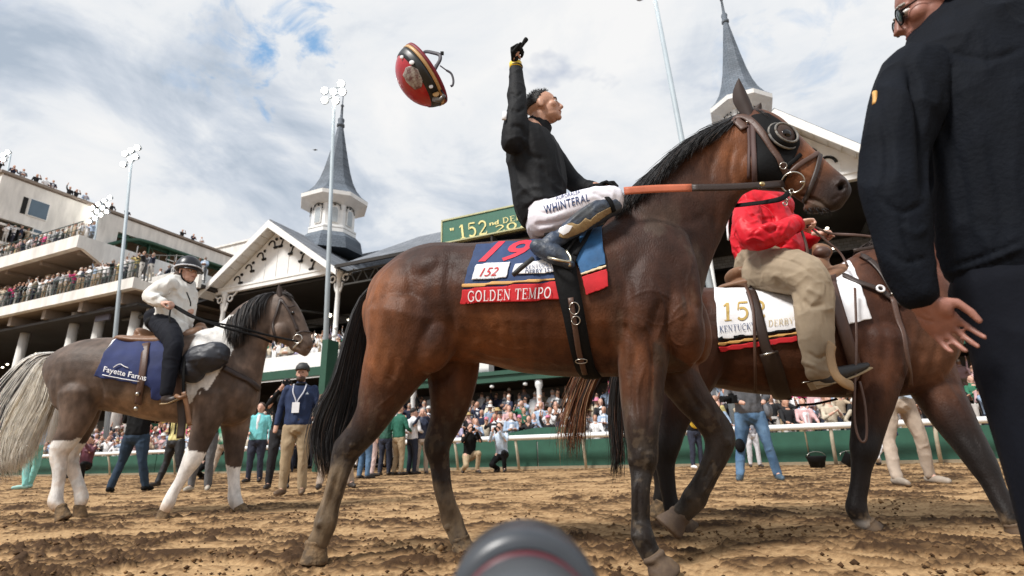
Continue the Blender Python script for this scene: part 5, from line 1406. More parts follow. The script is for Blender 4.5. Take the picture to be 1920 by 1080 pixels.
    ear(H3, [(524, 556, 5), (523, 547, 6.5), (523, 540, 4.5), (523, 533, .5)], Y(522)-.06, m_coat_dark); ear(H3, [(532, 556, 4), (533, 549, 5), (535, 543, 1)], Y(522)+.07, m_coat_dark)
    p = pY(549, 587, Y(549)-.085); blob('eye', p, .018, m_eye, H3)
    g = [[(518, 552, 0), (506, 552, -.05), (494, 566, -.1), (486, 590, -.13)], [(500, 554, 0), (486, 558, -.06), (474, 584, -.13), (470, 620, -.16)], [(478, 562, 0), (464, 572, -.08), (456, 610, -.15), (452, 644, -.19)], [(455, 576, 0), (446, 590, -.08), (441, 620, -.15), (440, 650, -.19)], [(436, 590, 0), (432, 600, -.08), (430, 620, -.15), (432, 640, -.19)]]
    hair('mane', [px3(a, Y) for a in g], 900, m_hair_vc, H3, w=.005, jit=.02, seg=8, lenv=.2, colfn=lambda u, i: (.02, .017, .017) if random.random() < .9 else (.12, .09, .07))
    g = [[(520, 551, -.02), (532, 549, -.06), (545, 556, -.09)], [(524, 550, .02), (538, 552, -.02), (550, 564, -.07)]]
    hair('forelock', [px3(a, Y) for a in g], 60, m_hair_vc, H3, w=.004, jit=.01, seg=6, colfn=lambda u, i: (.03, .022, .02))
    g = [[(108, 662, -.02), (60, 668, -.05), (20, 700, -.05), (-20, 760, -.05), (-30, 840, -.05), (-10, 890, -.05)],
         [(110, 664, -.0), (72, 674, -.05), (38, 720, -.08), (5, 780, -.1), (-5, 850, -.1), (6, 885, -.1)],
         [(112, 668, .02), (84, 682, -.03), (60, 740, -.08), (30, 800, -.12), (18, 850, -.12), (20, 882, -.12)],
         [(112, 672, .02), (95, 694, .0), (86, 750, -.05), (60, 800, -.08), (40, 850, -.1), (36, 876, -.1)],
         [(112, 676, .02), (101, 705, .0), (99, 745, -.02), (84, 785, -.05), (62, 830, -.05), (52, 850, -.05)]]
    def c(u, i):
        r = random.random()
        if u < .36: return (.025, .022, .022) if r < .42 else (.93, .90, .84)
        return (.95, .90, .80) if r < .86 else ((.5, .40, .27) if r < .97 else (.05, .04, .03))
    hair('tail', [px3(a, Y) for a in g], 3600, m_hair_vc, H3, w=.0030, jit=.02, seg=12, tipj=.3, lenv=.3, colfn=c)
    bv = bvh_of(me)
    # tack
    m_nv = mat('dark blue cloth', (.013, .024, .10), rough=.8, bump=.15, var=.25, scale=6)
    c1 = drape('saddle_cloth', bv, [(222, 634), (280, 632), (318, 640), (326, 700), (316, 742), (300, 752), (283, 750), (282, 727), (175, 708), (196, 662)], .02, m_nv, H3, step=5, wav=.03)
    drape('piping', bv, [(212, 640), (224, 634), (228, 636), (206, 655), (198, 662)], .024, m_white, c1, step=3)
    bb = bvh_of(c1.data)
    text_px('lettering', 'Fayette Farms', ((196, 687), (276, 704), (275, 718), (195, 700)), bb, .012, m_white, c1, bold=.01, shear=.15)
    for q in ([(194, 703), (230, 710), (262, 716)], [(214, 690), (226, 683), (234, 687), (242, 691)]):
        X = [hit(bb, a, b, .012)[0] for a, b in crm(np.array(q, float), 4)]; MB().tube(X, .004, n=6).build('printed_line', m_white, c1, smooth=True)
    sd = Soup(); sd.trunk([(226, 632, 226, 646, Y(226), .10), (250, 632, 252, 652, Y(250), .24), (290, 634, 292, 660, Y(290), .26), (340, 626, 342, 664, Y(340), .22), (380, 612, 382, 650, Y(380), .16)], n=3)
    sd.trunk([(262, 618, 268, 640, Y(262), .10), (272, 616, 282, 640, Y(272), .16), (284, 628, 292, 645, Y(286), .14)], n=3)
    sd.limb([(376, 612, Y(376), 10, .05), (374, 630, Y(376), 12, .06)])
    me2 = sd.skin(.012, 4); sdl = link('western_saddle', me2, m_leather_tan, H3)
    blob('saddle_horn', pY(371, 622, Y(371)-.05), (.075, .06, .055), m_leather_mid, sdl)
    bs = bvh_of(me, me2)
    strap('rear_billet', bs, [(276, 648), (272, 690), (266, 730), (263, 755)], 11, .03, m_leather_mid, H3, thick=.006)
    for q in ((265, 736), (262, 760)):
        p, nn = hit(bv, *q, .05); blob('buckle', p, .02, m_steel, H3)
    strap('breast_collar', bs, [(418, 690), (445, 704), (470, 718), (484, 730)], 9, .02, m_leather, H3, thick=.006)
    bag = Soup(); bag.eb(385, 672, Y(385)-.34, 42, 27, .13, -4); bag.eb(362, 690, Y(365)-.32, 24, 28, .12); bag.eb(402, 664, Y(400)-.33, 28, 24, .12)
    mb_ = bag.skin(.012, 8); wrinkle(mb_, .010, 7, 3, stretch=(1, 1, 2.4))
    link('saddle_bag', mb_, mat('dark nylon', (.016, .018, .026), rough=.5, bump=.1), H3)
    strap('fender', bs, [(338, 680), (336, 710), (334, 745)], 24, .05, m_leather_mid, H3, thick=.008)
    rein('stirrup_leather', [(346, 668, -.42), (344, 700, -.44), (344, 742, -.42)], Y, 5, m_black, H3)
    rein('stirrup_strap', [(344, 735, -.44), (350, 760, -.42), (356, 798, -.4)], Y, 8, m_leather_tan, H3, thick=.008)
    rein('stirrup_strap', [(338, 740, -.40), (341, 790, -.38), (338, 822, -.38)], Y, 13, m_leather, H3, thick=.008)
    mb2 = MB(); mb2.tube(px3([(330, 742, -.5), (338, 746, -.52), (350, 742, -.5)], Y), .018, n=8); mb2.build('stirrup', m_leather_tan, H3, smooth=True)
    for q, w in (([(527, 560), (518, 590), (512, 612), (520, 640)], 4), ([(528, 562), (545, 590), (558, 622)], 4), ([(524, 562), (540, 576), (552, 574)], 3), ([(554, 626), (568, 622), (580, 624)], 3)):
        strap('bridle_strap', bv, q, w, .012, m_leather, H3)
    c, nn = hit(bv, 560, 636, .03); ring('bit_ring', c, .042, .007, m_steel, H3, nn)
    rein('curb_strap', [(558, 644, -.12), (548, 654, -.1)], Y, 3, m_steel, H3)
    rein('rein', [(322, 572, -.3), (360, 594, -.32), (420, 614, -.30), (480, 630, -.22), (510, 642, -.12)], Y, 4, m_black, H3)
    rein('rein', [(322, 570, -.28), (380, 600, -.30), (440, 612, -.26), (500, 628, -.16), (558, 640, -.14)], Y, 3.5, m_black, H3)
    rein('rein', [(320, 576, -.32), (318, 600, -.36), (328, 622, -.36), (345, 630, -.34)], Y, 3, m_black, H3)
    return bv
BV3 = build_h3()
# ------------------------------------------------------------------ people
def unit(v):
    v = np.asarray(v, float); return v/(np.linalg.norm(v)+1e-9)
def head(S, c, f, u, s=1., neck=None, g=0, round_=0):
    """head with a face: c cranium centre, f facing, u up"""
    f = unit(f); u = unit(np.asarray(u)-f*(np.asarray(u)@f)); l = np.cross(u, f); R = np.array([f, l, u]); c = np.asarray(c, float)
    def e(p, r): S.ell(c+(np.array(p)*s)@R, np.array(r)*s, R, g, 16, 12)
    e((-.006, 0, .03), (.096, .077, .083)); e((.030, 0, -.028), (.062, .060, .080)); e((.028, 0, -.068), (.062, .053, .036))
    e((.074, 0, -.088), (.020, .022, .018)); e((.072, 0, .020), (.024, .050, .013))
    e((.058, .040, -.018), (.028, .024, .026)); e((.058, -.040, -.018), (.028, .024, .026))
    e((.086, 0, -.050), (.014, .024, .009)); e((.084, 0, -.064), (.014, .021, .009))
    e((-.006, .077, -.006), (.020, .010, .032)); e((-.006, -.077, -.006), (.020, .010, .032))
    a = c+(np.array([.088, 0, .016])*s)@R; b = c+(np.array([.112, 0, -.026])*s)@R; d = c+(np.array([.092, 0, -.034])*s)@R
    S.w([[*a, .009*s, .009*s], [*(a*.5+b*.5), .0105*s, .010*s], [*b, .0125*s, .015*s], [*d, .010*s, .014*s]], g, 10)
    if neck is not None:
        n0 = c+(np.array([-.022, 0, -.05])*s)@R; neck = np.asarray(neck, float)
        S.w([[*n0, .058*s, .056*s], [*(n0*.5+neck*.5), .056*s, .056*s], [*neck, .066*s, .066*s]], g, 14)
    return R
def face_bits(parent, c, R, s=1., brow=None, lip=True, only=0):
    c = np.asarray(c, float); brow = brow or m_hairdark
    for sg in (1, -1):
        if only and sg != only: continue
        p = c+(np.array([.079, .031*sg, .004])*s)@R
        e = MB().ell(p, np.array((.0125, .0135, .009))*s, R, nu=12, nv=8).build('eye', m_eyewhite, parent, smooth=True)
        MB().ell(p+(np.array([.0075, .003*sg, 0])*s)@R, np.array((.0055, .0062, .0065))*s, R, nu=10, nv=8).build('iris', m_eye, e, smooth=True)
        P = [c+(np.array(q)*s)@R for q in ((.094, .014*sg, .024), (.092, .030*sg, .030), (.078, .048*sg, .023))]
        MB().tube(crm(np.array(P), 3), .004*s, n=6).build('eyebrow', brow, parent, smooth=True)
    if lip:
        P = [c+(np.array(q)*s)@R for q in ((.091, .020, -.056), (.100, 0, -.056), (.091, -.020, -.056))]
        MB().tube(crm(np.array(P), 4), .0036*s, n=6).build('mouth', mat('lips', (.28, .09, .07), rough=.5) if 'lips' not in bpy.data.materials else bpy.data.materials['lips'], parent, smooth=True)
def hair_cap(parent, c, R, s, mt, front=.058, low=-.03, grow=1.06, name='hair'):
    """hair as a shell around the cranium with a hairline"""
    mb = MB(); mb.ell((0, 0, 0), (1, 1, 1), nu=40, nv=28); V = np.concatenate(mb.v)
    L = V*np.array([.096, .077, .083])*grow+np.array([-.008, 0, .034])
    keep = []
    for f in mb.f:
        q = L[list(f)].mean(0)
        if q[2] > low+max(0, q[0]+.035)*1.15 and q[0] < front+.012*math.sin(q[1]*160): keep.append(f)
    n = len(L); L2 = np.concatenate([L, L*.93+np.array([0, 0, .002])])
    W = (L2*s)@R+np.asarray(c); Vn = fbm(W*90, 2); W += (L2/np.linalg.norm(L2, axis=1)[:, None])@R*((Vn-.5)*.006*s)[:, None]
    edge = {}
    for f in keep:
        for i in range(len(f)): edge[(f[i], f[(i+1) % len(f)])] = 1
    side = [(a, b, b+n, a+n) for (a, b) in edge if (b, a) not in edge]
    h = MB(); h.add(W, keep+[tuple(i+n for i in f[::-1]) for f in keep]+side)
    return h.build(name, mt, parent, smooth=True)
def hand(S, wrist, d, nrm, side, curl=.5, s=1., g=0, point=None, spread=.12, r=.0088):
    """palm, four unequal bent fingers and a thumb leaving the side of the palm. nrm: palm-facing direction, side: thumb side"""
    d = unit(d); nrm = unit(np.asarray(nrm)-d*(np.asarray(nrm)@d)); side = unit(np.asarray(side)-d*(np.asarray(side)@d)-nrm*(np.asarray(side)@nrm))
    w = np.asarray(wrist, float)
    S.w([[*(w-d*.03*s), .028*s, .022*s], [*(w+d*.015*s), .030*s, .018*s], [*(w+d*.05*s), .040*s, .016*s], [*(w+d*.085*s), .040*s, .013*s]], g, 14, flat=nrm)
    S.ell(w+d*.035*s+side*.022*s+nrm*.012*s, np.array((.032, .018, .014))*s, np.array([d, side, nrm]), g, 12, 8)
    for i, (o, L) in enumerate(((.030, .074), (.010, .082), (-.010, .077), (-.029, .060))):
        c = curl if not (point is not None and i == point) else .05
        p = w+d*.082*s+side*o*s; dirv = unit(d+side*(o*spread*25*(1-c))); a = 0; rows = [[*(p-d*.02*s), r*s*1.05, r*s]]
        for k, fr in enumerate((.46, .31, .23)):
            a += c*(1.35, 1.5, 1.0)[k]
            v = dirv*math.cos(a)+nrm*math.sin(a); rows.append([*p, r*s*(1.04-.09*k), r*s*(1-.09*k)]); p = p+v*L*fr*s
        rows.append([*p, r*s*.74, r*s*.72])
        S.w(rows, g, 8)
    p0 = w+d*.022*s+side*.026*s; t1 = p0+(side*.72+d*.62+nrm*.3)*.036*s; t2 = t1+unit(side*(.25-.4*curl)+d*.85+nrm*(.3+.6*curl))*.034*s; t3 = t2+unit(side*(-.3*curl)+d*.9+nrm*(.3+.7*curl))*.026*s
    S.w([[*p0, .014*s, .013*s], [*t1, .0112*s, .011*s], [*t2, .0098*s, .0095*s], [*t3, .0075*s, .007*s]], g, 8)
def garment(name, S, vox, mt, parent, sm=5, wr=.004, ws=11, creases=None, stretch=(1, 1, 1)):
    me = S.skin(vox, sm)
    if wr: wrinkle(me, wr, ws, 3, True, stretch)
    if creases: crease(me, creases)
    return link(name, me, mt, parent)

# ================================================= the jockey
def jockey():
    c0 = 2.63; Y = lambda x: c0
    J = empty('person', (pY(1020, 430, c0)), 'jockey in black top and white breeches on the racehorse, one arm raised', 'person')
    K = lambda q, o=0: pY(q[0], q[1], c0+o)
    m_top = mat('black jersey', (.007, .0075, .009), rough=.7, bump=.25, bscale=45, spec=.22)
    m_br = mat('white breeches', (.74, .72, .78), rough=.75, bump=.12, bscale=50, var=.05)
    m_boot = mat('muddy blue boot', (.022, .042, .085), rough=.5, col2=(.05, .055, .06), scale=7, bump=.5, bscale=40)
    B = Soup(); hc = K((1018, 204), -.02)
    R = head(B, hc, (.97, -.16, .20), (-.16, 0, 1), .95, neck=K((1006, 262), 0))
    torso = [(1022, 408, c0, 40, .15), (1014, 375, c0, 42, .13), (1006, 335, c0, 46, .15), (998, 292, c0, 44, .17), (990, 262, c0, 34, .17)]
    B.limb(torso)
    armR = [(972, 262, c0-.15, 15), (970, 232, c0-.165, 13), (970, 200, c0-.15, 11), (968, 165, c0-.12, 10), (967, 132, c0-.10, 9)]
    armL = [(1016, 268, c0+.17, 20), (1040, 300, c0+.22, 17), (1068, 335, c0+.22, 14), (1098, 350, c0+.14, 13), (1120, 352, c0+.08, 10)]
    legR = [(1020, 412, c0-.10, 33), (1062, 399, c0-.20, 30), (1105, 384, c0-.27, 26), (1146, 374, c0-.28, 21)]
    shR = [(1146, 376, c0-.28, 19), (1112, 400, c0-.30, 18), (1080, 423, c0-.31, 15), (1052, 442, c0-.31, 12)]
    far = lambda A: [(x-4, y+2, 2*c0-Yv, r) for x, y, Yv, r in A]
    for a in (armR, armL, legR, shR, far(legR), far(shR)): B.limb(a)
    hand(B, K((967, 126), -.10), (-.08, -.1, 1), (.9, -.35, 0), (.3, -.9, .1), curl=.95, s=.76, r=.008)
    hand(B, K((1122, 352), .08), (1, -.1, .05), (0, -.2, -1), (.1, -1, .1), curl=.8, s=.95)
    me = B.skin(.0052, 3); body = link('body', me, m_skin, J)
    face_bits(J, hc, R, .93)
    hair_cap(J, hc, R, .93, m_hairdark, front=.052, low=.004, grow=1.03)
    hs = MB()      # short cropped hair, strand by strand
    for i in range(1500):
        v = unit(rng.normal(0, 1, 3)); q = v*np.array([.099, .079, .086])+np.array([-.008, 0, .034])
        if q[2] < .012+max(0, q[0]+.03)*1.0 or q[0] > .062: continue
        d = unit(v+np.array([.25, 0, .1])+rng.normal(0, .25, 3)); p = (q*.95)@R+hc; L_ = random.uniform(.006, .013)*(1.2 if q[2] > .06 else .7)
        hs.tube([p, p+(d@R)*L_*.5, p+(d@R)*L_], [.0011, .0009, .0003], n=3)
    hs.build('cropped_hair', m_hairdark, J, smooth=True, fix=False)
    # jersey
    S = Soup()
    S.limb([(1016, 396, c0, 48, .17), (1011, 370, c0, 51, .165), (1008, 335, c0, 53, .175), (999, 295, c0, 50, .19), (989, 264, c0, 40, .18), (992, 250, c0, 26, .12)])
    S.limb([(992, 262, c0, 26, .10), (1003, 248, c0, 25, .075), (1008, 240, c0, 25, .068), (1011, 236, c0, 24, .066)])
    S.limb([(966, 270, c0-.16, 25), (967, 246, c0-.17, 24), (969, 215, c0-.165, 20.5), (970, 192, c0-.15, 18), (969, 160, c0-.12, 16), (967, 130, c0-.10, 12.5)])
    S.limb([(1018, 272, c0+.16, 25), (1042, 302, c0+.22, 21), (1070, 337, c0+.22, 18), (1096, 352, c0+.14, 16), (1116, 354, c0+.09, 12)])
    garment('jersey', S, .0062, m_top, J, 5, .0055, 9, [([(960, 300), (985, 330), (1000, 380)], -.010, 8), ([(1000, 300), (1030, 340), (1050, 370)], -.008, 7), ([(970, 340), (1010, 372), (1050, 372)], .009, 6),
                ([(975, 262), (990, 290), (1025, 300)], -.008, 6), ([(985, 392), (1015, 376), (1055, 374)], -.009, 4), ([(958, 235), (978, 240), (988, 262)], -.010, 5), ([(956, 205), (972, 210), (984, 200)], -.007, 4),
                ([(1010, 320), (1040, 350), (1058, 362)], .008, 5), ([(965, 372), (990, 352), (1020, 352)], .006, 5), ([(958, 175), (970, 180), (980, 172)], -.006, 3)], stretch=(1, 1, .6))
    # gloves
    g_ = Soup()
    hand(g_, K((967, 124), -.10), (-.08, -.1, 1), (.9, -.35, 0), (.3, -.9, .1), curl=.95, s=1.12, r=.0108)
    garment('glove', g_, .0045, m_black, J, 3, 0)
    g_ = Soup(); hand(g_, K((1120, 352), .08), (1, -.1, .05), (0, -.2, -1), (.1, -1, .1), curl=.8, s=1.08, r=.0098); garment('glove', g_, .005, m_black, J, 3, 0)
    wb = MB().tube([K((967, 129), -.10), K((966.5, 119), -.10)], .036, n=20, r2=.034); wb.build('wristband', mat('yellow band', (.75, .52, .03), rough=.5), J, smooth=True)
    MB().tube([K((968, 127), -.10), K((968, 125), -.10)], .038, n=20, r2=.036).build('wristband', mat('black seam', (.05, .04, .01)), J, smooth=True)
    MB().tube([K((945, 224), -.22), K((947, 210), -.2)], .012, n=10, r2=.006).build('arm_patch', m_white, J, smooth=True)
    # breeches
    S = Soup()
    S.limb([(1018, 384, c0, 40, .15), (1018, 408, c0, 40, .17), (1016, 425, c0, 31, .17)])
    S.limb([(1016, 414, c0-.10, 35), (1060, 398, c0-.20, 34), (1104, 383, c0-.27, 31), (1140, 374, c0-.28, 27), (1152, 374, c0-.28, 24)])
    S.limb([(1012, 416, c0+.10, 35), (1056, 400, c0+.20, 34), (1100, 385, c0+.27, 31), (1140, 378, c0+.28, 27)])
    S.limb([(1150, 378, c0-.28, 22), (1125, 392, c0-.29, 20)]); S.limb([(1150, 380, c0+.28, 22), (1120, 400, c0+.3, 19)])
    br = garment('breeches', S, .006, m_br, J, 5, .003, 9, [([(1000, 420), (1040, 418), (1090, 402)], -.007, 4), ([(1130, 352), (1150, 365), (1160, 385)], -.005, 3), ([(1000, 395), (1030, 400), (1060, 390)], -.006, 4), ([(1010, 430), (1040, 425)], .006, 4), ([(1110, 360), (1135, 372)], -.005, 3)])
    bb = bvh_of(br.data)
    text_px('lettering', 'WHINTERAL', ((1019, 386), (1104, 363), (1106, 377), (1022, 402)), bb, .003, m_navycloth, br, bold=.012, spacing=1.12)
    text_px('lettering', 'AURORALEA', ((1042, 369), (1088, 357), (1089, 363), (1043, 376)), bb, .003, m_navycloth, br)
    # boots
    for sg, nm in ((-1, 'near'), (1, 'far')):
        S = Soup(); o = lambda d: c0+sg*d
        S.limb([(1150, 384, o(.285), 20), (1128, 392, o(.295), 23), (1104, 407, o(.30), 22), (1080, 423, o(.31), 19), (1057, 440, o(.31), 15), (1046, 450, o(.31), 16)])
        S.limb([(1004, 460, o(.31), 14, .032), (1018, 468, o(.31), 18, .04), (1040, 477, o(.32), 19, .045), (1058, 489, o(.32), 15, .045), (1070, 498, o(.33), 9, .035)])
        S.limb([(1040, 450, o(.31), 17, .04), (1028, 462, o(.31), 18, .04)])
        bt = garment('boot', S, .0055, m_boot, J, 4, .003, 12, [([(1125, 372), (1090, 398), (1050, 432)], .006, 3)] if sg < 0 else None)
        if sg < 0:
            bo = bvh_of(bt.data)
            drape('mud_patch', bo, [(1052, 424), (1072, 414), (1084, 420), (1098, 404), (1106, 412), (1118, 398), (1146, 384), (1152, 396), (1120, 418), (1086, 440), (1060, 450), (1044, 446)], .004, mat('tan mud on leather', (.36, .25, .12), rough=.9, bump=.5, col2=(.24, .16, .08), scale=14), bt, step=4, thick=.003, wav=.004)
            drape('white_patch', bo, [(1048, 428), (1062, 420), (1076, 424), (1068, 436), (1056, 444), (1046, 438)], .008, m_white, bt, step=3, thick=.003)
            strap('boot_top', bo, [(1128, 366), (1142, 376), (1150, 396)], 8, .006, m_black, bt)
    # stirrup iron and leather
    ctr = K((1050, 488), -.34)
    ring('stirrup_iron', K((1050, 487), -.345), .055, .0065, mat('pale metal', (.6, .55, .42), rough=.35, metal=1), J, (.25, -.45, 1), sq=1.05, up=(1, 0, 0))
    MB().tube(crm(np.array([K((1062, 470), -.34), K((1070, 484), -.36), K((1068, 500), -.36)]), 4), .006, n=8).build('stirrup_iron', bpy.data.materials['pale metal'], J, smooth=True)
    MB().tube([K((1062, 474), -.33), K((1078, 448), -.30), K((1100, 425), -.27)], .007, n=8).build('stirrup_leather', m_black, J, smooth=True)
    # whip held in the raised fist
    w = MB().tube(crm(np.array([K((962, 106), -.12), K((972, 94), -.13), K((980, 83), -.13), K((987, 73), -.13)]), 3), [.010]*5+[.011]*3+[.013]*2, n=10)
    wo = w.build('whip', m_black, None, smooth=True); tag(wo, 'short black whip gripped in the jockey\'s raised fist', 'whip')
    # second whip hanging below the boot
    w = MB().tube([K((1000, 484), -.36), K((976, 503), -.36), K((962, 516), -.36)], [.011, .012, .011], n=10)
    wo = w.build('whip', mat('worn black leather', (.03, .03, .03), rough=.6, bump=.4), None, smooth=True); tag(wo, 'worn dark whip end sticking out beneath the jockey\'s boot', 'whip')
jockey()

# ================================================= rider in red
def red_rider():
    c0 = 3.50
    J = empty('person', pY(1440, 500, c0), 'rider in a bright red jacket and khaki trousers on the brown lead pony', 'person')
    m_j = mat('red jacket nylon', (.60, .006, .018), rough=.5, spec=.3, bump=.15, bscale=40)
    m_k = mat('khaki trousers', (.32, .25, .17), rough=.8, bump=.15, bscale=50, var=.08)
    K = lambda q, o=0: pY(q[0], q[1], c0+o)
    B = Soup(); hc = K((1432, 318))
    R = head(B, hc, (1, -.1, 0), (0, 0, 1), .95, neck=K((1424, 370)))
    B.limb([(1440, 500, c0, 38, .15), (1432, 450, c0, 44, .15), (1426, 410, c0, 42, .16), (1424, 380, c0, 30, .15)])
    aR = [(1404, 395, c0-.19, 17), (1412, 440, c0-.27, 14), (1465, 432, c0-.32, 12), (1497, 418, c0-.30, 9.5)]
    aL = [(1452, 398, c0+.19, 17), (1480, 450, c0+.24, 14), (1515, 445, c0+.12, 11), (1530, 440, c0+.05, 9)]
    lR = [(1425, 508, c0-.1, 30), (1485, 515, c0-.30, 28), (1530, 545, c0-.38, 24), (1530, 610, c0-.40, 18), (1532, 690, c0-.40, 13)]
    for a in (aR, aL, lR, [(x, y, 2*c0-Yv, r) for x, y, Yv, r in lR]): B.limb(a)
    hand(B, K((1496, 418), -.30), (1, 0, .05), (.1, -.2, -1), (.2, .3, 1), curl=.95, s=1.05)
    hand(B, K((1530, 440), .05), (1, 0, .05), (.1, -.2, -1), (.2, -.2, 1), curl=.9, s=1.05)
    link('body', B.skin(.0065, 3), m_skinp, J)
    face_bits(J, hc, R, .95); hair_cap(J, hc, R, .95, m_hairgrey, front=.05)
    S = Soup()
    S.limb([(1446, 486, c0, 58, .23), (1436, 455, c0, 62, .22), (1428, 420, c0, 54, .20), (1424, 394, c0, 42, .20), (1424, 374, c0, 25, .12)])
    S.limb([(1402, 396, c0-.19, 26), (1400, 424, c0-.28, 26), (1414, 446, c0-.34, 25), (1446, 440, c0-.37, 22), (1476, 426, c0-.35, 18), (1492, 419, c0-.32, 15)])
    S.limb([(1456, 402, c0+.18, 28), (1482, 448, c0+.24, 27), (1508, 452, c0+.15, 20), (1524, 442, c0+.07, 15)])
    S.limb([(1400, 384, c0-.12, 26), (1440, 376, c0-.05, 26), (1466, 388, c0+.1, 24)])
    garment('jacket', S, .0070, m_j, J, 3, .0065, 9, [([(1384, 396), (1374, 432), (1390, 470), (1440, 472), (1488, 446)], -.012, 4), ([(1436, 384), (1452, 404), (1446, 424)], -.014, 4), ([(1456, 412), (1440, 424), (1424, 426)], .008, 2.5), ([(1470, 410), (1456, 426), (1440, 440)], -.009, 2.5), ([(1480, 412), (1472, 430), (1462, 446)], .008, 2.4), ([(1410, 440), (1425, 430), (1445, 436)], -.009, 2.6), ([(1398, 452), (1415, 446), (1436, 456)], .008, 2.5), ([(1392, 410), (1408, 418), (1425, 410)], .008, 2.6), ([(1398, 392), (1412, 402), (1430, 396)], -.008, 2.6), ([(1378, 478), (1400, 486), (1430, 482)], .009, 2.6), ([(1372, 462), (1384, 480), (1392, 494)], -.009, 2.6), ([(1450, 470), (1470, 464), (1490, 468)], .009, 2.5), ([(1405, 400), (1430, 412), (1455, 404)], -.012, 4), ([(1400, 440), (1430, 430), (1470, 418)], .016, 6), ([(1415, 462), (1440, 470), (1480, 455)], -.016, 6), ([(1385, 470), (1430, 490), (1490, 478)], -.012, 5),
        ([(1440, 395), (1455, 415), (1452, 435)], -.014, 5), ([(1375, 430), (1385, 470)], -.010, 5), ([(1470, 440), (1500, 462)], .010, 5)])
    MB().tube([K((1487, 422), -.318), K((1494, 418), -.312)], .062, n=18, r2=.058).build('cuff', m_j, J, smooth=True)
    MB().tube(crm(np.array([K((1425, 384), -.26), K((1440, 392), -.29), K((1452, 408), -.30)]), 4), .003, n=6).build('seam', m_red, J, smooth=True)
    MB().tube(crm(np.array([K((1366, 400), -.16), K((1364, 425), -.17), K((1366, 450), -.18)]), 3), .008, n=6).build('piping', m_white, J, smooth=True)
    S = Soup()
    S.limb([(1428, 490, c0, 48, .22), (1432, 512, c0, 44, .24)])
    nl = [(1428, 510, c0-.12, 42), (1470, 508, c0-.28, 44), (1508, 522, c0-.37, 42), (1524, 550, c0-.40, 36), (1526, 600, c0-.41, 33), (1530, 650, c0-.42, 29), (1534, 690, c0-.42, 24), (1535, 700, c0-.42, 23)]
    S.limb(nl); S.limb([(x, y, 2*c0-Yv, r) for x, y, Yv, r in nl])
    garment('trousers', S, .0075, m_k, J, 4, .007, 9, [([(1440, 480), (1490, 492), (1530, 520)], -.006, 2.5), ([(1505, 560), (1520, 575), (1548, 570)], -.012, 5), ([(1512, 540), (1540, 556)], .010, 5), ([(1538, 600), (1542, 680)], -.004, 2), ([(1512, 660), (1535, 672), (1552, 664)], -.012, 4), ([(1510, 680), (1530, 688)], .010, 4), ([(1450, 530), (1490, 548), (1500, 590)], -.010, 6)])
    m_b = mat('black boot leather', (.02, .018, .018), rough=.5, bump=.2); m_sole = mat('tan sole', (.32, .23, .13), rough=.8)
    for sg in (-1, 1):
        Yb = c0+sg*.42; S = Soup()
        S.limb([(1533, 694, Yb, 18), (1537, 708, Yb, 17), (1550, 708, Yb, 17)]); S.limb([(1530, 710, Yb, 13, .035), (1560, 704, Yb, 15, .04), (1592, 696, Yb, 12, .042), (1616, 688, Yb, 8, .035), (1626, 684, Yb, 5, .02)])
        bt = garment('boot', S, .006, m_b, J, 3, 0)
        P = crm(np.array([pY(q[0], q[1], Yb) for q in ((1524, 722), (1556, 718), (1590, 708), (1615, 697), (1628, 690))]), 3)
        MB().tube(P, .008, n=8, r2=.042).build('sole', m_sole, bt, smooth=True)
        MB().prism([pY(q[0], q[1], Yb-.034) for q in ((1524, 716), (1556, 712), (1558, 722), (1532, 730))], (0, .068, 0)).build('heel', m_sole, bt)
        MB().tube([pY(1527, 714, Yb), pY(1512, 716, Yb), pY(1504, 718, Yb)], .004, n=6).build('spur', m_steel, bt, smooth=True)
    # reins in the fists
    Yl = lambda x: c0
    for q, w in (([(1512, 418, -.3), (1560, 438, -.28), (1620, 442, -.25), (1700, 452, -.2), (1770, 440, -.18)], 4), ([(1545, 438, .05), (1600, 440, -.1), (1700, 448, -.2), (1790, 430, -.2)], 4.5), ([(1512, 420, -.3), (1545, 448, -.3), (1575, 474, -.3), (1590, 500, -.32)], 4), ([(1500, 424, -.32), (1512, 460, -.34), (1516, 490, -.34)], 4.5)):
        rein('rein', q, Yl, w, m_leather_mid, J)
red_rider()

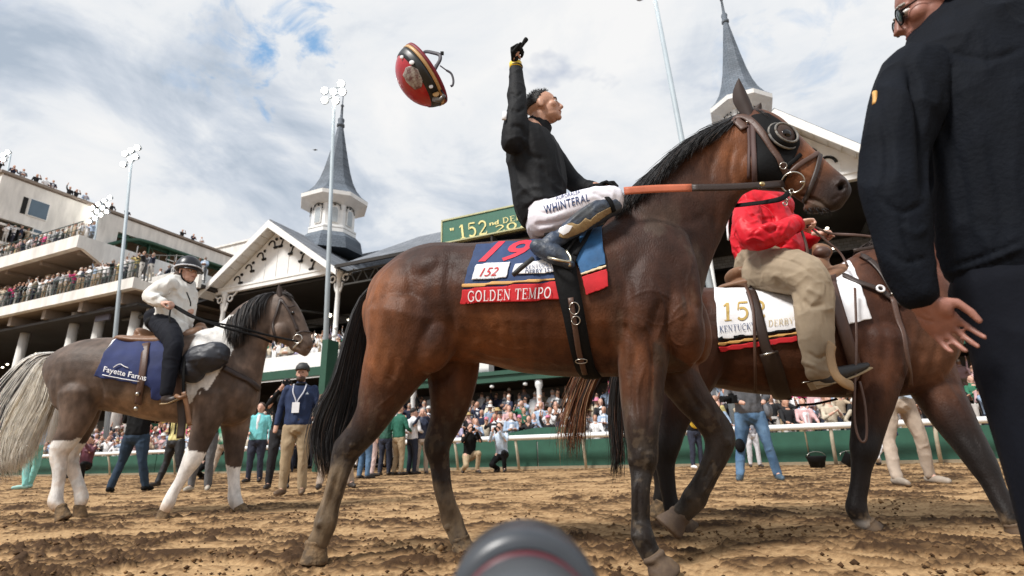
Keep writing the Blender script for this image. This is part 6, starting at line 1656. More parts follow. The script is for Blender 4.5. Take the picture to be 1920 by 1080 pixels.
# ================================================= rider of the pinto
def pinto_rider():
    c0 = 5.10
    J = empty('person', pY(310, 610, c0), 'rider in white jacket, black helmet and black trousers on the pinto horse', 'person')
    K = lambda q, o=0: pY(q[0], q[1], c0+o)
    m_w = mat('white jacket cloth', (.74, .73, .69), rough=.8, bump=.1, bscale=40, var=.05)
    B = Soup(); hc = K((352, 511), -.02)
    R = head(B, hc, (.95, -.34, -.05), (.10, 0, 1), .98, neck=K((340, 542)))
    B.limb([(305, 603, c0, 20, .14), (320, 580, c0, 22, .13), (332, 555, c0, 20, .15), (338, 538, c0, 15, .15)])
    aR = [(320, 532, c0-.18, 9), (281, 555, c0-.26, 7.5), (304, 567, c0-.30, 5)]
    lR = [(300, 603, c0-.10, 17), (316, 626, c0-.28, 15), (328, 648, c0-.36, 13), (320, 690, c0-.40, 10), (311, 738, c0-.42, 7)]
    for a in (aR, [(350, 535, c0+.18, 9), (356, 570, c0+.2, 7), (345, 580, c0+.02, 5)], lR, [(x, y, 2*c0-Yv, r) for x, y, Yv, r in lR]): B.limb(a)
    hand(B, K((304, 567), -.30), (1, -.1, -.1), (.1, .3, -1), (.1, -.9, .3), curl=.7, s=1.05)
    hand(B, K((346, 580), .02), (.9, -.3, -.1), (0, 0, -1), (0, -1, 0), curl=.8, s=1)
    link('body', B.skin(.0085, 3), m_skinp, J)
    face_bits(J, hc, R, .98, m_hairbrown)
    hr = Soup(); hr.w([[*K((338, 512), -.04), .05, .05], [*K((334, 524), -.03), .05, .06], [*K((330, 532), -.02), .03, .05]]); garment('hair', hr, .009, m_hairbrown, J, 3, .004, 30)
    # helmet
    u = unit((.10, 0, 1)); f = unit((.95, -.34, -.05)); l = np.cross(u, f); hR = np.array([f, l, u])
    mb = MB(); prof = [(.001, .150), (.045, .144), (.082, .120), (.108, .080), (.119, .035), (.120, -.004), (.110, -.006)]
    mb.lathe(hc+(np.array([-.006, 0, .025]))@hR, prof, 28, u, ref=f); he = mb.build('helmet', mat('black helmet shell', (.012, .012, .016), rough=.35), J, smooth=True)
    mb = MB(); c = hc+(np.array([-.006, 0, .025]))@hR
    V = []
    for i in range(17):
        a = -1.0+2.0*i/16
        for rr, zz in ((.118, .0), (.118+.048*max(0, math.cos(a*1.5)), -.014), (.118+.046*max(0, math.cos(a*1.5)), -.021), (.114, -.012)):
            V.append(c+(f*math.cos(a)+l*math.sin(a))*rr+u*zz)
    F = [(i*4+j, i*4+(j+1) % 4, i*4+4+(j+1) % 4, i*4+4+j) for i in range(16) for j in range(4)]+[(0, 1, 2, 3), (64, 67, 66, 65)]
    mb.add(V, F); mb.build('peak', bpy.data.materials['black helmet shell'], he, smooth=True)
    P = [c+(f*math.cos(a)+l*math.sin(a))*.124+u*(.012+.014*math.cos(a)) for a in np.linspace(0, 6.283, 33)]
    MB().tube(P, .009, n=6, r2=.004, flat=np.array([c-p for p in P])).build('reflective_band', mat('silver band', (.6, .6, .62), rough=.3), he, smooth=True)
    MB().tube(crm(np.array([hc+(np.array(q))@hR for q in ((.02, -.085, -.0), (.02, -.078, -.05), (.035, -.045, -.098), (.045, 0, -.112), (.035, .045, -.098), (.02, .085, 0))]), 4), .007, n=6).build('chin_strap', m_black, he, smooth=True)
    S = Soup()
    S.limb([(322, 610, c0, 30, .20), (326, 592, c0, 31, .19), (331, 568, c0, 31, .185), (335, 545, c0, 27, .20), (337, 530, c0, 17, .17)])
    S.limb([(322, 531, c0-.18, 15), (300, 542, c0-.23, 15.5), (282, 554, c0-.26, 13.5), (292, 563, c0-.29, 12), (304, 568, c0-.30, 10)])
    S.limb([(350, 536, c0+.18, 14), (358, 560, c0+.2, 12), (350, 578, c0+.05, 9)])
    S.limb([(334, 612, c0-.1, 12, .12), (340, 622, c0-.12, 5, .10)])
    garment('jacket', S, .009, m_w, J, 3, .012, 9, [([(282, 560), (300, 552), (318, 545)], .014, 3.5), ([(290, 545), (310, 548), (330, 540)], -.014, 3.5), ([(345, 540), (352, 565), (350, 600)], -.010, 2.5), ([(315, 570), (330, 590), (345, 600)], -.012, 4), ([(300, 575), (318, 600), (330, 614)], .010, 3)])
    S = Soup()
    S.limb([(300, 596, c0, 22, .18), (303, 610, c0, 20, .18)])
    nl = [(302, 606, c0-.12, 21), (318, 624, c0-.28, 20), (326, 646, c0-.37, 17), (321, 680, c0-.40, 15), (316, 712, c0-.42, 12.5), (312, 738, c0-.42, 11)]
    S.limb(nl); S.limb([(x, y, 2*c0-Yv, r) for x, y, Yv, r in nl])
    garment('trousers', S, .010, mat('black trousers', (.008, .009, .014), rough=.8, bump=.15, spec=.15), J, 4, .007, 8)
    for sg in (-1, 1):
        S = Soup(); Yb = c0+sg*.42; S.limb([(314, 742, Yb, 9), (311, 750, Yb, 9), (322, 750, Yb, 7.5), (332, 745, Yb, 5)]); bt = garment('boot', S, .009, m_leather, J, 3, 0)
        MB().tube([pY(304, 757, Yb), pY(318, 756, Yb), pY(334, 749, Yb)], .008, n=8, r2=.04).build('sole', bpy.data.materials['tan sole'], bt, smooth=True)
    pb = Soup(); pb.eb(281, 604, c0-.16, 9, 11, .04, 20); garment('waist_pouch', pb, .009, m_black, J, 3, 0)
    MB().tube(crm(np.array([K((350, 548), -.2), K((357, 566), -.2), K((357, 574), -.2)]), 3), .006, n=6).build('lapel_badge', m_black, J, smooth=True)
pinto_rider()

# ================================================= man in the dark jacket, close at right
def navy_man():
    J = empty('person', (1.32, 1.25, 0), 'man in a dark navy jacket seen from behind, very close at the right edge', 'person')
    K = pY
    m_nj = mat('dark navy jacket', (.0040, .0056, .0095), rough=.78, bump=.25, bscale=90, var=.2, spec=.12)
    m_nt = mat('dark navy trousers', (.004, .005, .009), rough=.85, bump=.15, spec=.15)
    B = Soup(); Yc = 1.22; hc = K(1757, 6, Yc-.0); R = head(B, hc, (-.84, .50, -.22), (-.25, 0, 1), 1.0, neck=K(1835, 70, Yc))
    B.limb([(1960, 560, Yc, 120, .11), (1930, 400, Yc, 115, .11), (1890, 250, Yc, 120, .12), (1855, 130, Yc, 100, .11)])
    B.limb([(1700, 170, Yc-.03, 34), (1680, 290, Yc-.05, 36), (1690, 420, Yc-.06, 30), (1712, 510, Yc-.06, 24), (1728, 560, Yc-.06, 19)])
    B.limb([(2020, 190, Yc, 34), (2080, 380, Yc, 32), (2120, 560, Yc, 24)])
    lg = [(1910, 560, Yc, 70), (1945, 760, Yc, 60), (1985, 950, Yc, 45), (2030, 1150, Yc, 38), (2070, 1260, Yc, 34)]
    B.limb(lg); B.limb([(x+190, y, Yv, r) for x, y, Yv, r in lg])
    hand(B, K(1728, 566, Yc-.06), (.66, .22, -.70), (-.20, -.80, -.50), (.80, .0, .55), curl=.34, s=.92, spread=.26, r=.0080)
    me = B.skin(.0042, 2)
    crease(me, [([(1712, 590), (1735, 600), (1752, 604)], -.003, 2.5), ([(1708, 602), (1728, 612)], -.003, 2.5), ([(1730, 582), (1745, 596)], -.002, 2)])
    link('body', me, mat('flushed skin', (.30, .135, .10), rough=.5, var=.18, scale=30, bump=.15), J)
    face_bits(J, hc, R, 1.0, m_hairgrey); hair_cap(J, hc, R, 1.0, m_hairgrey, front=.045)
    # spectacles
    for sg in (1, -1):
        p = hc+(np.array([.100, .033*sg, .0]))@R
        ring('spectacle_rim', p, .022, .002, m_black, J, R[0], sq=1.15, up=R[2])
        MB().tube([hc+(np.array([.098, .056*sg, .004]))@R, hc+(np.array([.0, .082*sg, .010]))@R], .0022, n=6).build('spectacle_arm', m_black, J, smooth=True)
        gl = MB().ell(p, (.0015, .024, .020), R).build('spectacle_lens', mat('tinted lens', (.05, .09, .10), rough=.05), J, smooth=True)
    S = Soup()
    S.limb([(1968, 500, Yc, 172, .16), (1950, 430, Yc, 172, .165), (1918, 330, Yc, 172, .17), (1890, 230, Yc, 172, .17), (1868, 150, Yc, 168, .16), (1864, 90, Yc, 152, .14), (1860, 45, Yc, 122, .12), (1856, 5, Yc, 86, .10), (1850, -30, Yc, 60, .08)])
    S.limb([(1720, 138, Yc-.02, 62), (1700, 180, Yc-.03, 63), (1684, 240, Yc-.05, 60), (1678, 300, Yc-.05, 56), (1678, 365, Yc-.06, 55), (1688, 430, Yc-.06, 50), (1700, 495, Yc-.06, 43), (1716, 540, Yc-.06, 37), (1724, 556, Yc-.06, 34)])
    S.limb([(1990, 140, Yc, 60), (2040, 240, Yc, 60), (2090, 400, Yc, 50), (2120, 540, Yc, 38)])
    garment('jacket', S, .0070, m_nj, J, 4, .008, 9, [([(1700, 120), (1725, 200), (1735, 300), (1738, 370)], -.020, 9), ([(1650, 372), (1690, 398), (1735, 380)], -.006, 5), ([(1690, 420), (1715, 440), (1738, 425)], .006, 4), ([(1668, 470), (1700, 492), (1740, 480)], -.005, 4), ([(1690, 400), (1700, 450), (1722, 500)], -.007, 6),
        ([(1745, 180), (1800, 330), (1815, 470)], -.006, 12), ([(1850, 250), (1880, 400), (1870, 480)], -.006, 14), ([(1785, 500), (1850, 478), (1920, 450)], -.006, 4), ([(1780, 512), (1850, 490), (1920, 462)], .006, 5), ([(1650, 200), (1665, 300), (1650, 380)], -.006, 9), ([(1760, 90), (1850, 110), (1920, 90)], -.006, 6)], stretch=(1, 1, .5))
    MB().tube(crm(np.array([K(1640, 172, Yc-.06), K(1641, 186, Yc-.06), K(1640, 196, Yc-.06)]), 2), .006, n=6).build('sleeve_badge', m_gold, J, smooth=True)
    S = Soup()
    S.limb([(1965, 490, Yc, 150, .14), (1972, 560, Yc, 150, .14)])
    lg = [(1905, 540, Yc, 100, .12), (1930, 640, Yc, 96, .11), (1955, 760, Yc, 92, .10), (1985, 880, Yc, 86, .09), (2025, 1050, Yc, 78, .08), (2060, 1230, Yc, 70, .07)]
    S.limb(lg); S.limb([(q[0]+185,)+q[1:] for q in lg])
    garment('trousers', S, .009, m_nt, J, 5, .006, 6, stretch=(1, 1, .5))
    for dx in (0, 185):
        p = K(2075+dx, 1290, Yc); S = Soup(); S.w([[p[0], p[1], .05, .05, .05], [p[0]-.03, p[1]+.09, .045, .05, .045], [p[0]-.06, p[1]+.20, .03, .045, .03]]); garment('shoe', S, .01, m_black, J, 3, 0)
navy_man()
# ------------------------------------------------------------------ standing people
H_J = dict(ank=.08, knee=.48, hip=.92, waist=1.06, chest=1.30, sh=1.42, neck=1.47, head=1.61)
ARMS = {
    'down': ((.25, .02, 1.14), (.27, -.04, .88)), 'folded': ((.25, -.08, 1.15), (-.04, -.24, 1.20)), 'phone': ((.24, -.24, 1.26), (.08, -.36, 1.52)),
    'clap': ((.25, -.10, 1.13), (.03, -.32, 1.30)), 'hips': ((.36, .08, 1.15), (.19, -.03, 1.0)), 'up': ((.27, -.10, 1.62), (.22, -.12, 1.90)), 'rail': ((.25, -.15, 1.12), (.18, -.38, 1.03)),
    'waist': ((.28, -.02, 1.13), (.10, -.30, 1.04)), 'pocket': ((.29, .06, 1.14), (.22, -.02, .92))}
def person_prims(pose='down', pose2=None, legs='stand', fat=1.0, female=False, longhair=False, suit=False, hs=1.0, lean=0, core=1.0):
    """primitives of a figure standing at the origin facing -Y. groups: 0 skin 1 top 2 bottom 3 shoe 4 hair 5 shirt front"""
    S = Soup(); j = H_J; dz = 0
    if legs == 'crouch': dz = -.46
    def Z(k): return j[k]+dz
    ly = lean
    def pt(x, y, z): return (x, y-ly*max(0, z-Z('hip')), z)
    def w(rows, g): S.w([[*pt(*r[:3]), r[3], r[4] if len(r) > 4 else r[3]] for r in rows], g, 10)
    # torso (ra across, rb depth): flat vector is Y
    w([(0, 0, Z('hip')+.0, .165*fat, .125*fat), (0, 0, Z('waist'), .150*fat, .115*fat), (0, 0, Z('chest'), .175*fat, .120), (0, 0, Z('sh')-.02, .165, .10), (0, 0, Z('neck'), .07, .065)], 1)
    if suit: w([(0, -.075, Z('waist'), .045, .06), (0, -.085, Z('chest'), .05, .06), (0, -.055, Z('sh')+.01, .045, .05)], 5)
    w([(0, 0, Z('hip')-.06, .16*fat, .125*fat), (0, 0, Z('hip')+.04, .158*fat, .12*fat)], 2)
    w([(0, .0, Z('neck')-.02, .055), (0, -.01, Z('neck')+.06, .052)], 0)
    c = np.array(pt(0, -.005, Z('head')))
    S.ell(c+[0, 0, .02], (.076, .092, .098), None, 0, 14, 10); S.ell(c+[0, -.025, -.05], (.056, .062, .062), None, 0, 12, 8)
    S.ell(c+[0, -.105, -.022], (.013, .02, .02), None, 0, 8, 6)
    for sg in (-1, 1): S.ell(c+[sg*.077, .0, -.01], (.012, .02, .03), None, 0, 8, 6)
    if hs: 
        S.ell(c+[0, .018, .045], (.083, .090, .085), None, 4, 14, 10)
        if longhair: w([(0, .05, Z('head')+.03, .075, .05), (0, .06, Z('head')-.10, .085, .045), (0, .06, Z('sh')+.0, .09, .04)], 4)
    for sg in (-1, 1):
        ps = pose if (sg < 0 or pose2 is None) else pose2
        e, h = ARMS[ps]
        e = (sg*e[0], e[1], e[2]+dz); hh = (sg*h[0], h[1], h[2]+dz)
        a = (sg*.175, 0, Z('sh')-.02)
        w([(*a, .062), (*[(a[i]+e[i])/2 for i in range(3)], .055), (*e, .047)], 1)
        fx = [e[i]+(hh[i]-e[i])*.86 for i in range(3)]
        w([(*e, .047), (*fx, .036)], 1)
        q = np.array(pt(*hh)); d = unit(np.array(hh)-np.array(e))
        S.w([[*(q-d*.06), .028, .028], [*q, .036, .024], [*(q+d*.07), .030, .018]], 0, 8)
        if legs == 'crouch':
            hip = (sg*.09, 0, .44); kn = (sg*.17, -.38, .50 if sg > 0 else .20); an = (sg*.15, -.26 if sg > 0 else .10, .09)
        elif legs == 'wide':
            hip = (sg*.10, 0, .88); kn = (sg*.17, -.03*sg, .48); an = (sg*.24, .05*sg, .09)
        else:
            hip = (sg*.09, 0, .88); kn = (sg*.11, -.02, .48); an = (sg*.12, .02, .09)
        w([(*hip, .094*fat), (*[(hip[i]+kn[i])/2 for i in range(3)], .082*fat), (*kn, .064)], 2); w([(*kn, .064), (*[(kn[i]+an[i])/2 for i in range(3)], .062), (an[0], an[1], an[2]-.0, .052)], 2)
        w([(an[0], an[1]+.03, .05, .045, .045), (an[0]+sg*.02, an[1]-.09, .045, .046, .04), (an[0]+sg*.04, an[1]-.18, .033, .036, .028)], 3)
    return S
def nearest_mats(me, S):
    V = np.concatenate(S.v); grp = np.full(len(V), 0)
    for f, m in zip(S.f, S.m):
        for i in f: grp[i] = m
    kd = KDTree(len(V))
    for i, v in enumerate(V): kd.insert(v, i)
    kd.balance()
    W = vco(me); g = np.array([grp[kd.find(w)[1]] for w in W])
    return g
PT = []; PTCO = {}
SK = [m_skin, m_skinp, mat('tan skin', (.50, .27, .18), rough=.55)]
m_tophc = mat('coloured top', (1, 1, 1), rough=.85, objcol=True, var=.2, scale=9)
m_botA = mat('tan trousers', (.34, .25, .15), rough=.85); m_botB = mat('navy trousers', (.02, .025, .045), rough=.85); m_botC = mat('grey trousers', (.12, .12, .125), rough=.85); m_botD = mat('white skirt', (.62, .58, .55), rough=.85)
m_shoe = mat('dark shoe', (.03, .022, .018), rough=.6)
VARI = [('phone', None, 0, 0, 0), ('clap', None, 1, 1, 0), ('folded', None, 0, 0, 1), ('down', 'phone', 1, 1, 0), ('rail', None, 0, 0, 1), ('waist', None, 0, 0, 1), ('up', 'down', 0, 0, 0), ('phone', None, 1, 1, 0),
        ('clap', None, 0, 0, 1), ('rail', None, 1, 1, 0), ('hips', None, 1, 0, 0), ('phone', 'rail', 0, 0, 1)]
def build_templates():
    for i, (a, b, fem, lh, su) in enumerate(VARI):
        S = person_prims(a, b, 'stand', .93 if fem else random.uniform(1.0, 1.18), fem, lh, su)
        me = S.skin(.026, 2, .5); g = nearest_mats(me, S)
        me.name = 'spectator'
        for m in (SK[i % 3], m_tophc, [m_botA, m_botB, m_botC, m_botD][(i*3) % 4], m_shoe, [m_hairdark, m_hairbrown, m_hairgrey, m_hairdark][i % 4], m_white): me.materials.append(m)
        mi = []
        for p in me.polygons:
            gg = [g[v] for v in p.vertices]; mi.append(max(set(gg), key=gg.count))
        me.polygons.foreach_set('material_index', mi); me.polygons.foreach_set('use_smooth', [True]*len(mi))
        PT.append((me, ['dark', 'brown', 'grey', 'dark'][i % 4], su, fem))
    # coarse version with colours in the mesh for far crowds
    for k, (a, b, fem, lh, su) in enumerate(VARI[:5]+[VARI[6]]):
        S = person_prims(a, b, 'stand', 1.05, fem, lh, su); me = S.skin(.062, 1, .5); g = nearest_mats(me, S)
        V = vco(me); F = np.array([tuple(p.vertices) for p in me.polygons]); PTCO[k] = (V, F, g)
build_templates()
TOPS = [('white', (.78, .77, .77), 13), ('pale pink', (.60, .38, .38), 4), ('light blue', (.34, .44, .58), 4), ('navy', (.012, .018, .045), 7), ('black', (.010, .010, .012), 8), ('red', (.40, .03, .035), 1.5), ('hot pink', (.55, .03, .17), 1),
        ('green', (.03, .16, .09), 2), ('cream', (.60, .52, .40), 4), ('grey', (.20, .21, .23), 3), ('royal blue', (.03, .08, .28), 1.2), ('lilac', (.40, .36, .50), 1), ('yellow', (.6, .5, .2), .6), ('beige', (.42, .33, .23), 2)]
_tw = [t[2] for t in TOPS]
def hat_mesh():
    mb = MB(); mb.lathe((0, 0, 0), [(.0, .11), (.07, .105), (.088, .06), (.094, .015), (.17, .0), (.185, -.02), (.17, -.012), (.09, .0)], 18); me = mb.mesh('hat'); return me
def cap_mesh():
    mb = MB(); mb.lathe((0, 0, 0), [(.0, .10), (.05, .09), (.085, .045), (.095, -.005), (.09, -.01)], 16); mb.prism([(-.06, -.075, .0), (.06, -.075, .0), (.05, -.17, -.012), (-.05, -.17, -.012)], (0, 0, .012)); return mb.mesh('cap')
HAT = hat_mesh(); CAP = cap_mesh(); m_hat = mat('coloured hat', (1, 1, 1), rough=.8, objcol=True, var=.08)
for h_ in (HAT, CAP): h_.materials.append(m_hat); h_.polygons.foreach_set('use_smooth', [True]*len(h_.polygons))
ORD = ['first', 'second', 'third', 'fourth', 'fifth', 'sixth', 'seventh', 'eighth', 'ninth', 'tenth', 'eleventh', 'twelfth', 'thirteenth', 'fourteenth', 'fifteenth', 'sixteenth', 'seventeenth', 'eighteenth', 'nineteenth', 'twentieth'] + ['twenty-'+w for w in ('first', 'second', 'third', 'fourth', 'fifth', 'sixth')]
ZONES = [(-200, 100, 'behind the pinto\'s tail'), (100, 190, 'by the pinto\'s hind legs'), (190, 350, 'under the pinto\'s belly'), (350, 480, 'by the pinto\'s forelegs'), (480, 600, 'behind the capped man'), (600, 700, 'behind the racehorse\'s tail'),
         (700, 800, 'between the racehorse\'s hind legs'), (800, 930, 'under the racehorse\'s flank'), (930, 1050, 'under the racehorse\'s girth'), (1050, 1185, 'behind the auburn tail'), (1185, 1330, 'behind the racehorse\'s forelegs'), (1330, 1480, 'under the red rider\'s cloth'), (1480, 1600, 'under the red rider\'s boot'),
         (1600, 1790, 'between the pony\'s forelegs'), (1790, 2300, 'beside the dark jacket')]
def rail_crowd():
    rows = []
    for r in range(4):
        t = 16.45+.62*r; z = [.0, .16, .38, .60][r]; s = -33.5+random.random()*.3; line = []
        while s < 6.8:
            if r or not (-16.0 < s < -11.2): line.append((s+random.uniform(-.07, .07), t+random.uniform(-.12, .12), z))
            s += random.uniform(.50, .66)
        rows.append(line)
    cnt = {}; total = 0
    for r, line in enumerate(rows):
        for (s, t, z) in line:
            P = ST(s, t, z); me, hc_, su, fem = random.choice(PT); nm, col, _ = random.choices(TOPS, _tw)[0]
            if su and random.random() < .6: nm, col, _ = random.choice([TOPS[3], TOPS[4], TOPS[2], TOPS[1], TOPS[8]])
            x = float(proj([P+np.array([0, 0, 1.6])])[0][0]); zone = next(i for i, q in enumerate(ZONES) if q[0] <= x < q[1])
            o = bpy.data.objects.new('person', me); COL.objects.link(o)
            sc = random.uniform(.92, 1.05)*(1-.05*fem); o.scale = (sc, sc, sc); o.location = Vector([float(v) for v in P]); o.rotation_euler.z = -AL+random.uniform(-.5, .5)+.25
            c = np.array(col)*random.uniform(.8, 1.1); o.color = (c[0], c[1], c[2], 1)
            hat = ''
            if random.random() < (.38 if fem else .22):
                hn, hcx = random.choice([('white', (.72, .70, .66)), ('straw', (.45, .32, .14)), ('pink', (.6, .2, .3)), ('black', (.02, .02, .02))]); wide = random.random() < .72
                h = bpy.data.objects.new('hat', HAT if wide else CAP); COL.objects.link(h); h.parent = o; h.location = (0, .0, 1.66); h.color = (*hcx, 1); h.rotation_euler.x = random.uniform(-.15, .1)
                hat = hn+(' hat' if wide else ' cap')
            k = (r, zone); cnt[k] = cnt.get(k, 0)+1
            top = 'jacket' if su else 'top'
            body = hat if hat else hc_+' hair'
            o['label'] = f"spectator, {nm} {top}, {body}, row {['one','two','three','four'][r]}, {ORD[min(cnt[k]-1, 25)]} from left {ZONES[zone][2]}"
            o['category'] = 'spectator'; o['group'] = 'spectators standing behind the track rail'; total += 1
    print('individual spectators', total)
rail_crowd()
def crowd_mass(name, label, spots, face=-AL):
    """far, uncountable crowd as one mesh"""
    V = []; F = []; C = []; n = 0
    skin = [np.array((.50, .28, .19)), np.array((.42, .22, .14)), np.array((.20, .10, .06))]
    for (s, t, z) in spots:
        W, FF, g = PTCO[random.randrange(len(PTCO))]; a = face+random.uniform(-.6, .6); ca, sa = math.cos(a), math.sin(a)
        sc = random.uniform(.92, 1.06); X = W*sc; X = np.stack([X[:, 0]*ca-X[:, 1]*sa, X[:, 0]*sa+X[:, 1]*ca, X[:, 2]], 1)+ST(s, t, z)
        col = np.array(random.choices(TOPS, _tw)[0][1])*random.uniform(.7, 1.1)
        pal = np.array([random.choices(skin, [5, 3, 1])[0], col, random.choice([(.3, .22, .14), (.03, .03, .05), (.1, .1, .1), (.5, .48, .45)]), (.03, .02, .02), random.choice([(.02, .015, .012), (.07, .04, .02), (.3, .28, .25), (.7, .68, .62)]), (.7, .7, .7)])
        V.append(X); F.append(FF+n); C.append(pal[g]); n += len(X)
    V = np.concatenate(V); F = np.concatenate(F); C = np.concatenate(C)
    me = bpy.data.meshes.new(name); me.vertices.add(len(V)); me.vertices.foreach_set('co', V.ravel()); me.loops.add(F.size); me.loops.foreach_set('vertex_index', F.ravel().astype(np.int32))
    me.polygons.add(len(F)); me.polygons.foreach_set('loop_start', np.arange(0, F.size, 4, dtype=np.int32)); me.update(calc_edges=True); paint(me, C)
    return tag(link(name, me, m_crowd), label, 'crowd', kind='stuff')
m_crowd = mat('crowd clothing', (1, 1, 1), rough=.85, vcol=True, var=.12, scale=4)
def crowds():
    sp = []
    for r in range(3):
        s = -33.5
        while s < 8: sp.append((s, 18.95+.6*r+random.uniform(-.1, .1), .80+.22*r+random.uniform(-.05, .1))); s += random.uniform(.55, .85)
    crowd_mass('crowd', 'dense crowd standing in the shade beneath the terrace behind the rail', sp)
    sp = []
    for r in range(5):
        s = -48 if r < 3 else -30
        while s < -15: sp.append((s, 19.5+.9*r+random.uniform(-.15, .15), 4.25+.38*r+random.uniform(-.1, .1))); s += random.uniform(.55, .95)
    crowd_mass('crowd', 'crowd seated on the terrace behind its white front wall', sp)
    sp = []
    for r in range(2):
        s = -49.5
        while s < -29.6: sp.append((s, 17.55+.6*r, 10.05+.15*r)); s += random.uniform(.42, .7)
    s = -33.4
    while s < -27.6: sp.append((s, 19.9, 10.3)); s += random.uniform(.45, .8)
    crowd_mass('crowd', 'people along the railing of the left grandstand\'s lower deck', sp)
    sp = []
    for r in range(2):
        s = -50
        while s < -36.2: sp.append((s, 17.6+.6*r, 13.35+.12*r)); s += random.uniform(.45, .75)
    for s in (-50, -49.2, -48.3, -47.9): sp.append((s, 17.7, 15.0))
    for t in np.arange(18.0, 19.4, .4): sp.append((-46.6, t, 15.5))
    crowd_mass('crowd', 'people along the railing of the left grandstand\'s upper deck', sp)
    # lone figures on the roof
    k = 0
    for t in (17.4, 18.3, 18.9, 19.8, 20.4, 20.9, 22.1, 22.6, 23.3, 24.6, 25.4, 26.7, 32, 33.2, 34.1):
        me, hc_, su, fem = PT[k % len(PT)]; nm, col, _ = TOPS[[4, 3, 9, 4, 0, 3, 4, 4, 2, 9, 4, 3, 4, 3, 0][k]]
        o = bpy.data.objects.new('person', me); COL.objects.link(o); o.location = Vector(ST(-48.9, t, 20.82)); o.rotation_euler.z = 1.0; o.color = (*col, 1)
        o['label'] = f"small figure in a {nm} top on the left grandstand roof edge, {ORD[k]} from left"; o['category'] = 'spectator'; o['group'] = 'people standing on the left grandstand roof'; k += 1
crowds()

# ------------------------------------------------------------------ people standing on the track
def track_person(label, xf, Y, top=None, bottom=None, pose='down', pose2=None, legs='stand', rz=0, hgt=1.0, hair_m=None, shoe=None, skin=None, cap=None, extras=None, fat=1.05, suit=None, yf=880, longhair=False, vox=.013, cat='person', lean=0, name='person'):
    x0 = float(pY(xf, yf, Y)[0]); T = empty(name, (x0, Y, 0), label, cat)
    S = person_prims(pose, pose2, legs, fat, suit=bool(suit), longhair=longhair, lean=lean)
    ca, sa = math.cos(rz), math.sin(rz)
    def place(X): X = np.asarray(X, float)*hgt; return np.stack([X[:, 0]*ca-X[:, 1]*sa, X[:, 0]*sa+X[:, 1]*ca, X[:, 2]], 1)+np.array([x0, Y, 0])
    def sub(groups, grow=0, keep=None, side=0):
        S2 = Soup(); start = 0; fi = 0
        for blk in S.v:
            n = len(blk); fs = []
            while fi < len(S.f) and S.f[fi][0] < start+n and max(S.f[fi]) < start+n: fs.append(fi); fi += 1
            g = S.m[fs[0]]
            if g in groups and (side == 0 or side*blk[:, 0].mean() > 0):
                b = blk.copy()
                if groups[g] != 1:
                    c = b.mean(0); b = c+(b-c)*np.array([groups[g], groups[g], 1])
                S2.add(b, [tuple(i-start for i in S.f[k]) for k in fs], g)
            start += n
        return S2
    def mk(nm, groups, mt, wr, parent=T, sm=3, side=0):
        me = sub(groups, side=side).skin(vox, sm)
        if wr: wrinkle(me, wr, 9, 3, True, (1, 1, .6))
        setco(me, place(vco(me))); return link(nm, me, mt, parent)
    mk('body', {0: 1, 1: .8, 2: .8, 3: .8}, skin or m_skinp, 0)
    mk('jacket' if suit else 'shirt', {1: 1.02}, top, .010); mk('trousers', {2: 1.0}, bottom, .011); [mk('shoe', {3: 1.05}, shoe or m_shoe, 0, side=q) for q in (-1, 1)]
    if suit: mk('shirt_front', {5: 1.0}, suit, 0)
    mk('hair', {4: 1.0}, hair_m or m_hairdark, .004)
    def W(p): return place([p])[0]
    if cap:
        h = bpy.data.objects.new('cap', CAP.copy()); h.data.materials.clear(); h.data.materials.append(cap); COL.objects.link(h); V = vco(h.data)*1.08+np.array([0, -lean*.7, 1.665]); setco(h.data, place(V)); h.parent = T; h.matrix_parent_inverse = pmat(T).inverted()
    if extras: extras(T, W)
    return T
def camera_prop(T, W, c, d=(0, -1, 0), s=1.0, label=None):
    """camera held by the person: its own thing"""
    c = np.asarray(c, float); d = np.asarray(d, float); E = empty('camera', W(c), label or 'black camera held up by the person beside it', 'camera')
    a = W(c); f = unit(W(c+d)-a); r = unit(np.cross(f, [0, 0, 1])); u = np.cross(r, f)
    part('camera_body', MB().box(a, (.13*s, .07*s, .10*s), (r, f, u)).box(a+u*.06*s, (.05*s, .05*s, .03*s), (r, f, u)), m_black, E)
    part('camera_lens', MB().lathe(a+f*.03*s, [(.035*s, 0), (.036*s, .08*s), (.042*s, .10*s), (.042*s, .15*s), (.034*s, .15*s)], 14, axis=f), m_black, E, True)
def belt(T, W, z=.97, r=.165, mt=None):
    P = [W((math.cos(a)*r, math.sin(a)*r*.78, z)) for a in np.linspace(0, 6.283, 25)]
    part('belt', MB().tube(P, .008, n=6, r2=.02, flat=(0, 0, 1)), mt or m_leather, T, True)
m_kh = mat('khaki cotton', (.36, .27, .165), rough=.85, bump=.1); m_khp = mat('stone cotton', (.42, .34, .27), rough=.85, bump=.1)
m_jean = mat('blue denim', (.055, .12, .22), rough=.85, col2=(.11, .20, .32), scale=5, bump=.15); m_jeand = mat('dark denim', (.015, .035, .065), rough=.85, bump=.15)
m_qz = mat('navy quarter-zip', (.010, .024, .075), rough=.8, bump=.1)
m_aqua = mat('aqua blazer', (.16, .52, .54), rough=.8); m_aquat = mat('aqua trousers', (.25, .60, .55), rough=.8)
m_lblue = mat('light blue shirt', (.52, .62, .74), rough=.8); m_yel = mat('yellow vest', (.80, .72, .32), rough=.7)
m_grn = mat('green jacket', (.012, .11, .07), rough=.8); m_wh = m_white
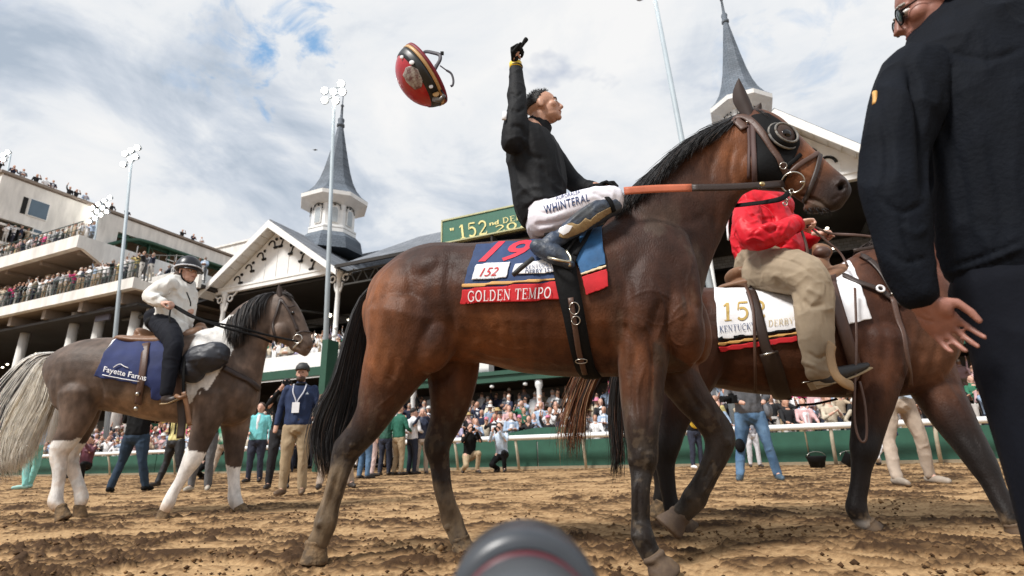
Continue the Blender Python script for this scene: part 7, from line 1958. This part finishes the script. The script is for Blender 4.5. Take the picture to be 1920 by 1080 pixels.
def quarterzip(T, W):
    belt(T, W)
    P = [(-.085, -.06, 1.46), (-.075, -.12, 1.35), (-.03, -.145, 1.25), (-.01, -.15, 1.19)]; Q = [(.085, -.06, 1.46), (.07, -.12, 1.35), (.02, -.145, 1.25), (-.005, -.15, 1.19)]
    for c in (P, Q): part('lanyard', MB().tube(crm(np.array([W(p) for p in c]), 4), .010, n=6, r2=.004), mat('grey lanyard', (.5, .5, .55)) if 'grey lanyard' not in bpy.data.materials else bpy.data.materials['grey lanyard'], T, True)
    part('badge', MB().box(W((-.012, -.155, 1.13)), (.10, .006, .14)), m_white, T)
    part('logo', MB().prism([W((.10, -.133, 1.31)), W((.14, -.13, 1.31)), W((.12, -.133, 1.345))], (0, -.004, 0)), mat('pale logo', (.45, .5, .55)), T)
    part('beard', MB().ell(W((0, -.045, 1.535)), (.062, .062, .048), nu=14, nv=10), m_hairbrown, T, True)
    part('shirt_collar', MB().ell(W((0, -.02, 1.455)), (.085, .08, .03), nu=16, nv=8), m_black, T, True)
    for sg in (-1, 1): part('eye', MB().ell(W((sg*.03, -.092, 1.62)), (.013, .008, .007)), m_eye, T, True)
    part('mouth', MB().ell(W((0, -.108, 1.553)), (.02, .006, .005)), mat('lip', (.3, .1, .09)), T, True)
def track_people():
    track_person('bearded man in navy quarter-zip, dark cap and khakis with a lanyard badge', 546, 7.55, m_qz, m_kh, 'down', None, 'stand', 0.15, 1.0, m_hairbrown, mat('brown shoe', (.13, .08, .045)), cap=mat('dark grey cap', (.03, .03, .03)), extras=quarterzip, fat=1.12, yf=928)
    track_person('photographer in black with a camera at his face, left of the capped man', 519, 9.3, m_black, mat('black jeans', (.012, .012, .015), rough=.85), 'phone', None, 'stand', .4, 1.04, m_hairdark, extras=lambda T, W: camera_prop(T, W, (0, -.34, 1.6), label='black camera held to his face by the man in black'), yf=905)
    track_person('man in an aqua blazer and navy trousers behind the pinto\'s chest', 476, 12.5, m_aqua, m_botB, 'waist', 'down', 'stand', .1, 1.0, m_hairbrown, suit=m_wh, yf=890, fat=1.2)
    track_person('man in a yellow vest with black straps beneath the pinto\'s girth', 320, 11.6, m_yel, mat('black work trousers', (.012, .012, .014)), 'phone', None, 'wide', -.2, 1.0, extras=lambda T, W: [part('strap', MB().tube([W((sx, -.14, 1.02)), W((sx, -.15, 1.25)), W((sx*.9, -.08, 1.44))], .022, n=6, r2=.006), m_black, T) for sx in (-.07, .07)], yf=893)
    track_person('man in dark jeans and black top standing behind the pinto\'s hind legs', 238, 9.7, m_black, m_jeand, 'folded', None, 'wide', 3.3, 1.03, shoe=m_black, yf=920, fat=1.15)
    track_person('person in grey jeans and pale trainers behind the pinto\'s raised foreleg', 372, 9.3, m_black, m_botC, 'folded', None, 'stand', .3, 1.0, shoe=mat('pale trainer', (.40, .36, .30)), yf=920)
    track_person('man in light blue shirt and aqua trousers behind the pinto\'s tail', 52, 12.2, m_lblue, m_aquat, 'down', None, 'wide', -1.2, 1.0, shoe=mat('pale aqua shoe', (.35, .6, .55)), yf=903)
    track_person('man in grey shirt and stone trousers hidden behind the racehorse\'s tail', 628, 9.0, mat('brown-grey shirt', (.12, .09, .08)), m_khp, 'down', None, 'wide', .4, 1.0, m_hairbrown, extras=belt, yf=915)
    track_person('person in blue jeans and pink shirt right of the racehorse\'s tail', 682, 12.5, mat('pink shirt', (.55, .33, .33)), m_jean, 'folded', None, 'stand', 2.6, 1.0, yf=893)
    track_person('bald man in a green jacket and khakis, seen between the hind legs', 746, 14.6, m_grn, m_kh, 'waist', None, 'stand', 2.5, 1.04, m_skinp, yf=882, fat=1.1)
    track_person('man in green jacket and black trousers left of the bald man', 721, 14.9, mat('deep green coat', (.02, .09, .06)), m_botB, 'waist', None, 'stand', 2.9, 1.03, m_hairgrey, yf=882)
    track_person('man in white shirt and black trousers right of the bald man', 772, 15.0, m_wh, m_botB, 'waist', None, 'stand', 2.4, 1.0, m_hairdark, yf=882)
    track_person('man in dark navy jumper and stone trousers leaning near the rail end', 790, 15.1, mat('navy jumper', (.015, .022, .05)), m_khp, 'phone', None, 'stand', .2, 1.0, m_hairgrey, yf=882)
    track_person('person in pale pink trousers between the tail and the green jackets', 697, 14.2, m_khp, mat('pale pink trousers', (.6, .45, .42)), 'down', None, 'stand', 2.0, 1.0, m_hairbrown, yf=885)
    def jeansx(T, W):
        belt(T, W); camera_prop(T, W, (-.22, -.42, 1.08), (-.7, -.7, 0), 1.1, 'black camera hanging in the hand of the jeans photographer')
        part('knee_pad', MB().ell(W((-.19, -.06, .47)), (.075, .06, .10)), m_black, T, True)
        part('hip_bag', MB().ell(W((.24, .04, .94)), (.07, .10, .12)), mat('grey bag', (.16, .17, .19)), T, True)
    track_person('photographer in blue jeans and black top under the lead pony\'s belly', 1424, 8.15, mat('black and grey shirt', (.02, .02, .022), col2=(.12, .12, .13), scale=2.5), m_jean, 'waist', 'rail', 'wide', -.35, 1.04, shoe=mat('blue shoe', (.06, .10, .14)), extras=jeansx, yf=898, fat=1.15)
    def khx(T, W):
        belt(T, W, mt=m_botB); part('shirt_tail', MB().prism([W((-.12, -.15, 1.02)), W((.12, -.15, 1.0)), W((.05, -.165, .90)), W((-.05, -.165, .93))], (0, -.01, 0)), m_lblue, T)
        part('pouch', MB().box(W((-.20, -.03, .88)), (.05, .10, .16)), m_khp, T)
    track_person('man in stone trousers standing between the lead pony\'s forelegs', 1717, 6.55, m_lblue, m_khp, 'folded', None, 'wide', .1, 1.06, shoe=mat('muddy shoe', (.30, .25, .2)), extras=khx, yf=912)
    # crouching by the rail
    track_person('crouching photographer with tan trousers beneath the racehorse\'s flank', 880, 14.8, m_black, m_kh, 'phone', None, 'crouch', .3, 1.0, extras=lambda T, W: camera_prop(T, W, (0, -.36, 1.10), label='black camera of the crouching photographer in tan trousers'), yf=880, lean=.2)
    track_person('crouching photographer in light shirt beside the rail post', 942, 15.0, m_lblue, m_black, 'phone', None, 'crouch', -.3, 1.0, m_hairbrown, extras=lambda T, W: camera_prop(T, W, (0, -.36, 1.10), label='black camera of the crouching photographer in a light shirt'), yf=880, lean=.25)
    track_person('crouching person in maroon top behind the pinto\'s hind legs', 158, 15.8, mat('maroon top', (.10, .02, .035)), m_black, 'phone', None, 'crouch', .1, 1.0, cap=mat('maroon cap', (.3, .04, .08)), yf=880)
    def yb(T, W): part('yellow_bib', MB().ell(W((-.02, -.14, 1.12)), (.15, .06, .16)), mat('bright yellow', (.75, .50, .05)), T, True)
    track_person('person in black with a bright yellow bib behind the racehorse\'s raised foreleg', 1308, 13.8, m_black, m_botB, 'phone', None, 'stand', .3, .98, shoe=m_white, extras=yb, yf=870, cap=m_white)
    track_person('person in white trousers kneeling by the rail between the photographer\'s legs', 1416, 13.6, mat('navy and white top', (.03, .04, .09), col2=(.5, .5, .52), scale=6), mat('white trousers', (.55, .55, .58)), 'waist', None, 'stand', -.2, .86, yf=868)
    track_person('person in navy crouching by the rail behind the pony\'s near foreleg', 1662, 12.6, m_qz, m_white, 'waist', None, 'crouch', -.6, 1.0, cap=m_white, yf=862)
    track_person('man in stone trousers behind the pinto\'s far foreleg', 414, 14.8, mat('green and white shirt', (.03, .25, .15), col2=(.5, .55, .45), scale=5), m_khp, 'waist', None, 'wide', .2, .98, cap=mat('yellow cap', (.7, .62, .25)), yf=886)
    track_person('person in white cap and black coat behind the pinto\'s foreleg', 391, 16.1-.9, m_black, m_black, 'waist', None, 'crouch', .2, 1.0, cap=m_white, yf=886)
    for x, Yv, lab in ((1530, 12.2, 'black rubber feed tub standing on the dirt by the rail post'), (1592, 12.0, 'black bucket tipped beside the lead pony\'s foreleg')):
        x0 = float(pY(x, 858, Yv)[0]); mb = MB(); mb.lathe((x0, Yv, .0), [(.14, 0), (.19, .24), (.205, .25), (.20, .22), (.13, .03)], 18) if x < 1550 else mb.lathe((x0, Yv, .14), [(.12, -.12), (.15, .12), (.16, .13), (.14, .10)], 16, axis=(.5, -.3, .8))
        T = empty('bucket', (x0, Yv, 0), lab, 'bucket'); part('tub', mb, m_black, T, True)
        part('handle', MB().tube([np.array([x0+math.cos(a)*.2, Yv-.02, .24+math.sin(a)*.10]) for a in np.linspace(0, 3.14, 9)], .006, n=6), m_steel, T, True)
track_people()
# ------------------------------------------------------------------ thrown helmet
def helmet():
    Y0 = 2.75; c = pY(792, 141, Y0); k = depth(c)/FPX
    T = empty('helmet', c, 'red jockey helmet with black and gold bands tumbling in the sky', 'helmet')
    # axes: up = crown direction (down-left in the picture), fwd along the rim
    X = Ri; Z = Ui; Yv = fw
    crown = unit(-.805*X-.593*Z-.22*Yv); rimd = unit(np.array(.593*X-.805*Z)); rimd = unit(rimd-crown*(rimd@crown)); side = np.cross(crown, rimd)
    R = np.array([rimd, side, crown]); c0 = pY(797, 141, Y0)
    m_rh = mat('glossy red shell', (.42, .012, .018), rough=.3, coat=.3, var=.15)
    m_bk = mat('black band', (.012, .014, .014), rough=.4); m_gd = mat('gold edge', (.55, .34, .14), rough=.45)
    a = 60*k; b = 50*k; h = 52*k
    def dome(scale, cut, lo, mt, name, parent, off=0):
        mb = MB(); mb.ell((0, 0, 0), (1, 1, 1), nu=40, nv=26); V = np.concatenate(mb.v); F = [f for f in mb.f if lo <= V[list(f)].mean(0)[2] <= cut]
        L = V*np.array([a, b, h])*scale; W = L@R+c0; Wi = (L*.94)@R+c0; n = len(W); e = {}
        for f in F:
            for i in range(len(f)): e[(f[i], f[(i+1) % len(f)])] = 1
        sd = [(p, q, q+n, p+n) for p, q in e if (q, p) not in e]
        m2 = MB(); m2.add(np.concatenate([W, Wi]), F+[tuple(i+n for i in f[::-1]) for f in F]+sd); return m2.build(name, mt, parent, smooth=True)
    sh = dome(1, 2, -.10, m_rh, 'shell', T)
    dome(1.02, .42, .12, m_bk, 'black_band', T); dome(1.035, .16, .0, m_gd, 'gold_edge', T); dome(1.045, .04, -.10, mat('dark red lining', (.20, .008, .02), rough=.6), 'rim', T)
    # plain pale badge on the side that faces the viewer
    bv = bvh_of(sh.data)
    q = [(759, 126), (772, 122), (786, 130), (795, 150), (792, 166), (778, 170), (764, 158), (754, 142)]
    drape('badge', bv, q, .004, mat('pale grey badge', (.45, .43, .40), rough=.6, col2=(.16, .07, .07), scale=38), T, step=3, thick=.003)
    for (x, y, r, mt) in ((773, 118, 6, m_white), (755, 108, 5, m_white), (808, 162, 5, m_white), (817, 175, 8, m_gd)):
        p, nn = hit(bvh_of(sh.data, T.children[1].data), x, y, .006); part('stud', MB().ell(p, (r*k*.8, .004, r*k*.8)), mt, T, True)
    part('visor', MB().tube([pY(812, 186, Y0-.05), pY(826, 188, Y0-.06), pY(833, 178, Y0-.08)], [.014, .016, .012], n=10, r2=.01), mat('smoked visor', (.12, .11, .10), rough=.2), T, True)
    m_st = mat('black webbing', (.022, .018, .030), rough=.6)
    K = lambda x, y, o=0: pY(x, y, Y0+o)
    part('chin_strap', MB().tube(crm(np.array([K(790, 104, .05), K(798, 97, .02), K(812, 99, -.02), K(824, 103, -.04), K(825, 112, -.05), K(819, 123, -.05), K(814, 133, -.05), K(811, 143, -.06)]), 5), .012, n=8, r2=.004), m_st, T, True)
    part('chin_strap', MB().tube(crm(np.array([K(802, 130, .05), K(808, 133, .02), K(815, 128, -.02), K(818, 122, -.04)]), 5), .010, n=8, r2=.004), m_st, T, True)
    part('buckle', MB().box(K(829, 100, -.04), (.020, .012, .020)), m_black, T)
    part('strap_end', MB().tube(crm(np.array([K(825, 123, -.05), K(836, 131, -.05), K(846, 138, -.05), K(850, 150, -.05), K(849, 159, -.05), K(845, 162, -.05)]), 5), [.004]*6+[.007]*15+[.008]*5, n=8, r2=.003), m_st, T, True)
    part('rim_guard', MB().tube([K(826, 168, -.05), K(833, 178, -.05), K(837, 187, -.05)], .006, n=6), m_st, T, True)
helmet()
# ------------------------------------------------------------------ long camera lens poking into the bottom of the view
def lens():
    T = empty('camera', (0.01, .18, .355), 'big black camera lens with a thin red ring, very close at bottom centre', 'camera lens')
    Y0 = .42; top = pY(980, 976, Y0); rad = .0525; c = top-np.array([0, 0, rad])
    ax = np.array([0, 1., .03]); m_l = mat('black lens barrel', (.045, .050, .058), rough=.33, var=.1, scale=30); m_g = mat('grey rubber ring', (.06, .068, .075), rough=.5)
    part('hood', MB().lathe(c, [(rad*.92, .012), (rad, .010), (rad, -.030), (rad*.97, -.036), (rad*.86, -.040)], 64, axis=ax), m_l, T, True)
    part('gap', MB().lathe(c, [(rad*.80, .0), (rad*.80, -.075)], 48, axis=ax), m_black, T, True)
    part('red_ring', MB().lathe(c, [(rad*.80, -.058), (rad*.835, -.059), (rad*.835, -.0615), (rad*.80, -.063)], 64, axis=ax), mat('dark red ring', (.10, .008, .015), rough=.4), T, True)
    part('barrel', MB().lathe(c, [(rad*.80, -.063), (rad*.82, -.066), (rad*.82, -.12), (rad*.80, -.125), (rad*.80, -.24)], 64, axis=ax), m_l, T, True)
    part('focus_ring', MB().lathe(c, [(rad*.815, -.085), (rad*.86, -.087), (rad*.86, -.135), (rad*.815, -.137)], 64, axis=ax), m_g, T, True)
    p = c-ax*.26; part('camera_body', MB().box(p, (.13, .05, .09)), m_black, T)
lens()
# a bird far off beside the spire
b = pY(591, 281, 30); mb = MB(); mb.ell(b, (.10, .05, .05)); mb.prism([b+np.array([-.16, 0, .02]), b+np.array([0, 0, .06]), b+np.array([.16, 0, .0]), b+np.array([0, .02, .03])], (0, .03, -.01))
tag(mb.build('bird', m_dark, None, smooth=True), 'tiny dark bird flying left of the left spire', 'bird')
